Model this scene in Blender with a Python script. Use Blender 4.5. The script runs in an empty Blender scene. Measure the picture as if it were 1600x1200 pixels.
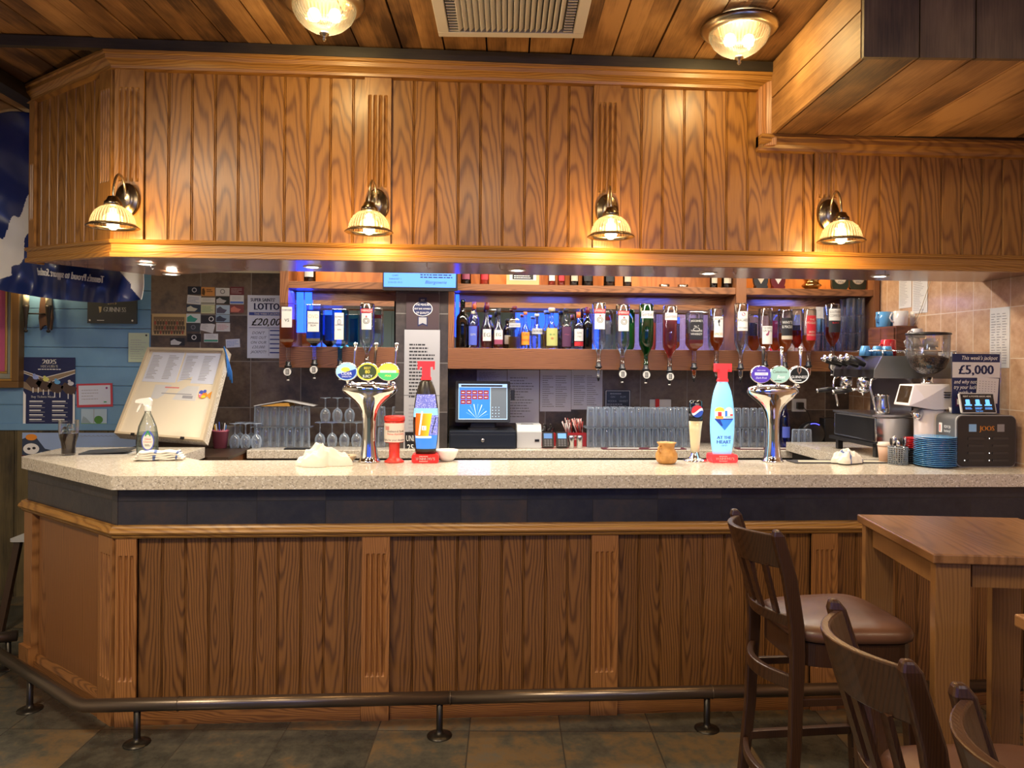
import bpy, bmesh, math, random
from mathutils import Matrix, Vector
random.seed(7)
sc = bpy.context.scene
COL = sc.collection
PI = math.pi

# ---------------------------------------------------------------- camera
F = 1150.0; PSI = math.radians(3.8); ROLL = .008
CAM = Vector((0, -3.39, 1.635))
CR = Matrix.Rotation(-PSI, 3, 'Z') @ Matrix.Rotation(PI/2, 3, 'X') @ Matrix.Rotation(ROLL, 3, 'Z')
cd = bpy.data.cameras.new('camera'); cam = bpy.data.objects.new('camera', cd); COL.objects.link(cam)
cam.matrix_world = Matrix.Translation(CAM) @ CR.to_4x4()
cd.sensor_width = 36; cd.lens = 36*F/1600; cd.shift_y = -35/1600; cd.clip_start = .05
sc.camera = cam
sc.view_settings.view_transform = 'Standard'; sc.view_settings.look = 'None'
sc.view_settings.gamma = 1; sc.view_settings.use_curve_mapping = False
sc.view_settings.exposure = 0.45
sc.cycles.max_bounces = 7; sc.cycles.diffuse_bounces = 3; sc.cycles.glossy_bounces = 4
sc.cycles.transmission_bounces = 4; sc.cycles.transparent_max_bounces = 24
sc.cycles.use_denoising = True; sc.cycles.caustics_reflective = False; sc.cycles.caustics_refractive = False
sc.cycles.sample_clamp_indirect = 4.0

# ---------------------------------------------------------------- world
w = bpy.data.worlds.new('world'); sc.world = w; w.use_nodes = True
w.node_tree.nodes['Background'].inputs[0].default_value = (.5, .6, 1, 1)
w.node_tree.nodes['Background'].inputs[1].default_value = .05

def lamp(kind, loc, power, col, size=.05, rot=(0, 0, 0), spot=None, blend=.6, sy=None):
    l = bpy.data.lights.new(kind.lower()+'_light', kind); l.energy = power; l.color = col
    if kind == 'AREA':
        l.size = size
        if sy: l.shape = 'RECTANGLE'; l.size_y = sy
    else: l.shadow_soft_size = size
    if spot: l.spot_size = math.radians(spot); l.spot_blend = blend
    o = bpy.data.objects.new(kind.lower()+'_light', l); COL.objects.link(o); o.location = loc; o.rotation_euler = rot
    return o
WARM = (1, .74, .40); NEUT = (1, .90, .76); COOL = (.80, .88, 1); BLUE = (.05, .12, 1)
# unseen area lamps added under the ceiling to fill the customers' floor with light
for x, y, p in ((-1.9, -2.2, 64), (0.1, -2.6, 34), (2.5, -2.6, 12), (-2.2, -5.0, 26), (1.6, -5.4, 12)):
    lamp('AREA', (x, y, 2.98), p, (1, .82, .56), .5)
# added area lamps without fittings, out of sight, that brighten the bar aisle
lamp('AREA', (-.3, .95, 2.45), 24, NEUT, 1.8, sy=.12)
lamp('AREA', (1.4, .95, 2.45), 24, NEUT, 1.8, sy=.12)
# daylight from the windows behind the photographer
lamp('AREA', (2.3, -6.3, 2.95), 22, (.45, .55, 1), 1.4, rot=(math.radians(55), 0, 0), sy=.25)
lamp('AREA', (-1.2, -6.3, 2.95), 12, (.55, .65, 1), 1.4, rot=(math.radians(55), 0, 0), sy=.25)

def ray(px, py): return CR @ Vector(((px-800)/F, -(py-565)/F, -1))
def at(px, py, X=None, Y=None, Z=None):
    d = ray(px, py)
    t = (X-CAM.x)/d.x if X is not None else (Y-CAM.y)/d.y if Y is not None else (Z-CAM.z)/d.z
    return CAM + d*t

# ---------------------------------------------------------------- shader helpers
class NT:
    def __init__(s, name):
        s.m = bpy.data.materials.new(name); s.m.use_nodes = True; s.t = s.m.node_tree
        s.b = s.t.nodes['Principled BSDF']; s.out = s.t.nodes['Material Output']
    def n(s, ty, ins=None, **kw):
        x = s.t.nodes.new(ty)
        for k, v in kw.items(): setattr(x, k, v)
        for k, v in (ins or {}).items(): s.set(x.inputs[k], v)
        return x
    def set(s, sock, v):
        if isinstance(v, bpy.types.NodeSocket): s.t.links.new(v, sock)
        else:
            if sock.type == 'RGBA' and len(v) == 3: v = (*v, 1)
            sock.default_value = v
    def ma(s, op, a, b=0, c=0): return s.n('ShaderNodeMath', {0: a, 1: b, 2: c}, operation=op).outputs[0]
    def xyz(s, v):
        x = s.n('ShaderNodeSeparateXYZ', {0: v}); return x.outputs[0], x.outputs[1], x.outputs[2]
    def comb(s, a=0, b=0, c=0): return s.n('ShaderNodeCombineXYZ', {0: a, 1: b, 2: c}).outputs[0]
    def co(s): return s.n('ShaderNodeTexCoord').outputs['Object']
    def noise(s, v, sc=5, d=3, r=.6):
        x = s.n('ShaderNodeTexNoise', {'Vector': v, 'Scale': sc, 'Detail': d, 'Roughness': r}); return x.outputs[0]
    def white(s, v): 
        x = s.n('ShaderNodeTexWhiteNoise', {'Vector': v}); return x.outputs['Value'], x.outputs['Color']
    def ramp(s, f, stops):
        x = s.n('ShaderNodeValToRGB', {0: f}); e = x.color_ramp.elements
        while len(e) < len(stops): e.new(.5)
        for i, (p, c) in enumerate(stops): e[i].position = p; e[i].color = (*c, 1) if len(c) == 3 else c
        return x.outputs[0]
    def mix(s, f, a, b, mode='MIX'):
        x = s.n('ShaderNodeMix', data_type='RGBA', blend_type=mode)
        s.set(x.inputs[0], f); s.set(x.inputs[6], a); s.set(x.inputs[7], b); return x.outputs[2]
    def bump(s, h, d=.002, st=.5):
        x = s.n('ShaderNodeBump', {'Height': h, 'Distance': d, 'Strength': st}); s.t.links.new(x.outputs[0], s.b.inputs['Normal'])
MC = {}
def C(name, col, rough=.5, metal=0, emit=0, ecol=None, coat=0):
    if name in MC: return MC[name]
    g = NT(name); g.set(g.b.inputs['Base Color'], col); g.b.inputs['Roughness'].default_value = rough
    g.b.inputs['Metallic'].default_value = metal; g.b.inputs['Coat Weight'].default_value = coat
    if emit:
        g.set(g.b.inputs['Emission Color'], ecol or col); g.b.inputs['Emission Strength'].default_value = emit
    MC[name] = g.m; return g.m
def glass(name, tint=(.93, .96, .97), refl=.9, edge=.35, lit_blue=0):
    """thin clear wall: tinted see-through body with fresnel reflections; darker towards grazing"""
    if name in MC: return MC[name]
    g = NT(name); g.t.nodes.remove(g.b)
    lw = g.n('ShaderNodeLayerWeight', {'Blend': .35})
    tr = g.n('ShaderNodeBsdfTransparent', {0: g.mix(lw.outputs['Facing'], tint, tuple(c*c*edge for c in tint))})
    gl = g.n('ShaderNodeBsdfGlossy', {'Color': (refl,)*3, 'Roughness': .04})
    f = g.ma('ADD', g.ma('MULTIPLY', lw.outputs['Fresnel'], .75), .04)
    mx = g.n('ShaderNodeMixShader', {0: f}); g.t.links.new(tr.outputs[0], mx.inputs[1]); g.t.links.new(gl.outputs[0], mx.inputs[2])
    o_ = mx.outputs[0]
    if lit_blue:  # pale blue diffuse layer mixed in so the glass looks lit by blue light
        tl = g.n('ShaderNodeBsdfTranslucent', {0: (.70, .82, 1)}); df = g.n('ShaderNodeBsdfDiffuse', {0: (.70, .82, 1)})
        ad = g.n('ShaderNodeMixShader', {0: .5}); g.t.links.new(tl.outputs[0], ad.inputs[1]); g.t.links.new(df.outputs[0], ad.inputs[2])
        m3 = g.n('ShaderNodeMixShader', {0: g.ma('ADD', g.ma('MULTIPLY', lw.outputs['Facing'], lit_blue*2.2), lit_blue*.25)}); g.t.links.new(o_, m3.inputs[1]); g.t.links.new(ad.outputs[0], m3.inputs[2]); o_ = m3.outputs[0]
    g.t.links.new(o_, g.out.inputs[0]); MC[name] = g.m; return g.m
def oak(name, light, dark, axis='z', pitch=.102, across=None, rough=.40, spacing=.012, var=.12):
    if name in MC: return MC[name]
    g = NT(name); x, y, z = g.xyz(g.co()); d = {'x': x, 'y': y, 'z': z}
    al = d[axis]; ac = d[across or ('x' if axis == 'z' else 'z' if axis == 'x' else 'x')]
    oth = [d[k] for k in 'xyz' if k != axis and d[k] is not ac][0]
    idx = g.ma('FLOOR', g.ma('DIVIDE', ac, pitch))
    r, rc = g.white(g.comb(idx, 3.3, 1.1)); r2, _ = g.white(g.comb(idx, 9.7, 5.1)); r3, _ = g.white(g.comb(idx, 2.1, 8.1))
    lx = g.ma('SUBTRACT', g.ma('SUBTRACT', ac, g.ma('MULTIPLY', idx, pitch)), pitch/2)
    lx = g.ma('ADD', lx, g.ma('MULTIPLY', g.ma('SUBTRACT', r, .5), pitch*1.3))
    nv = g.comb(g.ma('MULTIPLY', ac, 9), g.ma('MULTIPLY', al, 1.5), g.ma('ADD', g.ma('MULTIPLY', idx, 7.7), oth))
    dn = g.ma('MULTIPLY', g.ma('SUBTRACT', g.noise(nv, 1.0, 2), .5), .062)
    lz = g.ma('MULTIPLY', g.ma('SUBTRACT', al, g.ma('MULTIPLY', r2, 1.0)), .07)
    dist = g.ma('ADD', g.ma('SQRT', g.ma('ADD', g.ma('MULTIPLY', lx, lx), g.ma('MULTIPLY', lz, lz))), dn)
    rg = g.ma('ADD', g.ma('MULTIPLY', g.ma('SINE', g.ma('MULTIPLY', dist, 2*PI/spacing)), .5), .5)
    rg = g.ma('POWER', rg, 2.2)
    st = g.noise(g.comb(g.ma('MULTIPLY', ac, 420), g.ma('MULTIPLY', al, 9), g.ma('MULTIPLY', oth, 200)), 1, 2)
    st = g.ma('MULTIPLY', g.ma('SUBTRACT', st, .42), 2.6)
    f = g.ma('ADD', g.ma('MULTIPLY', rg, .70), g.ma('MULTIPLY', st, .42))
    col = g.mix(g.ma('MAXIMUM', f, 0), light, dark)
    hv = g.ma('ADD', g.ma('MULTIPLY', g.ma('SUBTRACT', r3, .5), 2*var), 1)
    col = g.mix(1, col, g.comb(hv, hv, hv), 'MULTIPLY')
    g.set(g.b.inputs['Base Color'], col); g.b.inputs['Roughness'].default_value = rough
    g.b.inputs['Coat Weight'].default_value = .12; g.b.inputs['Coat Roughness'].default_value = .22
    g.bump(f, .0006, .35); MC[name] = g.m; return g.m
def tiles(name, cols, grout, su, sv, u='x', v='z', gap=.006, rough=.4, mscale=6, mamt=.5, uo=0, vo=0, vary=.5, stag=0, bump=.5):
    g = NT(name); x, y, z = g.xyz(g.co()); d = {'x': x, 'y': y, 'z': z}
    U = g.ma('DIVIDE', g.ma('ADD', d[u], uo), su); V = g.ma('DIVIDE', g.ma('ADD', d[v], vo), sv)
    iv = g.ma('FLOOR', V)
    if stag: U = g.ma('ADD', U, g.ma('MULTIPLY', g.ma('FLOORED_MODULO', iv, 2), stag))
    iu = g.ma('FLOOR', U)
    fu = g.ma('SUBTRACT', U, iu); fv = g.ma('SUBTRACT', V, iv)
    def edge(f, s): return g.ma('LESS_THAN', g.ma('MINIMUM', f, g.ma('SUBTRACT', 1, f)), gap/2/s)
    gm = g.ma('MAXIMUM', edge(fu, su), edge(fv, sv))
    r, rc = g.white(g.comb(iu, iv, 1.7))
    wv = g.comb(g.ma('ADD', d[u], g.ma('MULTIPLY', r, 31)), g.ma('ADD', d[v], g.ma('MULTIPLY', r, 17)), r)
    nz = g.noise(wv, mscale, 6, .65)
    n2 = g.noise(wv, mscale*4, 4, .7)
    f = g.ma('ADD', g.ma('ADD', g.ma('MULTIPLY', g.ma('SUBTRACT', r, .5), vary), g.ma('MULTIPLY', g.ma('SUBTRACT', nz, .5), mamt*3)), g.ma('ADD', .5, g.ma('MULTIPLY', g.ma('SUBTRACT', n2, .5), mamt)))
    k = len(cols); col = g.ramp(f, [(i/(k-1) if k > 1 else 0, c) for i, c in enumerate(cols)])
    col = g.mix(gm, col, grout); g.set(g.b.inputs['Base Color'], col)
    g.b.inputs['Roughness'].default_value = rough
    g.bump(g.ma('SUBTRACT', g.ma('MULTIPLY', n2, .5), gm), .003, bump); MC[name] = g.m; return g.m
def speck(name, base, a, b, rough=.2, scale=260, ior=None):
    if name in MC: return MC[name]
    g = NT(name); v = g.n('ShaderNodeTexVoronoi', {'Vector': g.co(), 'Scale': scale}); r = g.xyz(v.outputs['Color'])[0]
    c = g.ramp(r, [(0, a), (.25, base), (.8, base), (1, b)]); n = g.noise(g.co(), 3, 3)
    g.set(g.b.inputs['Base Color'], g.mix(g.ma('MULTIPLY', n, .12), c, a)); g.b.inputs['Roughness'].default_value = rough
    MC[name] = g.m; return g.m

# ---------------------------------------------------------------- mesh helpers
_txt = {}
def glyphs(s, ital=False):
    if (s, ital) in _txt: return _txt[(s, ital)]
    c = bpy.data.curves.new('t', 'FONT'); c.body = s; c.resolution_u = 2; c.shear = .3 if ital else 0
    o = bpy.data.objects.new('t', c); COL.objects.link(o)
    me = bpy.data.meshes.new_from_object(o.evaluated_get(bpy.context.evaluated_depsgraph_get()))
    vs = [v.co.to_2d() for v in me.vertices]; fs = [tuple(p.vertices) for p in me.polygons]
    bpy.data.objects.remove(o); bpy.data.curves.remove(c); bpy.data.meshes.remove(me)
    if vs:
        x0 = min(v.x for v in vs); x1 = max(v.x for v in vs); h = .73
        vs = [((v.x-(x0+x1)/2)/h, v.y/h) for v in vs]; wd = (x1-x0)/h
    else: wd = 1
    _txt[(s, ital)] = (vs, fs, wd); return _txt[(s, ital)]
class B:
    """collects shapes with their materials and links them as one mesh object"""
    def __init__(s): s.v = []; s.f = []; s.mi = []; s.sm = []; s.mats = []; s.X = Matrix()
    def k(s, m):
        if m not in s.mats: s.mats.append(m)
        return s.mats.index(m)
    def add(s, vs, fs, m, smooth=False):
        b = len(s.v); s.v += [s.X @ Vector(v) for v in vs]; i = s.k(m)
        for f in fs: s.f.append([b+j for j in f]); s.mi.append(i); s.sm.append(smooth)
        return s
    def box(s, x0, x1, y0, y1, z0, z1, m):
        vs = [(x, y, z) for x in (x0, x1) for y in (y0, y1) for z in (z0, z1)]
        return s.add(vs, [(0, 1, 3, 2), (4, 6, 7, 5), (0, 4, 5, 1), (2, 3, 7, 6), (0, 2, 6, 4), (1, 5, 7, 3)], m)
    def rbox(s, x0, x1, y0, y1, z0, z1, m, r=.01, ax='y', n=4):
        """box with its four edges along ax rounded"""
        pts = []; A, Bc = {'y': ((x0, x1), (z0, z1)), 'z': ((x0, x1), (y0, y1)), 'x': ((y0, y1), (z0, z1))}[ax]
        for cx, cy, a0 in ((A[1]-r, Bc[1]-r, 0), (A[0]+r, Bc[1]-r, 90), (A[0]+r, Bc[0]+r, 180), (A[1]-r, Bc[0]+r, 270)):
            for i in range(n+1):
                a = math.radians(a0+90*i/n); pts.append((cx+r*math.cos(a), cy+r*math.sin(a)))
        lo, hi = {'y': (y0, y1), 'z': (z0, z1), 'x': (x0, x1)}[ax]
        return s.prism(pts, lo, hi, m, ax)
    def prism(s, pts, lo, hi, m, ax='y', mcap=None):
        n = len(pts); P = {'y': lambda p, t: (p[0], t, p[1]), 'z': lambda p, t: (p[0], p[1], t), 'x': lambda p, t: (t, p[0], p[1])}[ax]
        vs = [P(p, lo) for p in pts]+[P(p, hi) for p in pts]
        s.add(vs, [(i, (i+1) % n, n+(i+1) % n, n+i) for i in range(n)], m)
        return s.add(vs, [tuple(range(n))[::-1], tuple(range(n, 2*n))], mcap or m)
    def lathe(s, pr, m, seg=20, c=(0, 0, 0), sx=1, sy=1, smooth=True, cap=True, wob=None):
        n = len(pr); vs = []
        for r, z in pr:
            for i in range(seg):
                a = 2*PI*i/seg; q = r*(wob(a, z) if wob else 1); vs.append((c[0]+q*sx*math.cos(a), c[1]+q*sy*math.sin(a), c[2]+z))
        fs = [(j*seg+i, j*seg+(i+1) % seg, (j+1)*seg+(i+1) % seg, (j+1)*seg+i) for j in range(n-1) for i in range(seg)]
        if cap:
            if pr[0][0] > 1e-5: fs.append(tuple(range(seg))[::-1])
            if pr[-1][0] > 1e-5: fs.append(tuple((n-1)*seg+i for i in range(seg)))
        return s.add(vs, fs, m, smooth)
    def ell(s, rows, m, seg=28, smooth=True):
        """stacked ellipses (z, rx, ry[, cx, cy])"""
        vs = []
        for q in rows:
            z, rx, ry = q[:3]; cx, cy = (q[3], q[4]) if len(q) > 3 else (0, 0)
            vs += [(cx+rx*math.cos(2*PI*i/seg), cy+ry*math.sin(2*PI*i/seg), z) for i in range(seg)]
        n = len(rows)
        fs = [(j*seg+i, j*seg+(i+1) % seg, (j+1)*seg+(i+1) % seg, (j+1)*seg+i) for j in range(n-1) for i in range(seg)]
        fs += [tuple(range(seg))[::-1], tuple((n-1)*seg+i for i in range(seg))]
        return s.add(vs, fs, m, smooth)
    def tube(s, pts, r, m, seg=10, closed=False, smooth=True, flat=None):
        pts = [Vector(p) for p in pts]; n = len(pts); rs = r if isinstance(r, (list, tuple)) else [r]*n
        vs = []; up = Vector((0, 0, 1)); last = None
        for i, p in enumerate(pts):
            if closed: t = pts[(i+1) % n]-pts[i-1]
            else: t = pts[min(i+1, n-1)]-pts[max(i-1, 0)]
            t.normalize()
            a = (last if last is not None else (up if abs(t.z) < .9 else Vector((0, 1, 0))))
            a = (a-t*a.dot(t)).normalized(); last = a; b = t.cross(a)
            fa, fb = flat or (1, 1)
            for j in range(seg):
                q = 2*PI*(j+.5)/seg; vs.append(p+a*(math.cos(q)*rs[i]*fa)+b*(math.sin(q)*rs[i]*fb))
        fs = [(i*seg+j, i*seg+(j+1) % seg, ((i+1) % n)*seg+(j+1) % seg, ((i+1) % n)*seg+j) for i in range(n if closed else n-1) for j in range(seg)]
        if not closed: fs += [tuple(range(seg))[::-1], tuple((n-1)*seg+j for j in range(seg))]
        return s.add(vs, fs, m, smooth)
    def bar(s, a, b, w, d, m, w2=None, d2=None, up=(0, 1, 0)):
        """square-section bar from a to b, w along the side axis, d along up"""
        a = Vector(a); b = Vector(b); t = (b-a).normalized(); u = Vector(up); u = (u-t*u.dot(t)).normalized(); q = t.cross(u)
        vs = []
        for p, ww, dd in ((a, w, d), (b, w2 or w, d2 or d)):
            for i, j in ((-1, -1), (1, -1), (1, 1), (-1, 1)): vs.append(p+q*(i*ww/2)+u*(j*dd/2))
        return s.add(vs, [(3, 2, 1, 0), (4, 5, 6, 7), (0, 1, 5, 4), (1, 2, 6, 5), (2, 3, 7, 6), (3, 0, 4, 7)], m)
    def txt(s, t, x, z, size, m, y=0, w=None, ital=False, fn=None, bold=0):
        """text standing in the xz plane, readable from -y, centred at x with its foot at z; w caps the width"""
        vs, fs, wd = glyphs(t, ital); kx = size
        if w and wd*size > w: kx = w/wd
        for o in ((-bold, 0, bold) if bold else (0,)):
            P = [(x+vx*kx+o*size, vz*size+z) for vx, vz in vs]
            s.add([(fn(a, b) if fn else (a, y-abs(o)*.01, b)) for a, b in P], fs, m)
        return s
    def lines(s, x0, x1, z0, z1, n, m, y=0, h=.5, jag=.35, seed=0):
        """rows of small print"""
        rd = random.Random(seed); st = (z1-z0)/n
        for i in range(n):
            z = z1-(i+.75)*st; x = x0; e = x1-(x1-x0)*jag*rd.random()
            while x < e:
                l = (x1-x0)*(.05+.1*rd.random()); s.add([(x, y, z), (min(x+l, e), y, z), (min(x+l, e), y, z+st*h), (x, y, z+st*h)], [(0, 1, 2, 3)], m); x += l+(x1-x0)*.025
        return s
    def rect(s, x0, x1, z0, z1, m, y=0): return s.add([(x0, y, z0), (x1, y, z0), (x1, y, z1), (x0, y, z1)], [(0, 1, 2, 3)], m)
    def disc(s, x, z, rx, m, y=0, rz=None, n=20): return s.add([(x+rx*math.cos(2*PI*i/n), y, z+(rz or rx)*math.sin(2*PI*i/n)) for i in range(n)], [tuple(range(n))], m)
    def poly(s, pts, m, y=0): return s.add([(a, y, b) for a, b in pts], [tuple(range(len(pts)))], m)
    def patch(s, zs, xl, xr, fn, m, n=8):
        """curved decal: rows z, from xl(z) to xr(z), lifted by fn(x,z)"""
        vs = []
        for z in zs:
            a, b = xl(z), xr(z); vs += [fn(a+(b-a)*i/n, z) for i in range(n+1)]
        k = n+1
        return s.add(vs, [(j*k+i, j*k+i+1, (j+1)*k+i+1, (j+1)*k+i) for j in range(len(zs)-1) for i in range(n)], m, True)
    def out(s, name, parent=None, loc=None, rot=None, bevel=0, subd=0, **kw):
        me = bpy.data.meshes.new(name); me.from_pydata([tuple(v) for v in s.v], [], s.f)
        for m in s.mats: me.materials.append(m)
        for p, i, q in zip(me.polygons, s.mi, s.sm): p.material_index = i; p.use_smooth = q
        me.update(); o = bpy.data.objects.new(name, me); COL.objects.link(o)
        if parent: o.parent = parent
        if loc is not None: o.location = loc
        if rot is not None: o.rotation_euler = rot
        if bevel:
            b = o.modifiers.new('b', 'BEVEL'); b.width = bevel; b.segments = 2; b.limit_method = 'ANGLE'; b.angle_limit = math.radians(40)
        if subd:
            b = o.modifiers.new('s', 'SUBSURF'); b.levels = subd; b.render_levels = subd
        for k, v in kw.items(): o[k] = v
        return o
def thing(name, label, cat, loc=(0, 0, 0), rz=0, group=None):
    o = bpy.data.objects.new(name, None); COL.objects.link(o); o.location = loc; o.rotation_euler = (0, 0, rz)
    o.empty_display_size = .05; return tag(o, label, cat, group)
def tag(o, label, cat, group=None):
    o['label'] = label; o['category'] = cat
    if group: o['group'] = group
    return o
def st(o): o['kind'] = 'structure'; return o
def dup(r, loc, rz=None, label=None, group=None):
    c = r.copy(); COL.objects.link(c); c.location = loc
    if rz is not None: c.rotation_euler = (0, 0, rz)
    if label: c['label'] = label
    if group: c['group'] = group
    def rec(a, b):
        for ch in list(a.children):
            d = ch.copy(); COL.objects.link(d); d.parent = b; d.matrix_parent_inverse = ch.matrix_parent_inverse.copy(); rec(ch, d)
    rec(r, c); return c
def RZ(a): return Matrix.Rotation(a, 4, 'Z')
def RX(a): return Matrix.Rotation(a, 4, 'X')
def RY(a): return Matrix.Rotation(a, 4, 'Y')
def T(x, y, z): return Matrix.Translation((x, y, z))
ORD = ['first', 'second', 'third', 'fourth', 'fifth', 'sixth', 'seventh', 'eighth', 'ninth', 'tenth', 'eleventh', 'twelfth', 'thirteenth', 'fourteenth', 'fifteenth', 'sixteenth', 'seventeenth', 'eighteenth', 'nineteenth', 'twentieth', 'twenty-first', 'twenty-second', 'twenty-third', 'twenty-fourth', 'twenty-fifth']
# ================================================================ materials
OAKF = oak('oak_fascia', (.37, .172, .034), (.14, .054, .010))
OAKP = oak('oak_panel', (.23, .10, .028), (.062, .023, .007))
OAKT = oak('oak_trim', (.40, .20, .045), (.20, .085, .018), axis='x', pitch=.5, spacing=.008, var=.05)
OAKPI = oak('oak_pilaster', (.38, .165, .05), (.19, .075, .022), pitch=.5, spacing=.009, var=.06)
OAKFP = oak('oak_fascia_pilaster', (.40, .19, .045), (.24, .105, .022), pitch=.5, spacing=.009, var=.04)
OAKS = oak('oak_shelf', (.30, .125, .05), (.13, .05, .02), axis='x', pitch=.4, spacing=.008, var=.05, rough=.4)
OAKSV = oak('oak_shelf_upright', (.30, .125, .05), (.15, .055, .022), pitch=.4, spacing=.008, var=.05, rough=.4)
OAKB = oak('oak_back', (.62, .22, .05), (.45, .14, .03), pitch=.11, spacing=.02, var=.08)
SOFF = oak('soffit_wood', (.30, .155, .09), (.22, .105, .06), axis='x', pitch=.6, spacing=.02, rough=.22, var=.04)
STAIN = oak('stool_wood', (.048, .020, .009), (.026, .011, .006), pitch=.3, spacing=.006, rough=.3, var=.05)
TABW = oak('table_wood', (.27, .13, .05), (.15, .066, .024), axis='y', across='x', pitch=.09, spacing=.02, rough=.28, var=.18)
TABL = oak('table_leg_wood', (.24, .115, .038), (.155, .07, .024), pitch=.2, spacing=.01, rough=.35, var=.06)
def rustic(name, axis='y', across='x', pitch=.19, cols=None, off=0):
    g = NT(name); x, y, z = g.xyz(g.co()); d = {'x': x, 'y': y, 'z': z}
    al, ac = d[axis], g.ma('ADD', d[across], off)
    idx = g.ma('FLOOR', g.ma('DIVIDE', ac, pitch)); r, _ = g.white(g.comb(idx, 4.4, 2.2)); r2, _ = g.white(g.comb(idx, 1.4, 7.2))
    v = g.comb(g.ma('MULTIPLY', ac, 14), g.ma('ADD', g.ma('MULTIPLY', al, 1.6), g.ma('MULTIPLY', r, 40)), g.ma('MULTIPLY', idx, 3.7))
    n = g.noise(v, 1, 5, .7)
    big = g.noise(g.comb(g.ma('MULTIPLY', ac, 4), g.ma('MULTIPLY', al, 2.2), g.ma('MULTIPLY', idx, 5.1)), 1, 3, .55)
    vo = g.n('ShaderNodeTexVoronoi', {'Vector': g.comb(g.ma('MULTIPLY', ac, 4), g.ma('MULTIPLY', al, 2.2), idx), 'Scale': .9})
    knot = g.ramp(vo.outputs['Distance'], [(0, (1, 1, 1)), (.10, (.8,)*3), (.2, (.0,)*3)])
    fine = g.noise(g.comb(g.ma('MULTIPLY', ac, 160), g.ma('MULTIPLY', al, 5), idx), 1, 3)
    f = g.ma('ADD', g.ma('ADD', g.ma('MULTIPLY', n, .5), g.ma('MULTIPLY', big, .8)), g.ma('ADD', g.ma('MULTIPLY', g.ma('SUBTRACT', r2, .5), .35), g.ma('MULTIPLY', g.ma('SUBTRACT', fine, .5), .3)))
    c = g.ramp(f, [(.45, cols[0]), (.66, cols[1]), (.90, cols[2])])
    c = g.mix(g.ma('MULTIPLY', g.xyz(knot)[0], .75), c, (.04, .018, .008))
    g.set(g.b.inputs['Base Color'], c); g.b.inputs['Roughness'].default_value = .55
    g.bump(f, .003, .4); return g.m
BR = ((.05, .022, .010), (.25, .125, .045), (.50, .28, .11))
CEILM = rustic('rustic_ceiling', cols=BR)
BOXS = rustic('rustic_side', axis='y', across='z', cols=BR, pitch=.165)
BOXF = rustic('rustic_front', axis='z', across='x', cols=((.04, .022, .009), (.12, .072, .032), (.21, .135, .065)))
BEAM = rustic('dark_beam', axis='x', across='z', cols=((.014, .010, .006), (.036, .026, .016), (.07, .05, .032)))
FLOORM = tiles('slate_floor', [(.020, .021, .019), (.045, .047, .041), (.08, .078, .064), (.155, .105, .055), (.11, .105, .09)], (.045, .042, .036), .405, .405, 'x', 'y', rough=.26, mscale=3, mamt=.5, vary=.35)
BAND = tiles('slate_band', [(.010, .012, .022), (.020, .022, .036), (.034, .034, .045), (.06, .045, .045)], (.02, .02, .025), .305, .4, 'x', 'z', gap=.004, rough=.32, mscale=7, mamt=.35, vary=.5, vo=.2, bump=.8)
SLATE = tiles('slate_wall', [(.028, .024, .026), (.06, .048, .044), (.13, .09, .068), (.20, .15, .115), (.11, .09, .085)], (.26, .24, .22), .345, .322, 'x', 'z', gap=.006, rough=.4, mscale=4, mamt=.42, vary=.5, uo=.1, vo=.31)
BEIGE = tiles('beige_tile', [(.40, .24, .14), (.56, .36, .23), (.68, .48, .33)], (.72, .60, .48), .14, .268, 'y', 'z', gap=.005, rough=.22, mscale=9, mamt=.5, vary=.25, uo=.02, vo=.2035, bump=.2)
STONE = speck('worktop_stone', (.66, .60, .50), (.36, .32, .26), (.90, .87, .80), rough=.16, scale=170)
CREAM = C('cream_plaster', (.72, .66, .52), .8)
BLACK = C('black_plastic', (.012, .012, .014), .35)
DARKM = C('dark_recess', (.02, .018, .016), .8)
WHITE = C('white_plastic', (.78, .78, .76), .35)
PAPER = C('paper', (.66, .66, .67), .7)
INK = C('ink', (.03, .03, .035), .7)
GREYI = C('faint_ink', (.34, .34, .38), .7)
CHROME = C('chrome', (.86, .87, .88), .06, 1)
STEEL = C('brushed_steel', (.62, .62, .63), .26, 1)
BRONZE = C('antique_brass', (.20, .16, .11), .25, 1)
NICKEL = C('antique_nickel', (.48, .43, .34), .28, 1)
RAILM = C('rail_metal', (.16, .125, .10), .3, .85)
RED = C('red_plastic', (.75, .025, .02), .3)
NAVY = C('navy', (.012, .02, .09), .6)
WHT = C('white_ink', (.88, .88, .86), .6)
MIRROR = C('mirror', (.82, .84, .86), .015, 1)

# ================================================================ the setting
ROOMROT = -math.radians(3.4)
b = B(); b.box(-5.5, 6, -8, 3.2, -.05, 0, FLOORM)
o = st(b.out('floor', rot=(0, 0, ROOMROT))); o.location = (.04, -.13, 0)
ZC = 3.03
# ceiling: rough sawn boards running away from the viewer, with open joints
b = B(); x = -5.6; rd = random.Random(3)
k = 0
while x < 6.2:
    b.box(x+.004, x+.19-.004, -8, 3.0, ZC+rd.uniform(0, .008), ZC+.05, CEILM); x += .19; k += 1
b.box(-5.6, 6.2, -8, 3.0, ZC+.05, ZC+.08, DARKM)
o = st(b.out('ceiling', rot=(0, 0, ROOMROT)))
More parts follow.
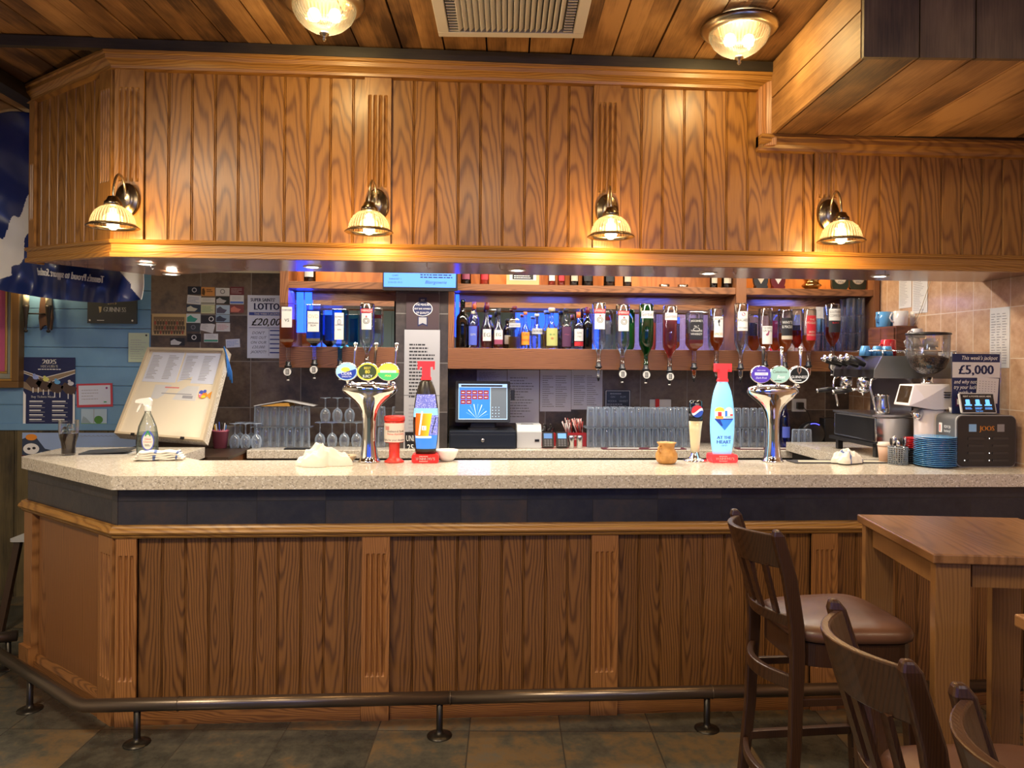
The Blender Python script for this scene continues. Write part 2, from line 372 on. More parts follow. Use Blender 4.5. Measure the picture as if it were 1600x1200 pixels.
# boxed-in duct under the ceiling
bx = b = B(); ang = ROOMROT
Mx = T(1.42, -.05, 0) @ RZ(ang)
o = None
b = B(); L = .87
for i in range(11): b.box(.012+i*.19+.003, .012+(i+1)*.19-.003, -L+.01, 0, 2.70, 2.72, CEILM)
b.box(.03, 2.4, -L+.03, 0, 2.72, 3.03, DARKM)
for i, (z0, z1) in enumerate(((2.70, 2.862), (2.868, 3.03))): b.box(0, .02, -L+.0, 0, z0, z1, BOXS)
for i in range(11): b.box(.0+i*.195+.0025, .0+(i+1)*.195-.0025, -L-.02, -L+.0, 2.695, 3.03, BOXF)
bo = st(b.out('ceiling_box')); bo.matrix_world = Mx
# dark cover strips
b = B(); b.box(-4.2, 1.44, -.075, -.045, 2.985, 3.03, BEAM)
for v in ((1.44, 1.475, -.075, -.03, 2.70, 3.03), (1.44, 2.84, -.075, -.03, 2.70, 2.745)): b.box(*v, BEAM)
st(b.out('trim_1'))
b = B(); b.box(-2.33, -2.24, -3.0, 1.86, 2.965, 3.03, BEAM); st(b.out('trim_2'))
# walls
b = B(); b.box(-4.3, -2.159, 1.875, 1.96, 0, 3.1, CREAM)
BL = NT('blue_boards'); n_ = BL.noise(BL.co(), 3, 4)
BL.set(BL.b.inputs['Base Color'], BL.ramp(n_, [(.3, (.13, .29, .48)), (.7, (.18, .36, .56))])); BL.b.inputs['Roughness'].default_value = .45; BL = BL.m
for i in range(7): b.prism([(1.86, 1.184+i*.132), (1.86, 1.184+i*.132+.124), (1.866, 1.184+i*.132+.129), (1.876, 1.184+i*.132+.13), (1.88, 1.184+i*.132)], -4.3, -2.159, BL, 'x')
for i in range(7, 9): b.prism([(1.86, 1.184+i*.132), (1.86, 1.184+i*.132+.124), (1.866, 1.184+i*.132+.129), (1.876, 1.184+i*.132+.13), (1.88, 1.184+i*.132)], -4.3, -2.159, BL, 'x')
b.box(-4.3, -2.159, 1.845, 1.88, 1.14, 1.184, BL)
WAIN = rustic('wainscot', axis='z', across='x', cols=((.03, .022, .01), (.10, .075, .03), (.16, .12, .05)), pitch=.16)
for i in range(14): b.box(-4.3+i*.155+.002, -4.3+(i+1)*.155-.002, 1.862, 1.88, 0, 1.14, WAIN)
b.box(-2.159, -1.2, 1.86, 1.96, 0, 2.24, SLATE); b.box(-1.2, 2.95, 1.86, 1.96, 0, 3.1, SLATE)
b.box(-2.159, -1.2, 1.86, 1.96, 2.24, 3.1, CREAM)
st(b.out('wall_back'))
b = B(); b.box(2.84, 2.94, -8, 1.96, 0, 3.1, BEIGE); st(b.out('wall_right'))
b = B(); b.box(-4.4, -4.3, -7, 1.96, 0, 3.1, CREAM); st(b.out('wall_left'))
TEAL = C('teal_panelling', (.17, .26, .30), .6)
b = B()
for i in range(48): b.box(-4.4+i*.155+.003, -4.4+(i+1)*.155-.003, -6.82, -6.8, 0, 3.1, TEAL)
b.box(-4.4, 2.94, -6.9, -6.82, 0, 3.1, TEAL); st(b.out('wall_front'))
GLOWB = C('dusk_window', (.02, .08, .5), .2, emit=2.2, ecol=(.02, .10, 1))
WF = C('window_frame', (.05, .05, .07), .5)
for i, (xa, xb, za, zb) in enumerate(((.95, 1.75, 1.55, 2.75), (2.1, 2.5, 1.3, 2.7), (-.9, -.35, 1.3, 2.7), (-2.9, -2.2, 1.3, 2.7))):
    b = B(); b.box(xa, xb, -6.80, -6.785, za, zb, GLOWB)
    wdw = st(b.out('window_%d' % (i+1)))
    b = B()
    for q in ((xa-.05, xa, za-.05, zb+.05), (xb, xb+.05, za-.05, zb+.05), (xa, xb, zb, zb+.05), (xa, xb, za-.05, za), ((xa+xb)/2-.015, (xa+xb)/2+.015, za, zb)):
        b.box(q[0], q[1], -6.80, -6.76, q[2], q[3], WF)
    b.out('frame', wdw)
# inner ceiling of the bar aisle (above the canopy level)
b = B(); b.box(-1.1, 2.84, .05, 1.86, 2.47, 2.50, CREAM); st(b.out('ceiling_aisle'))

# ================================================================ bar canopy (fascia)
def beadboard(x0, x1, z0, z1, m, pitch=.102, bead=.013, dep=.0055, th=.02):
    pts = [(0, th), (0, 0)]; W = x1-x0; x = pitch
    while x < W-.02:
        pts += [(x-bead/2, 0), (x-bead/4, dep), (x-.0008, 0.001), (x+.0008, 0.001), (x+bead/4, dep), (x+bead/2, 0)]; x += pitch
    pts += [(W, 0), (W, th)]
    return B().prism([(a, c) for a, c in pts], z0, z1, m, 'z')
def pilaster(wd, z0, z1, m, fa, fb, n=4, th=.025, fw=.017, dp=.011):
    """fluted board: flat block ends, n round flutes between fa and fb"""
    b = B(); xs = []; mg = (wd-n*fw-(n-1)*.007)/2
    xs.append((0, 0)); x = mg
    for i in range(n):
        for t in range(7): xs.append((x+fw*t/6, math.sin(PI*t/6)))
        x += fw+.007
    xs.append((wd, 0))
    zs = [(z0, 0), (fa, 0), (fa+.006, .6), (fa+.018, 1), (fb-.018, 1), (fb-.006, .6), (fb, 0), (z1, 0)]
    vs = [(p, -th+dp*q*f, z) for z, f in zs for p, q in xs]; k = len(xs)
    b.add(vs, [(j*k+i, j*k+i+1, (j+1)*k+i+1, (j+1)*k+i) for j in range(len(zs)-1) for i in range(k-1)], m)
    b.box(0, wd, -th*.999+dp+.001, 0, z0, z1, m)
    b.add([(0, -th, z0), (0, 0, z0), (0, 0, z1), (0, -th, z1)], [(0, 1, 2, 3)], m); b.add([(wd, -th, z0), (wd, 0, z0), (wd, 0, z1), (wd, -th, z1)], [(3, 2, 1, 0)], m)
    b.add([(0, -th, z0), (wd, -th, z0), (wd, 0, z0), (0, 0, z0)], [(3, 2, 1, 0)], m); b.add([(0, -th, z1), (wd, -th, z1), (wd, 0, z1), (0, 0, z1)], [(0, 1, 2, 3)], m)
    return b
def sweep(path, prof, m, name, parent):
    """mitred moulding: path of xy points (outside is -y side), prof of (outward, z)"""
    P = [Vector(p) for p in path]; n = len(P); b = B(); vs = []
    for i, p in enumerate(P):
        d1 = (P[i]-P[i-1]).normalized() if i else (P[1]-P[0]).normalized(); d2 = (P[i+1]-P[i]).normalized() if i < n-1 else d1
        n1 = Vector((d1.y, -d1.x)); n2 = Vector((d2.y, -d2.x)); nn = (n1+n2); nn = nn/(nn.dot(n1))
        vs += [(p.x+nn.x*a, p.y+nn.y*a, z) for a, z in prof]
    k = len(prof)
    fs = [(i*k+j, (i+1)*k+j, (i+1)*k+(j+1) % k, i*k+(j+1) % k) for i in range(n-1) for j in range(k)]
    fs += [tuple(range(k)), tuple((n-1)*k+j for j in range(k))[::-1]]
    b.add(vs, fs, m); return b.out(name, parent)
CAN = thing('bar_canopy', 'oak panelled canopy hanging over the whole length of the bar', 'canopy')
LE = (-2.25, .62); CO = (-1.55, 0.0)
PX = [(-1.55, -1.425), (-.455, -.335), (.595, .72), (1.65, 1.775)]
ZT, ZB = 2.93, 2.15
for i, (xa, xb) in enumerate(((PX[0][1], PX[1][0]), (PX[1][1], PX[2][0]), (PX[2][1], PX[3][0]), (PX[3][1], 2.84))):
    if i < 2: beadboard(xa, xb, ZB, ZT, OAKF).out('panel', CAN, (xa, 0, 0))
    elif i == 2:
        beadboard(xa, 1.40, ZB, ZT, OAKF).out('panel', CAN, (xa, 0, 0)); beadboard(1.40, xb, ZB, 2.68, OAKF).out('panel', CAN, (1.40, 0, 0))
    else: beadboard(xa, xb, ZB, 2.68, OAKF).out('panel', CAN, (xa, 0, 0))
for i, (xa, xb) in enumerate(PX):
    pilaster(xb-xa, ZB, ZT if i < 3 else 2.68, OAKFP, 2.42, ZT-.09 if i < 3 else 2.70 if i < 3 else 2.665).out('pilaster', CAN, (xa, .006, 0))
# angled left end
va = Vector((CO[0]-LE[0], CO[1]-LE[1])); la = va.length; aa = math.atan2(va.y, va.x)
o = beadboard(0, la, ZB, ZT, OAKF).out('end_panel', CAN, (LE[0], LE[1], 0), (0, 0, aa))
o = pilaster(.12, ZB, ZT, OAKFP, 2.42, ZT-.09).out('pilaster', CAN, (CO[0]-math.cos(aa)*.12, CO[1]-math.sin(aa)*.12+.005, 0), (0, 0, aa))
o = pilaster(.07, ZB, ZT, OAKFP, 2.3, 2.6, n=2).out('pilaster', CAN, (LE[0], LE[1]+.005, 0), (0, 0, aa))
o = None
cor = [(0, 2.915), (.03, 2.918), (.032, 2.93), (.045, 2.942), (.06, 2.95), (.062, 2.968), (.07, 2.972), (.07, 2.985), (0, 2.985)]
EN = (LE[0]+.03, LE[1]+.05)
sweep([EN, LE, CO, (1.44, 0)], cor, OAKT, 'cornice', CAN)
b = B(); OTV = oak('oak_trim_vertical', (.42, .18, .055), (.20, .075, .02), pitch=.5, spacing=.008, var=.05)
b.prism([(1.37, 0), (1.37, -.03), (1.385, -.035), (1.40, -.05), (1.42, -.06), (1.44, -.07), (1.44, 0)], 2.65, 2.95, OTV, 'z'); b.out('cornice_drop', CAN)
cor2 = [(a, z-.285) for a, z in cor]
sweep([(1.37, 0), (2.84, 0)], cor2, OAKT, 'lower_cornice', CAN)
rl = [(0, 2.165), (.028, 2.163), (.034, 2.155), (.03, 2.146), (.022, 2.14), (.022, 2.112), (.03, 2.105), (.03, 2.085), (0, 2.085)]
sweep([EN, LE, CO, (2.84, 0)], rl, OAKT, 'lower_rail', CAN)
b = B(); b.prism([(-2.235, .625), (-1.55, .01), (2.84, .01), (2.84, .47), (-1.1, .47), (-1.72, .88)], 2.092, 2.112, SOFF, 'z'); b.out('soffit', CAN)
b = B(); b.box(-1.1, 2.84, .45, .47, 2.112, 2.47, OAKS); b.box(-1.5, 2.84, .03, .05, 2.11, 3.0, DARKM)
b.prism([(-1.70, .86), (-1.10, .47), (-1.10, .45), (-1.72, .84)], 2.112, 2.47, OAKS, 'z'); b.out('back_board', CAN)
for ch in CAN.children:
    # the angled end rises very slightly towards its free corner
    mw = ch.matrix_basis.copy(); mi = mw.inverted()
    for v in ch.data.vertices:
        q = mw @ v.co
        if q.x < -1.55: q.z += .045*(-1.55-q.x)/.7; v.co = mi @ q
# hooks and recessed spots in the soffit
hk = None
for i, px in enumerate((236, 383, 667, 781, 1022, 1146, 1383)):
    p = at(px, 412, Z=2.092); p.y = max(.1, min(p.y, .3)); p.x = at(px, 412, Y=p.y).x
    if hk is None:
        hk = tag(B().tube([(0, 0, 0), (0, 0, -.018), (.008, 0, -.026), (.016, 0, -.018)], .0016, STEEL, 6).out('cup_hook', loc=(p.x, p.y, 2.092)), '', 'hook', 'cup hooks under the canopy')
    else: dup(hk, (p.x, p.y, 2.092))
hk['label'] = 'small wire cup hook screwed under the canopy'
for o in list(COL.objects):
    if o.name.startswith('cup_hook'): o['label'] = 'small wire cup hook screwed under the canopy'
SPOTG = C('spot_glow', (1, .95, .85), .3, emit=30, ecol=(1, .93, .8))
where = ['over the menu board', 'nearest the angled end', 'over the chrome tap column beside the lottery sheet', 'over the till counter', 'left of the tall light blue tap', 'over the coffee machine']
for i, (px, py) in enumerate(((268, 428), (228, 412), (488, 411), (808, 418), (1107, 424), (1375, 426))):
    p = at(px, py, Z=2.092)
    if i > 1: p.y = .27; p.x = at(px, py, Y=.27).x
    t = thing('recessed_spotlight', 'round recessed spotlight in the canopy underside, '+where[i], 'spotlight', (p.x, p.y, 2.092), 0, 'spotlights under the canopy')
    B().lathe([(.028, 0), (.045, 0), (.045, -.003), (.04, -.005), (.030, -.005), (.028, 0)], WHITE, 20, cap=False).out('rim', t)
    B().lathe([(.0, -.002), (.03, -.002)], SPOTG, 16, cap=False).out('bulb', t)
    lamp('SPOT', (p.x, p.y, 2.08), 14, (1, .88, .70), .03, (0, 0, 0), 125, .9)

# ================================================================ bar counter
BAR = thing('bar_counter', 'long oak panelled bar counter with speckled cream stone worktop', 'bar counter')
b = B(); b.prism([(-1.53, -.065), (2.84, -.065), (2.84, .45), (-1.33, .45), (-1.5, .62), (-1.5, 1.02), (-2.29, 1.02), (-2.29, .60)], 1.06, 1.12, STONE, 'z'); b.out('worktop', BAR, bevel=.006)
ce = (-2.26, .62); cc = (-1.53, 0.0)
vc = Vector((cc[0]-ce[0], cc[1]-ce[1])); lc = vc.length; ac_ = math.atan2(vc.y, vc.x)
b = B(); b.box(0, 2.84-cc[0], 0, .03, .885, 1.06, BAND); b.out('slate_band', BAR, (cc[0], -.012, 0))
b = B(); b.box(0, lc+.006, 0, .03, .885, 1.06, BAND); b.out('slate_band', BAR, (ce[0], ce[1]-.012, 0), (0, 0, ac_))
dr = [(0, .835), (.014, .838), (.02, .846), (.02, .852), (.03, .858), (.034, .866), (.03, .876), (.022, .884), (.018, .892), (0, .895)]
sweep([(-2.26, 1.0), ce, cc, (2.84, 0)], [(a+.012, z) for a, z in dr], OAKT, 'dado_rail', BAR)
SK = oak('oak_skirting', (.30, .125, .035), (.10, .035, .01), axis='x', pitch=.5, spacing=.007, var=.05)
PB = [(-1.53, -1.44), (-.45, -.325), (.60, .725), (1.65, 1.775), (2.72, 2.84)]
for (xa, xb) in ((-1.44, -.45), (-.325, .60), (.725, 1.65), (1.775, 2.72)):
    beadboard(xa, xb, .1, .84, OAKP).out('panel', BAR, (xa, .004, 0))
    b = B(); b.prism([(-.008, 0), (-.008, .085), (-.002, .098), (.01, .10), (.01, 0)], xa+.003, xb-.003, SK, 'x'); b.out('skirting', BAR)
for i, (xa, xb) in enumerate(PB):
    pilaster(xb-xa, 0, .84, OAKPI, .20, .76, n=4 if i else 3).out('pilaster', BAR, (xa, .004, 0))
o = pilaster(.13, 0, .84, OAKPI, .20, .76).out('pilaster', BAR, (cc[0]-math.cos(ac_)*.13, cc[1]-math.sin(ac_)*.13+.003, 0), (0, 0, ac_))
OP2 = oak('oak_plain_panel', (.32, .13, .04), (.17, .062, .018), pitch=.9, spacing=.014)
b = B(); b.box(.13, lc-.13, 0, .02, .1, .84, OP2); b.out('end_panel', BAR, (ce[0], ce[1], 0), (0, 0, ac_))
b = B(); b.box(0, .10, -.022, .02, 0, .84, OAKPI); b.box(-.01, .11, -.04, .02, 0, .15, OAKPI); b.out('pilaster', BAR, (ce[0], ce[1], 0), (0, 0, ac_))
b = B(); b.prism([(-.018, 0), (-.018, .085), (-.008, .105), (.0, .12), (.01, .12), (.01, 0)], .115, lc-.13, SK, 'x'); b.out('skirting', BAR, (ce[0], ce[1], 0), (0, 0, ac_))
b = B(); b.prism([(-2.24, .64), (-1.52, .03), (2.83, .03), (2.83, .12), (-1.48, .12), (-2.14, .68), (-2.14, .98), (-2.24, .98)], .0, 1.058, DARKM, 'z'); b.out('carcass', BAR)

# foot rail
FR = thing('foot_rail', 'dark brass foot rail on short posts along the foot of the bar', 'foot rail', (0, 0, 0))
zr = .165; ry = -.165
P0 = at(125, 1103, Z=zr); P0.y = ry
PL = at(-40, 998, Z=zr)
b = B(); b.tube([(2.7, ry, zr), (.8, ry, zr), (-.05, ry, zr)], .028, RAILM, 16); b.tube([(-.05, ry, zr), (P0.x+.45, ry, zr), (P0.x+.02, ry, zr), (P0.x-.02, ry+.02, zr), (PL.x, PL.y, zr)], .028, RAILM, 16); b.out('tube', FR)
for x in (-1.2, -.045, 1.12):
    b = B(); b.tube([(x, ry, zr), (x+.003, ry, zr)], .031, RAILM, 16); b.out('collar', FR)
q = at(27, 993, Z=zr); b = B(); b.tube([(q.x, q.y, zr), (q.x-.35, q.y-.12, zr)], .028, RAILM, 16); b.out('end_tube', FR)
pp = [(-1.37, ry), (-.09, ry), (1.10, ry), (2.2, ry)]
dl = Vector((PL.x-P0.x, PL.y-P0.y)); 
for f in (.42,): pp.append((P0.x+dl.x*f, P0.y+dl.y*f))
pp.append((q.x-.04, q.y-.01))
for x, y in pp:
    b = B(); b.lathe([(.055, 0), (.055, .003), (.03, .010), (.017, .014), (.014, .03), (.014, zr)], C('post_metal', (.04, .035, .03), .35, .8), 18); b.out('post', FR, (x, y, 0))

# ================================================================ sconces
RIB = NT('ribbed_glass'); RIB.t.nodes.remove(RIB.b)
lw = RIB.n('ShaderNodeLayerWeight', {'Blend': .4})
x_, y_, z_ = RIB.xyz(RIB.co()); ang_ = RIB.ma('ARCTAN2', y_, x_)
sn = RIB.ma('ADD', RIB.ma('MULTIPLY', RIB.ma('SINE', RIB.ma('MULTIPLY', ang_, 40)), .5), .5)
trn = RIB.n('ShaderNodeBsdfTransparent', {0: RIB.mix(sn, (.92, .92, .82), (.34, .31, .20))}); tl = RIB.n('ShaderNodeBsdfTranslucent', {0: (.98, .95, .80)})
gl_ = RIB.n('ShaderNodeBsdfGlossy', {'Color': (.9, .9, .9), 'Roughness': .1})
m1 = RIB.n('ShaderNodeMixShader', {0: RIB.ma('ADD', RIB.ma('MULTIPLY', sn, .14), .035)}); RIB.t.links.new(trn.outputs[0], m1.inputs[1]); RIB.t.links.new(tl.outputs[0], m1.inputs[2])
m2 = RIB.n('ShaderNodeMixShader', {0: RIB.ma('MULTIPLY', lw.outputs['Fresnel'], .6)}); RIB.t.links.new(m1.outputs[0], m2.inputs[1]); RIB.t.links.new(gl_.outputs[0], m2.inputs[2])
RIB.t.links.new(m2.outputs[0], RIB.out.inputs[0]); RIB = RIB.m
def domeglass():
    g = NT('dome_glass'); g.t.nodes.remove(g.b); x_, y_, z_ = g.xyz(g.co()); lw = g.n('ShaderNodeLayerWeight', {'Blend': .4})
    sn = g.ma('ADD', g.ma('MULTIPLY', g.ma('SINE', g.ma('MULTIPLY', g.ma('ARCTAN2', y_, x_), 48)), .5), .5)
    tr = g.n('ShaderNodeBsdfTransparent', {0: g.mix(sn, (.94, .92, .76), (.45, .40, .22))}); tl = g.n('ShaderNodeBsdfTranslucent', {0: (.98, .93, .70)}); gl = g.n('ShaderNodeBsdfGlossy', {'Roughness': .12})
    a = g.n('ShaderNodeMixShader', {0: g.ma('ADD', g.ma('MULTIPLY', sn, .050), .012)}); g.t.links.new(tr.outputs[0], a.inputs[1]); g.t.links.new(tl.outputs[0], a.inputs[2])
    c = g.n('ShaderNodeMixShader', {0: g.ma('MULTIPLY', lw.outputs['Fresnel'], .6)}); g.t.links.new(a.outputs[0], c.inputs[1]); g.t.links.new(gl.outputs[0], c.inputs[2]); g.t.links.new(c.outputs[0], g.out.inputs[0]); return g.m
DOME = domeglass()
def bulbmat():
    g = NT('bulb'); g.t.nodes.remove(g.b); e = g.n('ShaderNodeEmission', {0: (1, .84, .52), 1: 9.0}); t_ = g.n('ShaderNodeBsdfTransparent')
    a = g.n('ShaderNodeMixShader', {0: .45}); g.t.links.new(t_.outputs[0], a.inputs[1]); g.t.links.new(e.outputs[0], a.inputs[2]); g.t.links.new(a.outputs[0], g.out.inputs[0]); return g.m
BULB = bulbmat()
def sconce(x, px, lab):
    t = thing('wall_lamp', lab, 'wall lamp', (x, -.028, 2.335), 0, 'wall lamps on the canopy')
    b = B(); b.X = RX(PI/2)
    b.lathe([(.058, 0), (.058, .006), (.052, .012), (.042, .013), (.036, .020), (.02, .024), (.0, .026)], BRONZE, 28, sx=.9, sy=1.3, cap=False); b.out('backplate', t)
    b = B(); pts = []
    for i in range(17):
        a = PI*i/16; pts.append((0, -.02-.075*(1-math.cos(a)), -.01+.115*math.sin(a)**.8 + (-.03*i/16)))
    b.tube(pts, .0055, NICKEL, 10); b.out('arm', t)
    ye = -.17; zt = -.04
    b = B(); b.lathe([(.008, .022), (.02, .018), (.026, .004), (.034, -.004), (.036, -.016), (.030, -.022), (0, -.022)], BRONZE, 20, c=(0, ye, zt)); b.out('shade_cap', t)
    b = B(); b.X = Matrix()
    b.lathe([(.030, 0), (.050, -.008), (.067, -.022), (.079, -.042), (.086, -.062), (.089, -.080)], RIB, 92, cap=False, wob=lambda a, z: 1+.012*math.sin(46*a)); b.out('lamp_shade', t, (0, ye, zt-.02))
    b = B(); b.lathe([(.086, -.077), (.100, -.086), (.104, -.090), (.100, -.092), (.086, -.086), (.086, -.077)], BRONZE, 32, cap=False); b.out('shade_rim', t, (0, ye, zt-.02))
    b = B(); b.lathe([(.0, -.005), (.013, -.012), (.014, -.03), (.021, -.05), (.025, -.07), (.022, -.088), (.012, -.099), (0, -.102)], BULB, 16); b.out('bulb', t, (0, ye, zt-.02))
    lamp('POINT', (x, ye-.028, 2.335+zt-.095), 13, (1, .60, .24), .03)
    return t
for i, (px, lab) in enumerate(((178, 'brass wall lamp with ribbed glass shade beside the angled canopy end'), (577, 'brass wall lamp on the pilaster above the lotto sheet and blue screen'), (954, 'brass wall lamp on the pilaster right of the middle panel, under the air vent'), (1313, 'brass wall lamp on the pilaster under the boxed ceiling duct'))):
    xx = at(px, 345, Y=-.19).x
    t = sconce(xx, px, lab)
    # the back plate sits on the pilaster centre
    pc = (PX[i][0]+PX[i][1])/2
    for ch in t.children:
        if ch.name.startswith('backplate'): ch.location.x = pc-xx
        if ch.name.startswith('arm'): ch.data.transform(Matrix.Shear('XZ', 4, (0, 0)) if False else Matrix()); 
        if ch.name.startswith('arm'):
            n0 = len(ch.data.vertices)
            for v in ch.data.vertices: v.co.x += (pc-xx)*max(0, 1+(v.co.y+.02)/.15)
# ceiling dome lights
for i, (px, py, lab) in enumerate(((507, 12, 'ribbed glass dome ceiling light left of the air vent'), (1155, 52, 'ribbed glass dome ceiling light beside the boxed ceiling duct'))):
    p = at(px, py, Z=3.0)
    t = thing('ceiling_light', lab, 'ceiling light', (p.x, p.y, 3.03), 0, 'dome ceiling lights')
    B().lathe([(.12, 0), (.152, 0), (.156, -.012), (.15, -.022), (.14, -.03), (.125, -.034), (.112, -.03)], NICKEL, 40, cap=False).out('base_ring', t)
    B().lathe([(.122, -.03), (.118, -.05), (.105, -.075), (.08, -.100), (.05, -.118), (.02, -.13), (0.004, -.132)], DOME, 128, cap=False, wob=lambda a, z: 1+.010*math.sin(46*a)).out('glass_dome', t)
    B().lathe([(.016, -.126), (.018, -.134), (.010, -.140), (.006, -.146), (.009, -.152), (.004, -.160), (0, -.161)], NICKEL, 16).out('finial', t)
    for k in (-1, 1): B().lathe([(0, -.03), (.018, -.04), (.026, -.06), (.02, -.08), (0, -.088)], BULB, 14, c=(.04*k, 0, 0)).out('bulb', t)
    lamp('POINT', (p.x, p.y, 2.955), 20, (1, .74, .42), .05)
# air vent
t = thing('air_vent', 'white ceiling air vent with angled louvre blades', 'air vent', (.173, -.58, 3.03), ROOMROT)
VW = C('vent_paint', (.62, .62, .62), .5)
b = B(); h = .305
for q in ((-h, h, -h, -h+.045), (-h, h, h-.045, h), (-h, -h+.045, -h+.045, h-.045), (h-.045, h, -h+.045, h-.045)): b.box(q[0], q[1], q[2], q[3], -.022, 0, VW)
b.out('frame', t, bevel=.003)
b = B(); b.box(-h+.045, h-.045, -h+.045, h-.045, -.004, 0, DARKM); b.out('duct', t)
for i in range(19):
    x = -.205+.41*i/18; b = B(); b.add([(x-.012, -.25, -.022), (x+.006, -.25, -.004), (x+.006, .25, -.004), (x-.012, .25, -.022), (x-.0105, -.25, -.0235), (x+.0075, -.25, -.0055), (x+.0075, .25, -.0055), (x-.0105, .25, -.0235)], [(0, 1, 2, 3), (4, 7, 6, 5), (0, 4, 5, 1), (3, 2, 6, 7), (0, 3, 7, 4), (1, 5, 6, 2)], VW); b.out('blade', t)
for k in (-1, 1):
    b = B()
    for j in range(22): b.box(k*.236-.018, k*.236+.018, -.25+j*.0235, -.25+j*.0235+.006, -.02, -.014, VW)
    b.out('side_grille', t)
# ================================================================ back bar
LED = C('blue_led', (.0, .02, 1), .4, emit=5, ecol=(.01, .05, 1))
WT = 1.063
BW = thing('back_worktop', 'speckled stone back worktop along the wall behind the bar', 'worktop')
b = B(); b.box(-1.36, 2.835, 1.36, 1.855, WT-.055, WT, STONE); b.out('worktop', BW, bevel=.004)
b = B(); b.box(-1.34, 2.83, 1.40, 1.855, .001, WT-.056, C('dark_cabinet', (.015, .013, .012), .6)); b.out('cabinet', BW)
ZS1, ZS0 = 1.722, 1.585; ZU1, ZU0 = 2.145, 2.10; YF = 1.45
def unit(x0, x1, lab, divs, blue):
    t = thing('back_bar_shelving', lab, 'shelving')
    b = B(); b.box(x0, x1, YF, YF+.022, ZS0, ZS1, OAKS); b.out('bottle_rail', t, bevel=.002)
    b = B(); b.box(x0, x1, YF+.022, 1.86, ZS1-.03, ZS1, OAKS); b.out('shelf', t)
    b = B(); b.box(x0, x1, YF+.01, 1.86, ZU0, ZU1, OAKS); b.out('upper_shelf', t, bevel=.002)
    b = B(); b.box(x0, x1, 1.70, 1.72, ZU1, 2.46, OAKB); b.out('upper_back_panel', t)
    b = B(); b.box(x0+.03, x1-.03, 1.66, 1.67, ZS1+.002, ZU0-.06, MIRROR); b.out('mirror', t)
    b = B(); b.box(x0+.02, x1-.02, 1.655, 1.68, ZU0-.06, ZU0, OAKS); b.out('mirror_rail', t)
    b = B(); b.box(x0+.02, x1-.02, 1.675, 1.70, ZS1, ZU0, DARKM); b.out('back_panel', t)
    for a, c in divs:
        b = B(); b.box(a, c, YF, 1.86, ZS1+.0005, 2.46, OAKSV); b.out('upright', t, bevel=.002)
    for a, c, z0 in blue:
        b = B(); b.box(a, c, 1.64, 1.652, z0, ZU0-.01, LED); b.out('led_panel', t)
    return t
unit(-1.185, -.44, 'left oak back bar shelving above the wine glasses, with mirror back', [(-1.185, -1.13)], [(-1.12, -1.075, 1.82), (-1.065, -1.02, 1.82)])
unit(-.10, 2.83, 'right oak back bar shelving with mirror back behind the row of spirits', [(-.10, -.06), (1.83, 1.90), (2.79, 2.83)], [(-.055, -.03, 1.80)])
for x, p in ((-1.05, 1.3), (.0, 1.2), (.6, 3), (1.3, 3), (2.2, 3.4)): lamp('AREA', (x, 1.58, ZU0-.012), p*.6, (.06, .14, 1), .3, sy=.04)
for x in (-.8, .3, 1.0, 1.6, 2.3): lamp('AREA', (x, 1.53, ZU0-.012), .45, (1, .85, .6), .25, sy=.03)
for x in (-.9, .3, 1.1, 1.9, 2.5): lamp('AREA', (x, 1.52, 2.45), 2.0, (1, .70, .32), .2, sy=.06)
# slate faced pillar with the notice sheets
PIL = tiles('pillar_slate', [(.03, .026, .026), (.06, .05, .045), (.11, .09, .08)], (.2, .19, .18), .345, .322, 'x', 'z', mscale=5, uo=.16, vo=.31)
b = B(); b.box(-.44, -.10, 1.45, 1.86, WT, 2.46, PIL); st(b.out('trim_3'))

def sheet(name, lab, cat, px0, py0, px1, py1, Y, m, draw=None, rz=0, grp=None, th=.0015, tilt=0):
    """flat thing hung on a wall: corners given in the photo, real size from its wall"""
    a = at(px0, py0, Y=Y); c = at(px1, py1, Y=Y); W = c.x-a.x; H = a.z-c.z
    b = B(); b.X = RY(tilt); b.box(-W/2, W/2, -th, 0, -H/2, H/2, m)
    if draw: draw(b, W, H, -th-.0006)
    return tag(b.out(name, loc=((a.x+c.x)/2, Y, (a.z+c.z)/2)), lab, cat, grp)
BROWNB = C('brown_board', (.07, .045, .05), .5); GREYB = C('grey_board', (.46, .46, .48), .5)
def d_quality(b, W, H, y):
    b.disc(0, H*.08, W*.30, WHT, y, H*.21); b.disc(0, H*.08, W*.28, NAVY, y-.0004, H*.195)
    b.poly([(-W*.13, H*.26), (W*.13, H*.26), (W*.12, H*.40), (-W*.12, H*.40)], NAVY, y); b.txt('EST', 0, H*.30, H*.05, WHT, y-.0006)
    b.txt('THE MEASURE', 0, H*.17, H*.06, WHT, y-.0008, w=W*.42); b.txt('BEST BAR AWARDS', 0, H*.06, H*.045, WHT, y-.0008, w=W*.5); b.txt('OF QUALITY', 0, -H*.06, H*.06, WHT, y-.0008, w=W*.4)
    b.poly([(-W*.15, -H*.14), (W*.15, -H*.14), (W*.15, -H*.42), (0, -H*.36), (-W*.15, -H*.42)], NAVY, y); b.poly([(-W*.12, -H*.16), (W*.12, -H*.16), (W*.12, -H*.37), (0, -H*.32), (-W*.12, -H*.37)], C('ribbon_grey', (.4, .4, .42), .6), y-.0004)
sheet('quality_plaque', 'brown plaque with navy oval quality award badge on the pillar', 'plaque', 635, 459, 686, 515, 1.448, BROWNB, d_quality, th=.006)
def d_rules(b, W, H, y):
    b.lines(-W*.36, W*.36, -H*.02, H*.40, 16, INK, y, .45, .4, 2)
    b.rect(-W/2, W/2, -H*.0, -H*.0+.003, INK, y)
    b.lines(-W*.36, W*.2, -H*.45, -H*.06, 14, GREYI, y, .4, .6, 5)
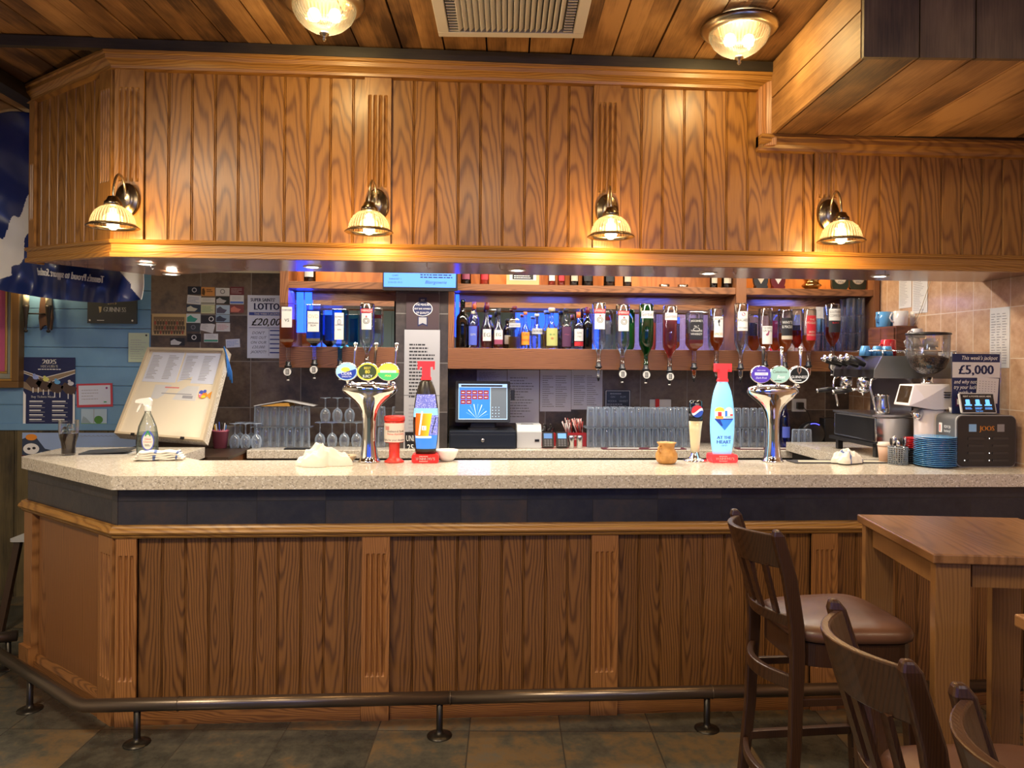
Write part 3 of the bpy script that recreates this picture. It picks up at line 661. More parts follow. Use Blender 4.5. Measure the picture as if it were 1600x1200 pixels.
sheet('notice_board', 'tall pale grey notice of house rules below the brown plaque', 'notice', 632, 515, 686, 721, 1.448, GREYB, d_rules, th=.004)
def d_under(b, W, H, y):
    b.txt('UNDER', 0, H*.2, H*.2, WHT, y, w=W*.85); b.txt('25?', -W*.12, -H*.1, H*.2, WHT, y, w=W*.5); b.lines(-W*.4, W*.45, -H*.42, -H*.12, 4, WHT, y, .4, .3, 3)
sheet('age_notice', 'small black age check notice reading UNDER 25 on the grey notice', 'notice', 633, 675, 660, 722, 1.440, BLACK, d_under)

# ---- screens
t = thing('wall_monitor', 'flat blue order screen hanging above the pillar, reading Blairgowrie', 'screen', (0, 0, 0))
a = at(598, 421, Y=1.36); c = at(715, 455, Y=1.36)
SCR = C('screen_blue', (.05, .15, .6), .2, emit=1.0, ecol=(.10, .27, .95)); SCK = C('screen_ink', (.01, .02, .12), .4)
b = B(); b.rbox(a.x, c.x, 1.36, 1.395, c.z, c.z+.20, BLACK, .006); b.out('casing', t)
b = B(); b.box(a.x+.008, c.x-.012, 1.357, 1.361, c.z+.022, c.z+.19, SCR)
xm = (a.x+c.x)/2
for i, s in enumerate(('QUEEN PIE', 'CHIPS', 'HANDSET 1', '21/01/25 19:15')): b.txt(s, a.x+.08, c.z+.112-i*.022, .011, SCK, 1.3565, w=.11)
b.txt('Blairgowrie', xm+.10, c.z+.045, .022, SCK, 1.3565, ital=True); b.lines(xm-.0, c.x-.03, c.z+.078, c.z+.125, 3, SCK, 1.3565, .5, .1, 4)
b.out('screen', t)
b = B(); b.box(xm-.02, xm+.02, 1.38, 1.45, c.z+.08, c.z+.12, BLACK); b.out('bracket', t)
# till
t = thing('till_monitor', 'black touch screen till glowing blue on the cash drawer', 'till')
a = at(712, 595, Y=1.52); c = at(797, 660, Y=1.52); zb = at(750, 672, Y=1.5).z
BEZ = C('till_bezel', (.015, .02, .028), .45)
b = B(); b.X = T((a.x+c.x)/2, 1.52, (a.z+c.z)/2) @ RX(math.radians(-8)); W = c.x-a.x; H = a.z-c.z
b.rbox(-W/2, W/2, 0, .035, -H/2, H/2, BEZ, .008); b.out('casing', t)
b = B(); b.X = T((a.x+c.x)/2, 1.52, (a.z+c.z)/2) @ RX(math.radians(-8)); SB = C('till_blue', (.02, .1, .5), .2, emit=.9, ecol=(.03, .22, .85)); SG = C('till_grey', (.1, .12, .14), .3, emit=.22, ecol=(.3, .35, .4)); SR = C('till_red', (.2, .02, .02), .3, emit=.35, ecol=(.45, .03, .02)); SL = C('till_light', (.5, .7, 1), .3, emit=.8, ecol=(.4, .65, 1))
w2, h2 = W*.445, H*.43
b.rect(-w2, w2, -h2, h2, SL, -.0004); b.rect(-w2*.98, w2*.30, -h2*.96, h2*.8, SB, -.0008); b.rect(w2*.32, w2*.98, -h2*.96, h2*.8, SG, -.0008); b.rect(-w2*.9, w2*.8, h2*.84, h2*.94, BLACK, -.0008)
for r, n in ((0, 5), (1, 5), (2, 2)):
    for i in range(n):
        x0 = -w2*.92+i*w2*.235; z0 = h2*.52-r*h2*.27; b.rect(x0, x0+w2*.215, z0-h2*.12, z0+h2*.12, SR, -.0012); b.rect(x0+w2*.05, x0+w2*.16, z0-.003, z0+.001, SL, -.0016)
for r in range(4):
    for i in range(3): b.rect(w2*.38+i*w2*.13, w2*.38+i*w2*.13+.005, -h2*.85+r*h2*.17, -h2*.85+r*h2*.17+.005, SL, -.0012)
for i in range(9):
    a1 = math.radians(20+i*16); q = .14; ox, oz = -w2*.25, -h2*.95
    f = lambda an, L: (ox+math.cos(an)*L, oz+math.sin(an)*L)
    L = min(h2*.95/max(math.sin(a1), .2), w2*.6 if 60 < math.degrees(a1) < 120 else w2*.5)
    b.poly([(ox, oz), f(a1, L), f(a1+.06, L)], SL if i % 2 else C('till_mid', (.1, .3, .8), .2, emit=.6, ecol=(.1, .35, .95)), -.0010)
b.out('screen', t)
b = B(); b.prism([(-.09, 0), (.09, 0), (.05, .10), (-.05, .10)], 1.56, 1.60, BLACK, 'y'); b.X = Matrix()
o = b.out('stand', t, ((a.x+c.x)/2, 0, zb)); b = B(); b.rbox(-.10, .10, 1.49, 1.66, 0, .012, BLACK, .02, 'z'); b.out('base', t, ((a.x+c.x)/2, 0, zb))
b = B(); b.box(c.x+.005, c.x+.03, 1.53, 1.55, a.z-.13, a.z-.06, BLACK); b.out('card_reader', t)
t = thing('cash_drawer', 'black metal cash drawer with a small lock under the till', 'cash drawer')
a2 = at(702, 672, Y=1.42); c2 = at(806, 704, Y=1.42)
DRK = C('drawer_metal', (.018, .024, .036), .4, .3)
b = B(); b.box(a2.x, c2.x, 1.42, 1.82, WT, zb, DRK); b.out('body', t, bevel=.003)
b = B(); b.box(a2.x+.008, c2.x-.008, 1.412, 1.42, WT+.012, zb-.02, DRK); dd = b.out('drawer', t, bevel=.002)
b = B(); b.X = T(0, 1.412, 0) @ RX(PI/2); b.lathe([(.012, 0), (.012, .006), (.009, .009), (0, .009)], STEEL, 18, c=((a2.x+c2.x)/2, (WT+zb)/2, 0)); b.out('lock', dd)
# blank dark board left of till
# receipt printer
t = thing('receipt_printer', 'pale grey receipt printer beside the cash drawer', 'printer'); a = at(808, 664, Y=1.45); c = at(846, 702, Y=1.45)
LG = C('light_grey_plastic', (.52, .53, .54), .4)
b = B(); b.prism([(1.45, WT), (1.45, WT+.11), (1.49, a.z), (1.62, a.z), (1.62, WT)], a.x, c.x, LG, 'x'); b.out('body', t, bevel=.004)
b = B(); b.box(c.x-.045, c.x-.015, 1.447, 1.45, WT+.045, WT+.06, BLACK); b.out('panel_light', t)
b = B(); b.box(a.x+.03, c.x-.05, 1.50, 1.53, a.z, a.z+.002, BLACK); b.out('paper_slot', t)
# card terminals
for i, (x0, lab) in enumerate(((848, 'black card terminal with grey screen next to the receipt printer'), (870, 'black card terminal with lit blue screen beside the steel shakers'))):
    a = at(x0, 677, Y=1.43); c = at(x0+18, 702, Y=1.43); t = thing('card_terminal', lab, 'card terminal', ((a.x+c.x)/2, 1.43, WT), 0, 'card terminals by the till')
    b = B(); b.X = RX(math.radians(-22)); W = c.x-a.x; b.rbox(-W/2, W/2, 0, .02, .01, .115, BLACK, .008); b.out('body', t)
    b = B(); b.X = RX(math.radians(-22)); b.rect(-W*.36, W*.36, .07, .105, C('term_screen%d' % i, (.1, .2, .4), .2, emit=.25+.6*i, ecol=(.15, .35, .8)), -.001); b.out('screen', t)
    b = B(); b.X = RX(math.radians(-22))
    for r in range(4):
        for k in range(3): b.box(-W*.33+k*W*.24, -W*.33+k*W*.24+W*.17, -.002, 0, .018+r*.012, .026+r*.012, C('key_grey', (.12, .12, .13), .5))
    b.out('keypad', t)
# steel shakers, straw box
for i, px in enumerate((893, 906)):
    p = at(px, 703, Y=1.45); b = B(); b.lathe([(.017, 0), (.019, .002), (.021, .06), (.0215, .062), (.0215, .075), (.018, .083), (0, .086)], STEEL, 20)
    tag(b.out('steel_shaker', loc=(p.x, 1.47, WT)), ('small steel shaker next to the blue-lit card terminal', 'small steel shaker at the end of the tumbler rows, before the straw tub')[i], 'shaker', 'steel shakers by the card terminals')
p0 = at(884, 670, Y=1.56); p1 = at(914, 684, Y=1.56)
STRAW = [C('straw_pink', (.75, .45, .42), .5), C('straw_white', (.8, .75, .72), .5), C('straw_black', (.03, .02, .02), .5), C('straw_red', (.5, .06, .05), .5)]
b = B(); rd = random.Random(5)
for i in range(75):
    x = rd.uniform(-.06, .06); y = rd.uniform(-.03, .03); b.tube([(x, y, .092), (x+rd.uniform(-.035, .012), y+rd.uniform(-.02, .02), rd.uniform(.15, .19))], .0028, STRAW[i % 4], 5)
o = b.out('drinking_straws', loc=((p0.x+p1.x)/2, 1.60, WT)); tag(o, 'bunch of striped drinking straws standing in the red tub', 'straws'); o['kind'] = 'stuff'
b = B(); b.box(-.075, .075, -.045, .045, 0, .09, C('red_tub', (.35, .015, .02), .4)); b.txt('MONIN', 0, .062, .014, WHT, -.0465); b.txt('LE SIROP', 0, .045, .009, WHT, -.0465)
tag(b.out('straw_tub', loc=((p0.x+p1.x)/2, 1.60, WT)), 'red tub holding the striped straws behind the shakers', 'tub')
b = B(); b.box(-.05, .05, -.04, .04, 0, .085, C('red_tub', (.35, .015, .02), .4)); tag(b.out('condiment_tub', loc=(at(857, 680, Y=1.58).x, 1.62, WT)), 'dark red tub of wrapped mixers behind the card terminals', 'tub')
b = B()
for i in range(26): b.tube([(rd.uniform(-.04, .04), rd.uniform(-.03, .03), .087), (rd.uniform(-.06, .06), rd.uniform(-.03, .03), rd.uniform(.10, .15))], .004, glass('clear_wrap', (.85, .85, .85)), 6)
o = b.out('wrapped_stirrers', loc=(at(857, 680, Y=1.58).x, 1.62, WT)); tag(o, 'tangle of clear wrapped stirrers in the dark red tub', 'stirrers'); o['kind'] = 'stuff'
# papers under the shelf
BP = C('blue_lit_paper', (.78, .80, .90), .6)
def d_list(seed, cols=1):
    def f(b, W, H, y):
        for k in range(cols):
            a = -W*.42+k*W*.84/cols; b.lines(a, a+W*.76/cols, -H*.40, H*.38, 15, GREYI, y, .35, .6, seed+k)
    return f
for i, (x0, x1, y1, lab, sd, cc_) in enumerate(((745, 792, 600, 'plain sheet pinned behind the till screen', 11, 1), (793, 842, 661, 'long price sheet pinned right of the till screen', 12, 1), (844, 892, 643, 'printed sheet in two columns, middle one pinned under the shelf', 13, 2), (893, 941, 640, 'printed sheet in two columns beside the small dark plaque', 14, 2))):
    sheet('price_sheet', lab, 'paper', x0, 578, x1, y1, 1.855 if i != 1 else 1.85, BP, d_list(sd, cc_), grp='sheets pinned under the shelf')
def d_hours(b, W, H, y):
    for q in ((-W*.47, W*.47, H*.44, H*.46), (-W*.47, W*.47, -H*.46, -H*.44), (-W*.47, -W*.45, -H*.46, H*.46), (W*.45, W*.47, -H*.46, H*.46)): b.rect(*q, WHT, y)
    G2 = C('plaque_print', (.35, .38, .45), .6)
    b.lines(-W*.3, W*.3, H*.25, H*.36, 1, G2, y); b.txt('GIN', -W*.2, H*.1, H*.10, G2, y, w=W*.25); b.txt('RUM', W*.2, H*.1, H*.10, G2, y, w=W*.25)
    b.txt('VODKA', -W*.22, -H*.12, H*.11, G2, y, w=W*.34); b.txt('WHISKY', W*.22, -H*.12, H*.11, G2, y, w=W*.34); b.lines(-W*.42, W*.42, -H*.38, -H*.18, 2, G2, y)
sheet('measures_plaque', 'small dark framed spirit measures plaque above the glasses', 'plaque', 945, 609, 985, 640, 1.855, C('plaque_dark', (.02, .028, .05), .3), d_hours, th=.008)
# sockets
for px0, py0, px1, py1, lab in ((1015, 624, 1048, 646, 'white double wall socket with a red switch fob above the glasses'), (1237, 623, 1259, 643, 'white wall socket with a black plug right of the second tap column')):
    a = at(px0, py0, Y=1.858); c = at(px1, py1, Y=1.858); W = c.x-a.x; H = a.z-c.z
    t = thing('wall_socket', lab, 'socket', ((a.x+c.x)/2, 1.86, (a.z+c.z)/2))
    b = B(); b.rbox(-W/2, W/2, -.009, 0, -H/2, H/2, WHITE, .005); b.out('faceplate', t)
    if W > .12:
        b = B(); b.rbox(-W*.25, -W*.08, -.025, -.009, -.01, .055, RED, .005); b.out('switch_fob', t)
        b = B()
        for dx in (-.32, .22): b.box(W*dx, W*dx+.01, -.010, -.009, -.02, -.005, BLACK)
        b.out('pin_holes', t)
    else:
        b = B(); b.rbox(-.022, .022, -.04, -.009, -.028, .022, BLACK, .006); pl = b.out('plug', t)
        b = B(); b.tube([(.02, -.03, -.01), (.06, -.035, -.06), (.09, -.03, -.16), (.08, -.03, -.26)], .003, BLACK, 6); b.out('cable', t)

# ================================================================ bottles
CL = glass('clear_glass', (.965, .98, .99), edge=.62); GRN = glass('green_glass', (.10, .62, .32)); BLU = glass('blue_glass', (.25, .62, .92)); DKG = glass('dark_green_glass', (.06, .22, .12)); COB = glass('cobalt_glass', (.12, .2, .85)); BRG = glass('brown_glass', (.35, .16, .06))
def liq(name, col, dens=.55):
    if name in MC: return MC[name]
    g = NT(name); g.t.nodes.remove(g.b); tr = g.n('ShaderNodeBsdfTransparent', {0: col}); df = g.n('ShaderNodeBsdfTranslucent', {0: tuple(min(1, c*1.1) for c in col)})
    mx = g.n('ShaderNodeMixShader', {0: dens*.5}); g.t.links.new(tr.outputs[0], mx.inputs[1]); g.t.links.new(df.outputs[0], mx.inputs[2]); g.t.links.new(mx.outputs[0], g.out.inputs[0]); MC[name] = g.m; return g.m
L_AMB = liq('amber_spirit', (.85, .36, .07), .9); L_DRK = C('dark_rum', (.012, .005, .004), .08); L_CLR = liq('clear_spirit', (.86, .9, .95), .1); L_PNK = liq('pink_gin', (.92, .38, .32)); L_RED = liq('red_spirit', (.65, .14, .04)); L_YEL = liq('yellow_spirit', (.85, .65, .25)); L_GRN = liq('green_spirit', (.2, .7, .4))
LW = C('label_white', (.72, .71, .66), .6); LB = C('label_black', (.015, .015, .018), .5); LO = C('label_orange', (.85, .30, .03), .5); LR = C('label_red', (.50, .02, .03), .5); LBL = C('label_blue', (.08, .12, .55), .5); LTAN = C('label_tan', (.55, .48, .36), .6); LPK = C('label_plum', (.30, .06, .12), .5); LSIL = C('label_silver', (.5, .52, .55), .4)
def curve(r, sq=False):
    if sq: return lambda x, z: (x, -r-.0014, z)
    return lambda x, z: ((r+.0014)*math.sin(x/r), -(r+.0014)*math.cos(x/r), z)
def label(t, r, z0, z1, hw, m, texts=(), sq=False, extra=None):
    b = B(); fn = curve(r, sq)
    b.patch([z0, (z0+z1)/2, z1], lambda z: -hw, lambda z: hw, fn, m, 10)
    f2 = (lambda x, z: (x, -r-.002, z)) if sq else (lambda x, z: ((r+.002)*math.sin(x/r), -(r+.002)*math.cos(x/r), z))
    for s, x, z, h, mm in texts: b.txt(s, x, z, h, mm, w=hw*1.8, fn=f2)
    if extra: extra(b, f2)
    return b.out('label', t)
def bottle(name, lab, loc, H, r, shape, gm, lm, lev, cap, capm, labels, inv=False, grp=None, seg=20):
    """shape: list of (radius factor, height factor) up to the neck; upright local frame, flipped for optics"""
    t = thing(name, lab, 'bottle', loc, 0, grp); sq = shape == 'square'
    pr = {'round': [(.0, .0), (.86, .0), (1, .02), (1, .60), (.92, .68), (.62, .76), (.36, .82), (.30, .86), (.30, .97), (.36, .975), (.36, 1)],
          'broad': [(.0, .0), (.9, .0), (1, .02), (1, .55), (.95, .63), (.75, .70), (.42, .76), (.32, .80), (.30, .97), (.34, .975), (.34, 1)],
          'square': [(.0, .0), (.95, .0), (1, .015), (1, .62), (.9, .67), (.5, .72), (.3, .76), (.28, .97), (.34, .975), (.34, 1)],
          'bulb': [(.0, .0), (.8, .0), (.95, .03), (1, .25), (.98, .42), (.75, .55), (.40, .66), (.28, .74), (.27, .95), (.34, .96), (.34, 1)],
          'wine': [(.0, .0), (.95, .0), (1, .02), (1, .58), (.9, .66), (.55, .73), (.36, .80), (.33, .97), (.38, .975), (.38, 1)]}[shape]
    sg = 4 if sq else seg; f = math.sqrt(2) if sq else 1
    def prof(k, z0=0): return [(a*r*f-(k if a > 0 else 0), c*H) for a, c in pr]
    M0 = (RX(PI) if inv else Matrix()) @ (RZ(PI/4) if sq else Matrix())
    b = B(); b.X = M0; b.lathe(prof(0), gm, sg, smooth=not sq, cap=False)
    b.out('glass', t, bevel=.006 if sq else 0)
    if lm:
        P = prof(.004); P = [(max(a, 0), max(z, .006)) for a, z in P]
        def rad(z):
            for (a0, z0), (a1, z1) in zip(P, P[1:]):
                if z0 <= z <= z1 and z1 > z0: return a0+(a1-a0)*(z-z0)/(z1-z0)
            return P[-1][0]
        zc = lev*H
        Q = ([(0, zc), (rad(zc), zc)]+[q for q in P if zc < q[1] < H*.97] if inv else [q for q in P if q[1] < zc]+[(rad(zc), zc), (0, zc)])
        b = B(); b.X = M0; b.lathe(Q, lm, sg, smooth=not sq, cap=inv); b.out('liquid', t)
    if cap:
        b = B(); b.X = RX(PI) if inv else Matrix()
        if cap == 'tall': b.lathe([(.36*r+.002, .86*H), (.36*r+.002, 1.02*H), (0, 1.02*H)], capm, 16)
        elif cap == 'stopper': b.lathe([(.25*r, H), (.48*r, H), (.5*r, H+.02), (.42*r, H+.026), (0, H+.026)], capm, 16)
        else: b.lathe([(.40*r, .93*H), (.40*r, 1.01*H), (0, 1.01*H)], capm, 16)
        b.out('cap', t)
    for L in labels:
        z0, z1, hw, m = L[:4]; tx = L[4] if len(L) > 4 else ()
        if inv: z0, z1 = -z1*H, -z0*H
        else: z0, z1 = z0*H, z1*H
        h = z1-z0
        label(t, r, z0, z1, r*hw, m, [(s, 0, z0+h*q, h*k, mm) for s, q, k, mm in tx], sq, L[5] if len(L) > 5 else None)
    return t
OPT = None
def optic(x, y, z, lab, style):
    """measuring dispenser fixed to the rail: collar, chamber, badge, spout; z is the mouth of the bottle"""
    t = thing('spirit_optic', lab, 'spirit dispenser', (x, y, z), 0, 'spirit dispensers on the bottle rail')
    b = B(); b.lathe([(.013, .012), (.016, .008), (.017, -.012), (.024, -.016), (.024, -.022), (.017, -.028), (.012, -.032)], BLACK, 18); b.out('collar', t)
    b = B(); b.box(-.006, .006, .02, YF-y, -.028, -.018, BLACK); b.out('bracket', t)
    if style == 0:
        b = B(); b.X = T(0, -.014, -.055) @ RX(PI/2); b.lathe([(.029, -.006), (.029, .003), (.027, .006), (.0, .006)], BLACK, 26); b.out('badge_ring', t)
        b = B(); b.X = T(0, -.0205, -.055); b.disc(0, 0, .0245, LW, 0); b.rect(-.011, .011, -.016, .016, LB, -.0006); b.lines(-.009, .009, -.013, .013, 3, LW, -.001, .5, .1, 3); b.out('badge', t)
    else:
        b = B(); b.lathe([(.015, -.03), (.017, -.04), (.014, -.07), (.011, -.082)], CL, 18); b.out('chamber', t)
        b = B(); b.lathe([(0.0, -.034), (.012, -.034), (.011, -.066), (0, -.068)], style, 14); b.out('measure', t)
    b = B(); b.lathe([(.010, -.08), (.009, -.10), (.006, -.104), (.006, -.113)], BLACK, 14); b.out('spout', t)
    if style == 0:
        b = B(); b.lathe([(.008, -.104), (.009, -.112), (.0, -.113)], LW, 12); b.out('spout_tip', t)
    return t
def emblem(kind):
    def f(b, fn):
        def P(pts, m): b.add([fn(*p) for p in pts], [tuple(range(len(pts)))], m)
        def D(x, z, rx, rz, m, n=16): P([(x+rx*math.cos(2*PI*i/n), z+rz*math.sin(2*PI*i/n)) for i in range(n)], m)
        def E2(x, z, rx, rz, m, k=.82):
            n = 18; V = [fn(x+rx*q*math.cos(2*PI*i/n), z+rz*q*math.sin(2*PI*i/n)) for q in (1, k) for i in range(n)]; b.add(V, [(i, (i+1) % n, n+(i+1) % n, n+i) for i in range(n)], m)
        if kind == 'smir': E2(0, -.115, .021, .020, INK); E2(0, -.115, .013, .012, INK, .7); D(0, -.087, .006, .005, LR)
        if kind == 'jd': E2(0, -.12, .022, .013, LW, .85)
        if kind == 'grouse': P([(-.016, -.177), (-.004, -.165), (.004, -.15), (.010, -.152), (.007, -.163), (.004, -.178), (-.006, -.185)], LPK)
        if kind == 'bac': D(.0, -.075, .012, .012, LPK)
        if kind == 'sailor': P([(-.006, -.08), (.004, -.075), (.007, -.09), (.001, -.10), (.006, -.12), (-.002, -.118), (-.004, -.10), (-.009, -.092)], INK)
        if kind == 'sap': D(0, -.085, .009, .013, LSIL); E2(0, -.085, .012, .017, INK, .85)
    return f
ORANGE = C('seal_orange', (.75, .16, .04), .4); CAPR = C('cap_maroon', (.12, .01, .015), .4); CORK = C('cork', (.55, .36, .18), .7)
OP = [ # px, top y, height, radius, shape, glass, liquid, fill level (0 bottom..), labels, optic style, label text
 (451, 474, .40, .045, 'square', CL, L_AMB, .28, [(.07, .42, .72, LW, [('COURVOISIER', .80, .10, NAVY), ('VS', .28, .16, INK)])], 0, 'upturned square cognac bottle with a white VS label, first above the lottery sheet'),
 (492, 476, .38, .045, 'square', CL, L_DRK, .10, [(.13, .50, .80, LW, [('OVD', .66, .20, LTAN), ('DEMERARA', .38, .09, INK), ('RUM', .26, .09, INK)])], 0, 'upturned square bottle of nearly black rum with a white label'),
 (532, 483, .36, .046, 'square', BLU, None, 0, [(.08, .60, .62, LW, [('BOMBAY', .82, .07, NAVY), ('SAPPHIRE', .52, .06, NAVY), ('GIN', .35, .06, NAVY)], emblem('sap'))], 0, 'upturned square pale blue glass gin bottle behind the left tap column'),
 (574, 474, .40, .046, 'round', CL, L_CLR, .40, [(.10, .17, .9, LR, [('SMIRNOFF', .25, .6, LW)]), (.18, .46, .72, LW, [], emblem('smir'))], L_CLR, 'upturned clear vodka bottle with red band, over the left tap column'),
 (936, 473, .42, .046, 'round', CL, L_CLR, .45, [(.11, .18, .9, LR, [('SMIRNOFF', .25, .6, LW)]), (.19, .45, .80, LW, [], emblem('smir'))], L_CLR, 'upturned clear vodka bottle with red band on the clear-sided dispenser'),
 (973, 476, .42, .046, 'round', CL, L_CLR, .45, [(.11, .18, .9, LR, [('SMIRNOFF', .25, .6, LW)]), (.19, .45, .80, LW, [], emblem('smir'))], 0, 'upturned clear vodka bottle with red band next to the green gin bottle'),
 (1010, 475, .43, .048, 'round', GRN, L_GRN, .25, [(.12, .24, .95, LW, [('Gordon\'s', .3, .5, NAVY)])], 0, 'upturned green glass gin bottle with a white label band'),
 (1047, 478, .43, .048, 'round', CL, L_PNK, .22, [(.12, .24, .95, LW, [('Gordon\'s', .3, .5, LPK)])], 0, 'upturned pink gin bottle with a white label band'),
 (1085, 487, .37, .047, 'square', CL, L_AMB, .55, [(.14, .55, .92, LB, [('JACK DANIEL\'S', .84, .10, LW), ('No 7', .60, .08, LW), ('TENNESSEE', .38, .08, LW), ('WHISKEY', .22, .10, LW)], emblem('jd'))], L_AMB, 'upturned square whiskey bottle with a black label'),
 (1120, 482, .38, .046, 'broad', CL, L_AMB, .42, [(.16, .55, .70, LW, [('SAILOR JERRY', .84, .09, INK), ('SPICED', .10, .12, LO)], emblem('sailor'))], L_AMB, 'upturned spiced rum bottle with a white label above the light blue tap'),
 (1158, 474, .43, .044, 'round', CL, L_CLR, .5, [(.14, .46, .86, LW, [('BACARDI', .48, .16, INK), ('CARTA BLANCA', .12, .08, INK)], emblem('bac'))], L_CLR, 'upturned clear white rum bottle with a dark red round emblem'),
 (1196, 482, .38, .046, 'broad', CL, L_AMB, .56, [(.34, .68, .80, LW, [('THE FAMOUS', .84, .10, INK), ('GROUSE', .68, .12, INK)], emblem('grouse'))], L_AMB, 'upturned whisky bottle with a pale label showing a game bird'),
 (1227, 484, .38, .047, 'broad', CL, L_AMB, .45, [(.16, .50, .88, LB, [('WHYTE', .66, .17, LW), ('& MACKAY', .42, .17, LW)]), (.50, .57, .88, LTAN)], L_AMB, 'upturned whisky bottle with a black label over the right tap column'),
 (1264, 483, .38, .047, 'broad', CL, L_AMB, .5, [(.13, .60, .72, LR, [('THE', .80, .08, LTAN), ('POGUES', .66, .10, LTAN), ('IRISH', .30, .08, LTAN), ('WHISKEY', .18, .08, LTAN)])], L_AMB, 'upturned whiskey bottle with a tall red label'),
 (1301, 475, .385, .049, 'broad', CL, L_RED, .44, [(.10, .32, .92, LW, [('SOUTHERN', .62, .24, INK), ('COMFORT', .30, .24, INK)]), (.32, .54, .95, LB, [('BLACK', .75, .14, LR)])], 0, 'upturned liqueur bottle with a black and cream label by the coffee machine')]
OPN = {451: 'cognac with a white VS label', 492: 'nearly black rum', 532: 'pale blue square gin bottle', 574: 'red banded vodka over the left tap column', 936: 'first red banded vodka right of the standing bottles', 973: 'second red banded vodka, next to the green bottle', 1010: 'green gin bottle', 1047: 'pink gin bottle', 1085: 'square whiskey bottle with black label', 1120: 'spiced rum above the light blue tap', 1158: 'clear white rum', 1196: 'whisky with the game bird label', 1227: 'whisky with black label over the right tap column', 1264: 'whiskey with the tall red label', 1301: 'black and cream labelled liqueur by the coffee machine'}
for px, py, H, r, sh, gm, lm, lv, lbs, sty, lab in OP:
    p = at(px, py, Y=1.395); zt = p.z
    bottle('spirit_bottle', lab, (p.x, 1.395, zt), H-.03, r, sh, gm, lm, lv, None, None, lbs, inv=True, grp='upturned spirit bottles')
    optic(p.x, 1.395, zt-(H-.03)-.012, ('badged' if sty == 0 else 'clear sided')+' spirit dispenser under the '+OPN[px], sty)
# standing bottles on the middle shelf
SB_ = [ # px, top y, radius px, shape, glass, liquid, level, cap, capmat, labels, Y, text
 (723, 468, 11, 'wine', DKG, L_DRK, .7, 'cap', GRN, [], 1.52, 'dark green gin bottle with a white diamond label, first on the shelf'),
 (739, 486, 8, 'round', CL, L_CLR, .6, 'cap', LTAN, [(.08, .60, .95, LBL, [('GIN', .5, .12, LSIL)])], 1.50, 'small bottle with a blue patterned wrap, behind it an orange cap'),
 (741, 472, 9, 'round', CL, L_PNK, .5, 'tall', ORANGE, [], 1.59, 'tall clear bottle with an orange-red sealed neck'),
 (761, 473, 9.5, 'bulb', CL, L_PNK, .3, 'tall', CAPR, [(.16, .42, .80, LW, [('EG', .35, .35, INK)])], 1.52, 'pale gin bottle with maroon neck foil and two letters on a white label'),
 (779, 482, 9.5, 'bulb', CL, L_RED, .35, 'tall', LB, [(.22, .46, .80, LW, [('EG', .35, .35, INK)]), (.10, .22, .8, LPK)], 1.51, 'short black capped bottle with two letters on white above a plum band'),
 (766, 492, 7, 'round', DKG, L_DRK, .6, 'cap', LBL, [], 1.62, 'small dark green bottle standing behind the two with white lettered labels'),
 (793, 498, 6, 'round', BRG, L_DRK, .6, 'cap', LB, [(.15, .45, .9, LTAN)], 1.60, 'small brown bottle with tan label half hidden behind the flowery one'),
 (804, 478, 10, 'square', CL, L_YEL, .28, 'cap', CAPR, [(.50, .60, .95, LSIL, [('SILENT POOL', .3, .4, INK)])], 1.52, 'square clear bottle with a silver band and golden liquid'),
 (821, 487, 8, 'bulb', CL, L_CLR, .4, 'cap', ORANGE, [(.10, .45, .98, LO, [('GIN', .7, .18, INK), ('ORANGE', .3, .16, LR)])], 1.52, 'slim bottle with a bright orange label and orange cap'),
 (839, 490, 10.5, 'bulb', CL, L_CLR, .5, 'cap', LSIL, [(.42, .58, .95, LSIL, [('CAORUNN', .3, .45, INK)])], 1.52, 'round shouldered clear bottle with a silver band next to the orange label'),
 (862, 486, 12, 'bulb', CL, L_YEL, .5, 'stopper', LTAN, [(.08, .55, .85, C('floral', (.45, .48, .16), .6), [('*', .2, .3, LR), ('* *', .5, .2, GRN)])], 1.52, 'fat clear bottle with yellow green floral wrap'),
 (885, 487, 9.2, 'wine', CL, L_DRK, .55, 'stopper', LB, [(.06, .60, .95, C('purple_wrap', (.09, .03, .08), .5), [('~', .5, .3, LPK)])], 1.52, 'bottle with a dark purple wrap and black stopper'),
 (904, 488, 9, 'round', CL, L_CLR, .4, 'tall', ORANGE, [(.22, .55, .95, LW, [('GIN', .6, .16, INK), ('1761', .3, .14, INK)]), (.08, .20, .95, LR)], 1.52, 'bottle with an orange capped neck and white label over a red band'),
 (918, 480, 9, 'wine', DKG, L_DRK, .7, 'tall', CAPR, [], 1.54, 'dark bottle with maroon foil, last before the upturned vodkas')]
for px, py, rp, sh, gm, lm, lv, cp, cm, lbs, Y, lab in SB_:
    p = at(px, py, Y=Y); H = (p.z-ZS1)/1.02; r = rp*.92*(Y+3.39)/1150
    t = bottle('gin_bottle' if 'gin' in lab.lower() else 'bottle', lab, (p.x, Y, ZS1), H, r, sh, gm, lm, lv, cp, cm, lbs, grp='bottles standing on the middle shelf')
    if px == 720:
        b = B(); fn = curve(r); z = H*.30; h = H*.16
        b.add([fn(-r*.7, z), fn(-r*.2, z-h*.7), fn(r*.3, z-h), fn(r*.9, z), fn(r*.3, z+h), fn(-r*.2, z+h*.7)], [(0, 1, 5), (1, 2, 4, 5), (2, 3, 4)], LW); b.rect(-.03, .03, .01, .025, LW, -r-.002); b.txt('HENDRICK\'S', .0, z-.006, .012, INK, w=.06, fn=lambda x, zz: ((r+.003)*math.sin(x/r), -(r+.003)*math.cos(x/r), zz)); b.out('label', t)
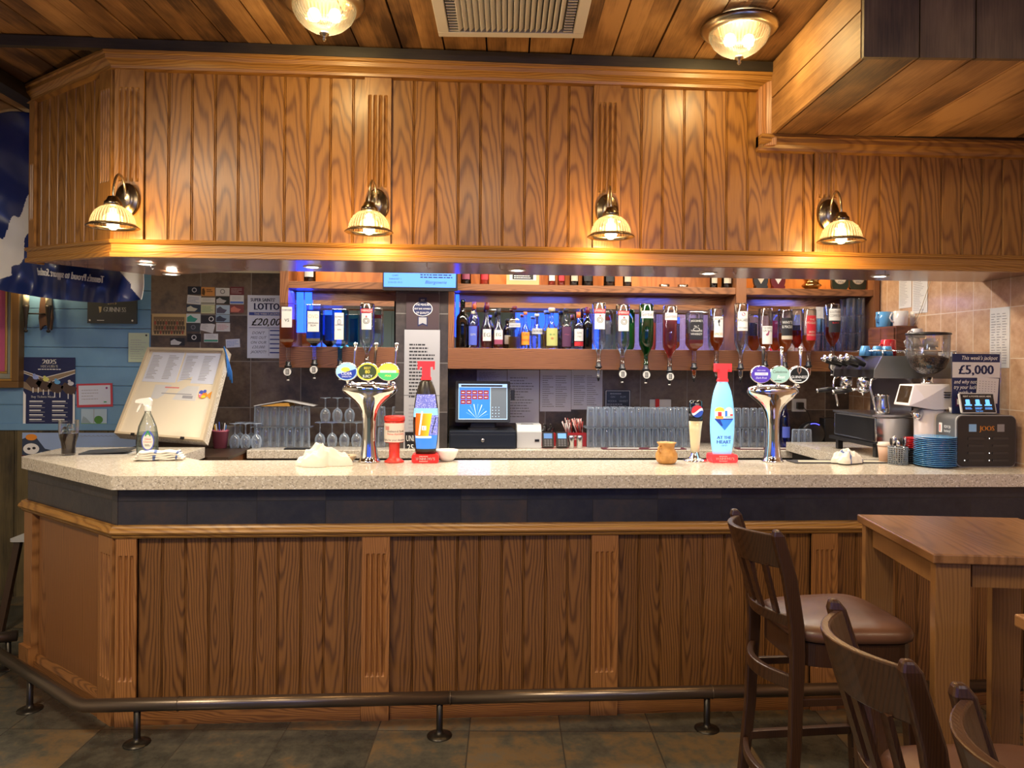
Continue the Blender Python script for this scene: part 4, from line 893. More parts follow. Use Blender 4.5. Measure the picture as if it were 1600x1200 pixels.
# things on the top shelf, lower halves seen
ZT2 = ZU1
def top(px, name, lab, cat, b, Y=1.53, grp=None): return tag(b.out(name, loc=(at(px, 440, Y=Y).x, Y, ZT2)), lab, cat, grp)
TS = [(484, 9, BRG, LW, 'brown bottle with white label on the upper shelf, beside the screen'), (728, 8, DKG, LPK, 'dark bottle with pink label, leftmost on the right upper shelf'), (757, 7.5, CL, LR, 'clear bottle with red label on the upper shelf'), (862, 6, CL, LW, 'clear bottle with pale neck, upper shelf, just right of the framed sign'), (877, 6, CL, LR, 'clear bottle with pinkish label, upper shelf, right of the framed sign'), (897, 7, DKG, LTAN, 'green tinted bottle on the upper shelf'), (918, 9, BRG, LB, 'brown bottle with black label on the upper shelf'), (952, 9, DKG, LB, 'black bottle, left of the pair beside the small gold-labelled one'), (980, 7, BRG, LTAN, 'small dark bottle with gold label on the upper shelf'), (1115, 6, DKG, LTAN, 'dark green bottle left of the shelf upright'), (1135, 8, BRG, LTAN, 'dark brown bottle against the shelf upright')]
for px, rp, gm, lmt, lab in TS:
    r = rp*4.92/1150; bottle('bottle', lab, (at(px, 440, Y=1.54).x, 1.54, ZT2), .28, r, 'round', gm, L_DRK if gm != CL else L_PNK, .5, 'cap', lmt, [(.12, .42, .8, lmt)], grp='bottles on the upper shelf')
b = B(); b.box(-.11, .11, 0, .015, 0, .16, C('gilt_frame', (.55, .42, .18), .4)); b.rect(-.09, .09, .035, .15, LW, -.001); b.rect(-.07, .07, .04, .14, LB, -.0014); b.lines(-.06, .06, .045, .135, 7, WHT, -.002, .4, .3, 4); top(817, 'framed_sign', 'small framed black and white sign on the upper shelf', 'sign', b)
for px in (1038, 1067):
    t = thing('tea_light_holder', ('clear glass tea light holder left of its twin', 'clear glass tea light holder right of its twin')[px > 1050]+' on the upper shelf', 'candle holder', (at(px, 440, Y=1.53).x, 1.53, ZT2), 0, 'tea light holders')
    B().lathe([(0, .002), (.036, .002), (.036, .02), (.03, .022), (.033, .022), (.033, .004)], CL, 20, cap=False).out('holder', t)
    B().lathe([(0, .005), (.018, .005), (.018, .018), (0, .018)], LW, 16).out('candle', t)
def trophy(px, lab, m1, m2):
    t = thing('trophy_plaque', lab, 'trophy', (at(px, 440, Y=1.53).x, 1.53, ZT2), 0, 'trophies on the upper shelf')
    b = B(); b.prism([(-.035, 0), (.035, 0), (.05, .05), (.055, .13), (0, .15), (-.055, .13), (-.05, .05)], 0, .02, m1, 'y'); b.out('shield', t)
    b = B(); b.prism([(0, .035), (.028, .08), (.03, .12), (-.03, .12), (-.028, .08)], -.003, 0, m2, 'y'); b.out('plate', t)
    b = B(); b.box(-.04, .04, -.02, .03, 0, .022, m1); b.out('base', t)
trophy(1189, 'dark shield shaped trophy next to the shelf upright', LB, LTAN); trophy(1216, 'maroon shield trophy with a pale front plate', CAPR, LW)
t = thing('brass_bowl', 'polished brass bowl between the trophies on the upper shelf', 'bowl', (at(1268, 440, Y=1.54).x, 1.54, ZT2)); BRS = C('brass', (.55, .36, .14), .12, 1)
B().lathe([(0, 0), (.04, 0), (.045, .01), (.062, .022), (.066, .032), (.05, .045), (.045, .06), (.058, .075), (.06, .08)], BRS, 28).out('bowl', t)
for px, lab in ((1313, 'dark oval award with a pale clock-like dial'), (1341, 'dark oval award with a pale dial, nearest the shelf end')):
    t = thing('award_plaque', lab, 'award', (at(px, 440, Y=1.53).x, 1.53, ZT2), 0, 'oval awards on the upper shelf')
    B().rbox(-.058, .058, 0, .025, 0, .15, C('green_marble', (.02, .035, .025), .25), .03, 'y').out('stone', t)
    b = B(); b.X = T(0, -.001, 0); b.disc(0, .085, .044, LTAN, 0); b.disc(0, .085, .038, LW, -.001); b.txt('Win', 0, .05, .018, INK, -.002); b.out('dial', t)

# ================================================================ glasses
TUMB = glass('tumbler_glass', (.96, .98, 1), edge=.8, lit_blue=.42)
def tumbler(name, lab, x, y, z, grp, h=.125, r0=.0268, r1=.0235, m=None):
    b = B(); b.lathe([(r0, 0), (r0*.97, h*.5), (r1, h-.008), (r1-.003, h), (0, h), ], m or TUMB, 16, cap=False)
    return tag(b.out(name, loc=(x, y, z)), lab, 'glass', grp)
SHELFG = glass('glass_shelf', (.93, .96, .97), edge=.8, lit_blue=.1)
g0 = tumbler('tumbler', 'x', 0, 0, 0, 'g', h=.128)
def glassrow(px0, px1, n, Y, z, lab, grp, name_first=False):
    for i in range(n):
        px = px0+(px1-px0)*i/(n-1); p = at(px, 690, Y=Y)
        dup(g0, (p.x, Y, z), label=lab % ORD[i], group=grp)
for j, (z, nm) in enumerate(((WT+.002, 'lower'), (WT+.14, 'upper'))):
    glassrow(403, 478, 7, 1.52, z, 'upturned tumbler, %s from the pen pot side, '+nm+' tier behind the white cloth', 'upturned tumblers behind the bundled cloth')
    glassrow(923, 1074, 13, 1.52, z, 'upturned tumbler, %s from the straw tub, front row of the '+nm+' tier', 'upturned tumblers between straw tub and cola tap')
    glassrow(922, 1068, 13, 1.60, z, 'upturned tumbler, %s from the straw tub, back row of the '+nm+' tier', 'upturned tumblers between straw tub and cola tap, back row')
    glassrow(1152, 1190, 4, 1.52, z, 'upturned tumbler, %s from the light blue tap, '+nm+' tier', 'upturned tumblers between the light blue tap and the tap column')
    glassrow(596, 618, 2, 1.52, z, 'upturned tumbler, %s behind the red charity tin, '+nm+' tier', 'upturned tumblers behind the charity tin')
glassrow(1243, 1262, 3, 1.44, WT+.002, 'short glass, %s in the cluster before the round speaker', 'short glasses before the round speaker')
bpy.data.objects.remove(g0)
for k, (px0, px1, py) in enumerate(((393, 487, 671), (914, 1080, 672), (1146, 1196, 672))):
    a = at(px0, py, Y=1.5); c = at(px1, py, Y=1.5); b = B(); b.box(a.x, c.x, 1.47, 1.65 if k == 1 else 1.57, WT+.131, WT+.137, SHELFG)
    tag(b.out('plastic_mat', loc=(0, 0, 0)), 'clear ribbed mat between the two tiers of tumblers, '+('behind the bundled cloth', 'left of the cola tap', 'right of the light blue tap')[k], 'mat')
# stemmed glasses, upside down, two tiers
def wine(lab, x, y, z, grp):
    b = B(); b.lathe([(.026, 0), (.033, .025), (.034, .05), (.024, .075), (.006, .088), (.004, .095), (.0035, .148), (.010, .153), (.034, .156), (.034, .158), (0, .158)], TUMB, 18, cap=False)
    return tag(b.out('wine_glass', loc=(x, y, z)), lab, 'wine glass', grp)
wg = wine('x', 0, 0, 0, '')
for j, (n, z, nm) in enumerate(((4, WT+.002, 'lower tier'), (3, WT+.166, 'upper tier'))):
    for i in range(n):
        px = 500+i*19+j*8; dup(wg, (at(px, 680, Y=1.55).x, 1.55, z), label='upturned stemmed glass, %s from the tumblers, %s left of the tap column' % (ORD[i], nm), group='upturned stemmed glasses')
for i in range(5):
    px = 367+i*8.4; dup(wg, (at(px, 680, Y=1.46+.09*(i % 2)).x, 1.46+.09*(i % 2), WT+.002), label='upturned stemmed glass, %s right of the pink pen pot' % ORD[i], group='stemmed glasses by the pen pot')
bpy.data.objects.remove(wg)
a = at(493, 660, Y=1.5); c = at(566, 660, Y=1.5); b = B(); b.box(a.x, c.x, 1.5, 1.6, WT+.1605, WT+.1655, SHELFG); tag(b.out('plastic_mat'), 'clear mat between the two tiers of stemmed glasses', 'mat')
# paper booklet lying over the left tumblers
b = B(); b.prism([(-.19, .0), (-.02, .03), (.0, .034), (.03, .03), (.19, .0), (.19, .002), (.03, .033), (0, .037), (-.02, .033), (-.19, .003)], -.08, .08, PAPER, 'y'); b.prism([(-.15, .0), (.04, .0), (.03, .022), (-.03, .02)], -.078, .07, C('ochre', (.55, .28, .04), .6), 'y')
tag(b.out('open_booklet', loc=(at(446, 640, Y=1.52).x, 1.55, WT+.27)), 'open white booklet with ochre inside lying over the tumblers', 'booklet')
b = B(); b.box(-.14, .16, -.03, .03, 0, .008, BLACK); tag(b.out('knife_tray', loc=(at(480, 701, Y=1.4).x, 1.40, WT)), 'thin black tray at the worktop edge behind the bundled cloth', 'tray')
# tall stacked glasses right of the shelf
TG = glass('tall_glass', (.95, .97, .98), edge=.7, lit_blue=.1)
for i, px in enumerate((1314, 1319, 1329, 1333, 1344)):
    x = at(px, 500, Y=1.50+.067*(i % 2)).x; 
    for k in range(3 if i > 0 else 2):
        b = B(); b.lathe([(.027, 0), (.028, .02), (.030, .115), (.031, .12), (.028, .118), (.025, .01), (0, .008)], TG, 16, cap=False)
        tag(b.out('tall_glass', loc=(x, 1.50+.067*(i % 2), ZS1+.002+k*.1215)), 'tall clear glass on the shelf end, %s stack from the whiskey, %s from the bottom' % (ORD[i], ORD[k]), 'glass', 'stacked tall glasses on the shelf end')
# ================================================================ things on the counter
ZC1 = 1.1208
def lensbadge(t, x, y, z, rx, rz, m, draw):
    b = B(); b.X = T(x, y, z) @ RX(PI/2); b.lathe([(1, -.006), (1, .004), (.93, .008), (.0, .009)], CHROME, 32, sx=rx, sy=rz); bd = b.out('badge', t)
    b = B(); b.X = T(x, y-.0092, z); b.disc(0, 0, rx*.93, m, 0, rz*.93, 28); draw(b, rx, rz); b.out('badge_face', bd)
def TX(m): return lambda s, x, z, h, w, col: None
def tapcol(px, lab, badges, hands):
    p = at(px, 722, Z=1.12); p.y = .385; x0 = at(px, 700, Y=.385).x
    t = thing('beer_tap_column', lab, 'beer tap', (x0, .385, ZC1), 0, 'chrome T shaped tap columns')
    rows = [(0, .056, .05), (.004, .058, .052), (.010, .050, .046), (.03, .044, .042), (.09, .036, .036), (.16, .034, .034), (.22, .036, .035), (.26, .044, .038), (.29, .060, .042), (.315, .085, .046), (.335, .112, .052), (.35, .130, .057), (.362, .138, .060), (.375, .138, .060), (.388, .130, .057), (.398, .105, .048), (.404, .06, .03), (.406, .001, .001)]
    B().ell(rows, CHROME, 48).out('column', t)
    for i, (dx, m, dr, hm) in enumerate(badges):
        b = B(); b.tube([(dx, -.02, .39), (dx, -.04, .405), (dx, -.055, .43)], .008, CHROME, 10); b.lathe([(.012, .385), (.012, .395), (.006, .402)], CHROME, 12, c=(dx+.02, -.02, .005)); b.out('tap_body', t)
        lensbadge(t, dx, -.068, .458, .056, .046, m, dr)
        b = B(); b.tube([(dx+.028, -.03, .42), (dx+.030, -.025, .50), (dx+.033, -.02, .56), (dx+.035, -.018, .595)], [.007, .008, .011, .010], hm, 12, flat=(1, .7)); b.lathe([(.007, .59), (.012, .594), (.010, .602), (0, .605)], CHROME, 12, c=(dx+.035, -.018, 0)); b.out('tap_handle', t)
    return t
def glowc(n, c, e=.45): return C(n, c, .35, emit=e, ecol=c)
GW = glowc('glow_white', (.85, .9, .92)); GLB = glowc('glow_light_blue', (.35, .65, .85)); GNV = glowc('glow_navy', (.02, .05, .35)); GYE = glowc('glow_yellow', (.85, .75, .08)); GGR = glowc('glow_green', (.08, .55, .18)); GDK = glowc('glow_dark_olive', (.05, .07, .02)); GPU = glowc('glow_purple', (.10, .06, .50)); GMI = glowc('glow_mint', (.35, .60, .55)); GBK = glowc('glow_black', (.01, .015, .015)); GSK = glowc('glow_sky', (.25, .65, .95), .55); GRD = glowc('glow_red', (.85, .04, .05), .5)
def bd1(b, rx, rz):
    b.poly([(rx*.85*math.cos(a), rz*.85*math.sin(a)) for a in [math.radians(q) for q in range(200, 381, 15)]], GNV, -.0006); b.disc(-.005, .010, .022, GYE, -.0005, .012); b.txt('CIDER', 0, -rz*.35, .014, GW, -.0012, w=rx*1.2); b.txt('SMOOTH', 0, -rz*.62, .008, GW, -.0012)
def bd2(b, rx, rz): b.disc(0, 0, rx*.80, GDK, -.0005, rz*.80); b.txt('BEST', 0, rz*.28, .012, GYE, -.001); b.txt('80', 0, -rz*.18, .018, GYE, -.001); b.txt('JUICY', 0, -rz*.62, .014, GW, -.001)
def bd3(b, rx, rz): b.poly([(rx*.93*math.cos(a), rz*.93*math.sin(a)) for a in [math.radians(q) for q in range(185, 356, 10)]], GGR, -.0006); b.rect(-rx*.7, rx*.7, -.004, .008, GW, -.001); b.txt('MAGNERS', 0, -.002, .009, GGR, -.0016, w=rx*1.2); b.txt('DARK FRUIT', 0, .014, .006, GGR, -.001); b.txt('PEAR', 0, -.024, .010, GYE, -.001)
def bd4(b, rx, rz): b.rect(-rx*.62, rx*.62, -.004, .010, GW, -.0006); b.txt('MAGNERS', 0, -.001, .009, GPU, -.0012, w=rx*1.1); b.txt('Dark Fruit', 0, -.022, .010, GW, -.0008, ital=True); b.txt('IRISH CIDER', 0, .018, .006, GW, -.0008)
def bd5(b, rx, rz): b.txt('Caledonia', 0, .008, .014, GDK, -.0008, w=rx*1.4, ital=True); b.txt('Best', .006, -.020, .018, GW, -.0008, ital=True); b.lines(-rx*.5, rx*.4, -.036, -.026, 1, GDK, -.0008)
def bd6(b, rx, rz): b.disc(0, 0, rx*.84, GBK, -.0004, rz*.84); b.txt('GUINNESS', 0, -.018, .014, GW, -.001, w=rx*1.5); b.lines(-rx*.5, rx*.5, -.032, -.024, 1, GW, -.001); b.poly([(-.010, .04), (.010, .04), (.012, .02), (.0, .0), (-.012, .02)], CHROME, -.002); b.poly([(-.004, .038), (.004, .038), (.004, .018), (.0, .010), (-.004, .018)], GBK, -.0025)
tapcol(577, 'chrome T tap column left of the red charity tin, with blue, yellow and green badges', [(-.105, GLB, bd1, CHROME), (-.002, GYE, bd2, BRONZE), (.10, GYE, bd3, CHROME)], None)
tapcol(1207, 'chrome T tap column right of the light blue tap, with purple, mint and black badges', [(-.095, GPU, bd4, BLACK), (.003, GMI, bd5, CHROME), (.105, GW, bd6, CHROME)], None)

def tennents(px, lab, body, deco, side):
    x0 = at(px, 715, Y=.375).x
    t = thing('branded_tap', lab, 'beer tap', (x0, .375, ZC1), 0, 'tall bottle shaped tap towers')
    b = B(); b.rbox(-.068, .068, -.045, .045, 0, .043, GRD if side else RED, .012, 'y'); b.txt('TENNENT\'S', 0, .015, .014, WHT, -.0455, w=.11, bold=.03); b.lines(-.03, .03, .031, .036, 1, WHT, -.0455); b.lines(-.03, .03, .006, .011, 1, WHT, -.0455); b.out('base', t)
    zs = [.043, .06, .10, .15, .20, .25, .30, .34, .37, .395, .41, .418]; rx = [.050, .053, .059, .063, .065, .063, .058, .052, .045, .036, .030, .026]
    R = lambda z: next((rx[i]+(rx[i+1]-rx[i])*(z-zs[i])/(zs[i+1]-zs[i]) for i in range(len(zs)-1) if zs[i] <= z <= zs[i+1]), rx[-1])
    b = B(); b.ell([(z, r, r*.55) for z, r in zip(zs, rx)], body, 40); b.out('body', t)
    fn = lambda x, z, e=.0012: (x, -R(z)*.55*math.sqrt(max(0, 1-min(1, (x/R(z))**2)))-e, z)
    b = B(); deco(b, fn, R); b.out('front_print', t)
    sh = [(-.026, 0), (.026, 0), (.026, .012), (.021, .016), (.021, .066), (.034, .066), (.034, .052), (.043, .052), (.043, .095), (-.043, .095), (-.043, .052), (-.034, .052), (-.034, .066), (-.021, .066), (-.021, .016), (-.026, .012)]
    b = B(); b.prism([(x, z+.418) for x, z in sh], -.016, .016, GRD, 'y'); b.out('letter_handle', t, bevel=.0015)
def zr_(a, c, n=8): return [a+(c-a)*i/n for i in range(n+1)]
BUB = NT('bubble_print'); vb = BUB.n('ShaderNodeTexVoronoi', {'Vector': BUB.co(), 'Scale': 160}); cb = BUB.ramp(vb.outputs['Distance'], [(.2, (.55, .6, .95)), (.45, (.15, .18, .65))]); BUB.set(BUB.b.inputs['Base Color'], cb); BUB.set(BUB.b.inputs['Emission Color'], cb); BUB.b.inputs['Emission Strength'].default_value = .4; BUB = BUB.m
OR = NT('beer_print'); x_, y_, z_ = OR.xyz(OR.co()); co_ = OR.ramp(OR.ma('ADD', OR.ma('MULTIPLY', x_, 9), .5), [(.15, (.9, .12, .01)), (.75, (.95, .62, .03))]); OR.set(OR.b.inputs['Base Color'], co_); OR.set(OR.b.inputs['Emission Color'], co_); OR.b.inputs['Emission Strength'].default_value = .45; OR = OR.m
def dec1(b, fn, R):
    W = lambda f: (lambda z: -R(z)*f, lambda z: R(z)*f)
    b.patch(zr_(.25, .345), *W(.90), lambda x, z: fn(x, z, .001), BUB, 14)
    b.patch(zr_(.23, .275), *W(.97), lambda x, z: fn(x, z, .0014), GSK, 14)
    b.patch(zr_(.13, .25), lambda z: -.050, lambda z: -.002+.035*(z-.03)/.22, lambda x, z: fn(max(x, -R(z)*.97), z, .002), OR, 12)
    b.patch(zr_(.14, .24), lambda z: -.002+.035*(z-.03)/.22, lambda z: R(z)*.95, lambda x, z: fn(x, z, .002), BUB, 8)
    b.patch(zr_(.07, .14), lambda z: -R(z)*.85, lambda z: R(z)*.95, lambda x, z: fn(x, z, .0016), glowc('glow_blue', (.04, .22, .75)), 12)
    b.patch(zr_(.14, .26), lambda z: -.036+(z-.14)*.12, lambda z: -.027+(z-.14)*.12, lambda x, z: fn(x, z, .003), GW, 2)
    b.patch(zr_(.125, .135, 2), lambda z: -.05, lambda z: .03, lambda x, z: fn(x, z, .0035), GW, 8)
    b.patch(zr_(.165, .187, 3), lambda z: -.018, lambda z: .004, lambda x, z: fn(x, z, .003), GW, 3)
    b.txt('L', -.007, .168, .016, GRD, fn=lambda x, z: fn(x, z, .004))
    for sx_ in (1,):
        b.patch(zr_(.15, .23, 6), lambda z: .030+(z-.15)*.25, lambda z: .034+(z-.15)*.25, lambda x, z: fn(x, z, .0035), GBK, 2)
def dec2(b, fn, R):
    sky = [GYE, GRD, GW, glowc('glow_blue', (.04, .22, .75)), GSK]
    # heart shaped picture: two lobes above, point below
    def half(s, m):
        cx = s*.024; n = 10
        b.patch([.265+.022*math.sin(PI/2*i/n) for i in range(n+1)], lambda z: cx-.024*math.sqrt(max(0, 1-((z-.265)/.0221)**2)), lambda z: cx+.024*math.sqrt(max(0, 1-((z-.265)/.0221)**2)), lambda x, z: fn(x, z, .0014), m, 6)
    half(-1, GYE); half(1, glowc('glow_pale', (.7, .75, .8)))
    b.patch(zr_(.222, .265, 5), lambda z: -.048, lambda z: .048, lambda x, z: fn(x, z, .0014), glowc('glow_pale', (.7, .75, .8)), 10)
    b.patch(zr_(.168, .222, 8), lambda z: -.048*(z-.167)/.055, lambda z: .048*(z-.167)/.055, lambda x, z: fn(x, z, .0014), glowc('glow_blue', (.04, .22, .75)), 10)
    b.patch(zr_(.19, .222, 4), lambda z: -.046*(z-.167)/.055, lambda z: -.022*(z-.167)/.055, lambda x, z: fn(x, z, .002), GNV, 3)
    b.patch(zr_(.222, .228, 1), lambda z: -.048, lambda z: .048, lambda x, z: fn(x, z, .002), GNV, 8)
    b.patch(zr_(.232, .262, 3), lambda z: -.034, lambda z: -.016, lambda x, z: fn(x, z, .002), GRD, 3)
    b.patch(zr_(.226, .240, 2), lambda z: -.044, lambda z: -.008, lambda x, z: fn(x, z, .0026), glowc('glow_orange', (.9, .35, .05)), 4)
    b.patch(zr_(.235, .268, 3), lambda z: .002, lambda z: .014, lambda x, z: fn(x, z, .002), glowc('glow_blue', (.04, .22, .75)), 3)
    b.patch(zr_(.232, .240, 1), lambda z: .004, lambda z: .046, lambda x, z: fn(x, z, .0026), GMI, 4)
    b.patch(zr_(.242, .250, 1), lambda z: .030, lambda z: .047, lambda x, z: fn(x, z, .0026), GRD, 3)
    for k in range(-3, 4): b.patch(zr_(.268, .284, 2), lambda z: -.024+k*.006-.0006, lambda z: -.024+k*.006+.0006, lambda x, z: fn(x, z, .002), GRD, 1)
    f3 = lambda x, z: fn(x, z, .0018)
    b.txt('AT THE', 0, .122, .016, GNV, w=.085, fn=f3, bold=.04); b.txt('HEART', 0, .098, .018, GNV, w=.085, fn=f3, bold=.04); b.txt('- OF IT -', 0, .084, .008, GNV, fn=f3)
tennents(665, 'dark bottle shaped tap tower with a red T and a beer glass cartoon', C('tower_dark', (.03, .025, .02), .25), dec1, False)
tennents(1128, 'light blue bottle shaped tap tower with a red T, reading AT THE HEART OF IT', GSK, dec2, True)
# cola tap
x0 = at(1086, 715, Y=.40).x
t = thing('cola_tap', 'slim glass shaped cola tap with red white and blue disc on a chrome base', 'soft drink tap', (x0, .40, ZC1))
B().ell([(0, .062, .06), (.006, .062, .06), (.012, .05, .045), (.02, .026, .026), (.05, .018, .02)], CHROME, 40).out('base', t)
b = B(); b.ell([(.05, .022, .02), (.10, .026, .02), (.16, .031, .02), (.21, .036, .02, .002, 0)], C('cola_tower_cream', (.72, .66, .42), .15, emit=.15), 28); b.out('tower', t)
b = B(); b.ell([(.2105, .036, .02, .002, 0), (.25, .037, .02, .002, 0)], BLACK, 28); b.out('cola_band', t)
b = B(); b.ell([(.2505, .037, .02, .002, 0), (.315, .037, .02, .002, 0), (.318, .033, .018, .002, 0)], glass('cola_top', (.35, .38, .4)), 28); b.txt('MAX', .002, .296, .008, WHT, -.022); b.out('top', t)
b = B(); b.X = T(.002, -.0225, .262) @ RX(PI/2); b.lathe([(.034, -.004), (.034, .003), (0, .003)], NAVY, 28); bd = b.out('badge', t)
b = B(); b.X = T(.002, -.026, .262); n = 24; R_ = .031
wv = lambda x: .006*math.sin(x/R_*2.6)+x*.35
top_ = [(R_*math.cos(a), R_*math.sin(a)) for a in [math.radians(5+17*i) for i in range(11)]]
def clipc(u0, u1, m, y):
    vs = []; k = 16
    for i in range(k+1):
        x = -R_+2*R_*i/k; h = math.sqrt(max(0, R_*R_-x*x)); lo = max(-h, min(h, u0(x))); hi = max(-h, min(h, u1(x))); vs += [(x, y, lo), (x, y, hi)]
    b.add(vs, [(2*i, 2*i+2, 2*i+3, 2*i+1) for i in range(k)], m)
clipc(lambda x: wv(x)+.004, lambda x: 1, GRD, 0); clipc(lambda x: wv(x)-.008, lambda x: wv(x)+.004, GW, 0); clipc(lambda x: -1, lambda x: wv(x)-.008, glowc('glow_cola_blue', (.03, .08, .4)), 0); b.out('disc', bd)
# charity tin
x0 = at(616, 715, Y=.377).x
t = thing('charity_tin', 'red collecting tin on a red foot with a white printed band', 'collection tin', (x0, .377, ZC1))
RT = C('tin_red', (.72, .05, .035), .3)
B().lathe([(.050, 0), (.050, .006), (.034, .016), (.027, .026), (.027, .095), (.030, .100), (.048, .102)], RT, 30).out('foot', t)
B().lathe([(.048, .1025), (.050, .11), (.050, .205), (.048, .208)], RT, 30).out('body', t)
b = B(); r = .0505; fn = curve(r); b.patch(zr_(.105, .200, 2), lambda z: -.078, lambda z: .078, fn, C('tin_paper', (.80, .74, .68), .5), 18)
f2 = lambda x, z: ((r+.002)*math.sin(x/r), -(r+.002)*math.cos(x/r), z)
b.txt('Strathmore & Tayside', .012, .155, .011, INK, w=.09, fn=f2, ital=True); b.txt('Rescue Association', .012, .142, .010, RT, w=.09, fn=f2, ital=True); b.txt('Thanks for your donation', 0, .112, .010, INK, w=.13, fn=f2)
for k in range(6): b.patch(zr_(.165+.0*k, .185, 2), lambda z: -.045+k*.004, lambda z: -.043+k*.004, f2, RT, 1)
b.out('paper_band', t)
B().lathe([(.052, .2085), (.053, .212), (.053, .228), (.050, .234), (0, .236)], RT, 30).out('lid', t)
# bowls, pot
def put(px, py): return at(px, py, Z=1.12)
p = put(698, 720); WB = C('white_ceramic', (.80, .80, .78), .2)
B_ = B(); B_.lathe([(0, 0), (.03, 0), (.034, .004), (.050, .02), (.058, .045), (.060, .056), (.056, .056), (.050, .028), (.03, .010), (0, .008)], WB, 32, cap=False); tag(B_.out('bowl', loc=(p.x, p.y, ZC1)), 'small white ceramic bowl beside the dark tap tower', 'bowl')
p = put(540, 721); t = thing('snack_bowl', 'shallow tan bowl of pale snacks behind the crumpled cloth', 'bowl', (p.x, p.y, ZC1))
B().lathe([(0, 0), (.035, 0), (.05, .012), (.056, .03), (.052, .03), (.04, .01), (0, .006)], C('tan_bowl', (.45, .34, .22), .5), 28, cap=False).out('bowl', t)
b = B(); rd = random.Random(9)
for i in range(26):
    a = rd.uniform(0, 6.28); q = rd.uniform(0, .035); b.X = T(q*math.cos(a), q*math.sin(a), .022+.008*rd.random()); b.lathe([(0, -.006), (.007, 0), (0, .006)], C('snack', (.62, .50, .30), .7), 7)
sn = b.out('snacks', t); sn['kind'] = 'stuff'
p = put(1043, 725); PT = NT('clay_pot'); PT.set(PT.b.inputs['Base Color'], PT.ramp(PT.noise(PT.co(), 30, 4), [(.35, (.42, .20, .05)), (.65, (.62, .34, .10))])); PT.b.inputs['Roughness'].default_value = .45; PT = PT.m
t = thing('clay_pot', 'round amber clay pot with a small handle left of the cola tap', 'pot', (p.x, p.y+.02, ZC1))
B().lathe([(0, 0), (.038, 0), (.048, .008), (.056, .03), (.055, .05), (.042, .072), (.038, .082), (.043, .098), (.050, .107), (.046, .107), (.036, .09), (.034, .08), (.05, .04), (0, .01)], PT, 36, cap=False).out('body', t)
b = B(); b.tube([(-.038, -.02, .09), (-.050, -.03, .085), (-.05, -.034, .065), (-.042, -.032, .055)], .005, PT, 8); b.out('handle', t)
# cloths
def cloth(px, py, lab, rx, ry, h, m, seed, rz=0, folded=False):
    p = put(px, py); rd = random.Random(seed); b = B(); n, k = 90, 44; vs = []
    ph = [rd.uniform(0, 6.28) for _ in range(8)]
    for j in range(k+1):
        v = j/k
        for i in range(n):
            a = 2*PI*i/n; q = math.sin(v*PI/2)
            edge = 1+.16*math.sin(3*a+ph[0])+.10*math.sin(5*a+ph[1])+.05*math.sin(9*a+ph[2])
            x = rx*q*edge*math.cos(a); y = ry*q*edge*math.sin(a)
            base = h*max(0, math.cos(v*PI/2))**.75*(1+.25*math.sin(2*a+ph[3]))
            rdg = lambda t_: 1-2*abs(math.sin(t_))
            w_ = .085*h*(rdg(3.5*a+5*v+ph[3])+rdg(5*a-7*v+ph[4])*.8+rdg(46*x+18*y+ph[5])*.8+rdg(-30*x+52*y+ph[6])*.7)*math.sin(v*PI)**.7
            vs.append((x, y, max(.0005, base+w_*(1-v**4)) if v < 1 else 0.0002))
    fs = [(j*n+i, (j+1)*n+i, (j+1)*n+(i+1) % n, j*n+(i+1) % n) for j in range(k) for i in range(n)]
    b.add(vs, fs, m, True); return tag(b.out('bar_cloth', loc=(p.x, p.y, ZC1), rot=(0, 0, rz)), lab, 'cloth', 'bar cloths on the counter')
def clothm(name, stripe, dir_='x'):
    g = NT(name); x, y, z = g.xyz(g.co()); d = g.ma('ADD', x, g.ma('MULTIPLY', g.noise(g.co(), 14, 2), .05))
    s = g.ma('FRACT', g.ma('MULTIPLY', d, 9)); m1 = g.ma('LESS_THAN', s, .10) if stripe else g.ma('LESS_THAN', s, -1)
    g.set(g.b.inputs['Base Color'], g.mix(m1, (.80, .77, .70), (.12, .18, .42))); g.b.inputs['Roughness'].default_value = .9
    g.bump(g.noise(g.co(), 120, 3), .002, .4); return g.m
CM1 = clothm('cloth_plain', False); CM2 = clothm('cloth_striped', True)
cloth(503, 727, 'crumpled off-white bar cloth left of the first tap column', .125, .07, .085, CM1, 3, 0)
cloth(1322, 724, 'crumpled blue striped bar cloth near the takeaway cup', .085, .05, .06, CM2, 8, .2)
# folded cloth: rolled layers
p = put(250, 719); b = B(); rd = random.Random(2)
for k in range(4):
    w_ = .115-.008*k; pts = []
    for i in range(15):
        x = -w_+2*w_*i/14; pts.append((x, .0, .012+k*.011+.0025*math.sin(i*1.1+k)))
    b.tube(pts, [.009]+[.0075]*13+[.009], CM2 if k != 2 else CM1, 10, flat=(1, 5.2))
tag(b.out('folded_cloth', loc=(p.x, p.y-.0, ZC1-.003), rot=(0, 0, .15)), 'folded off-white cloth with a blue stripe in front of the spray bottle', 'cloth')
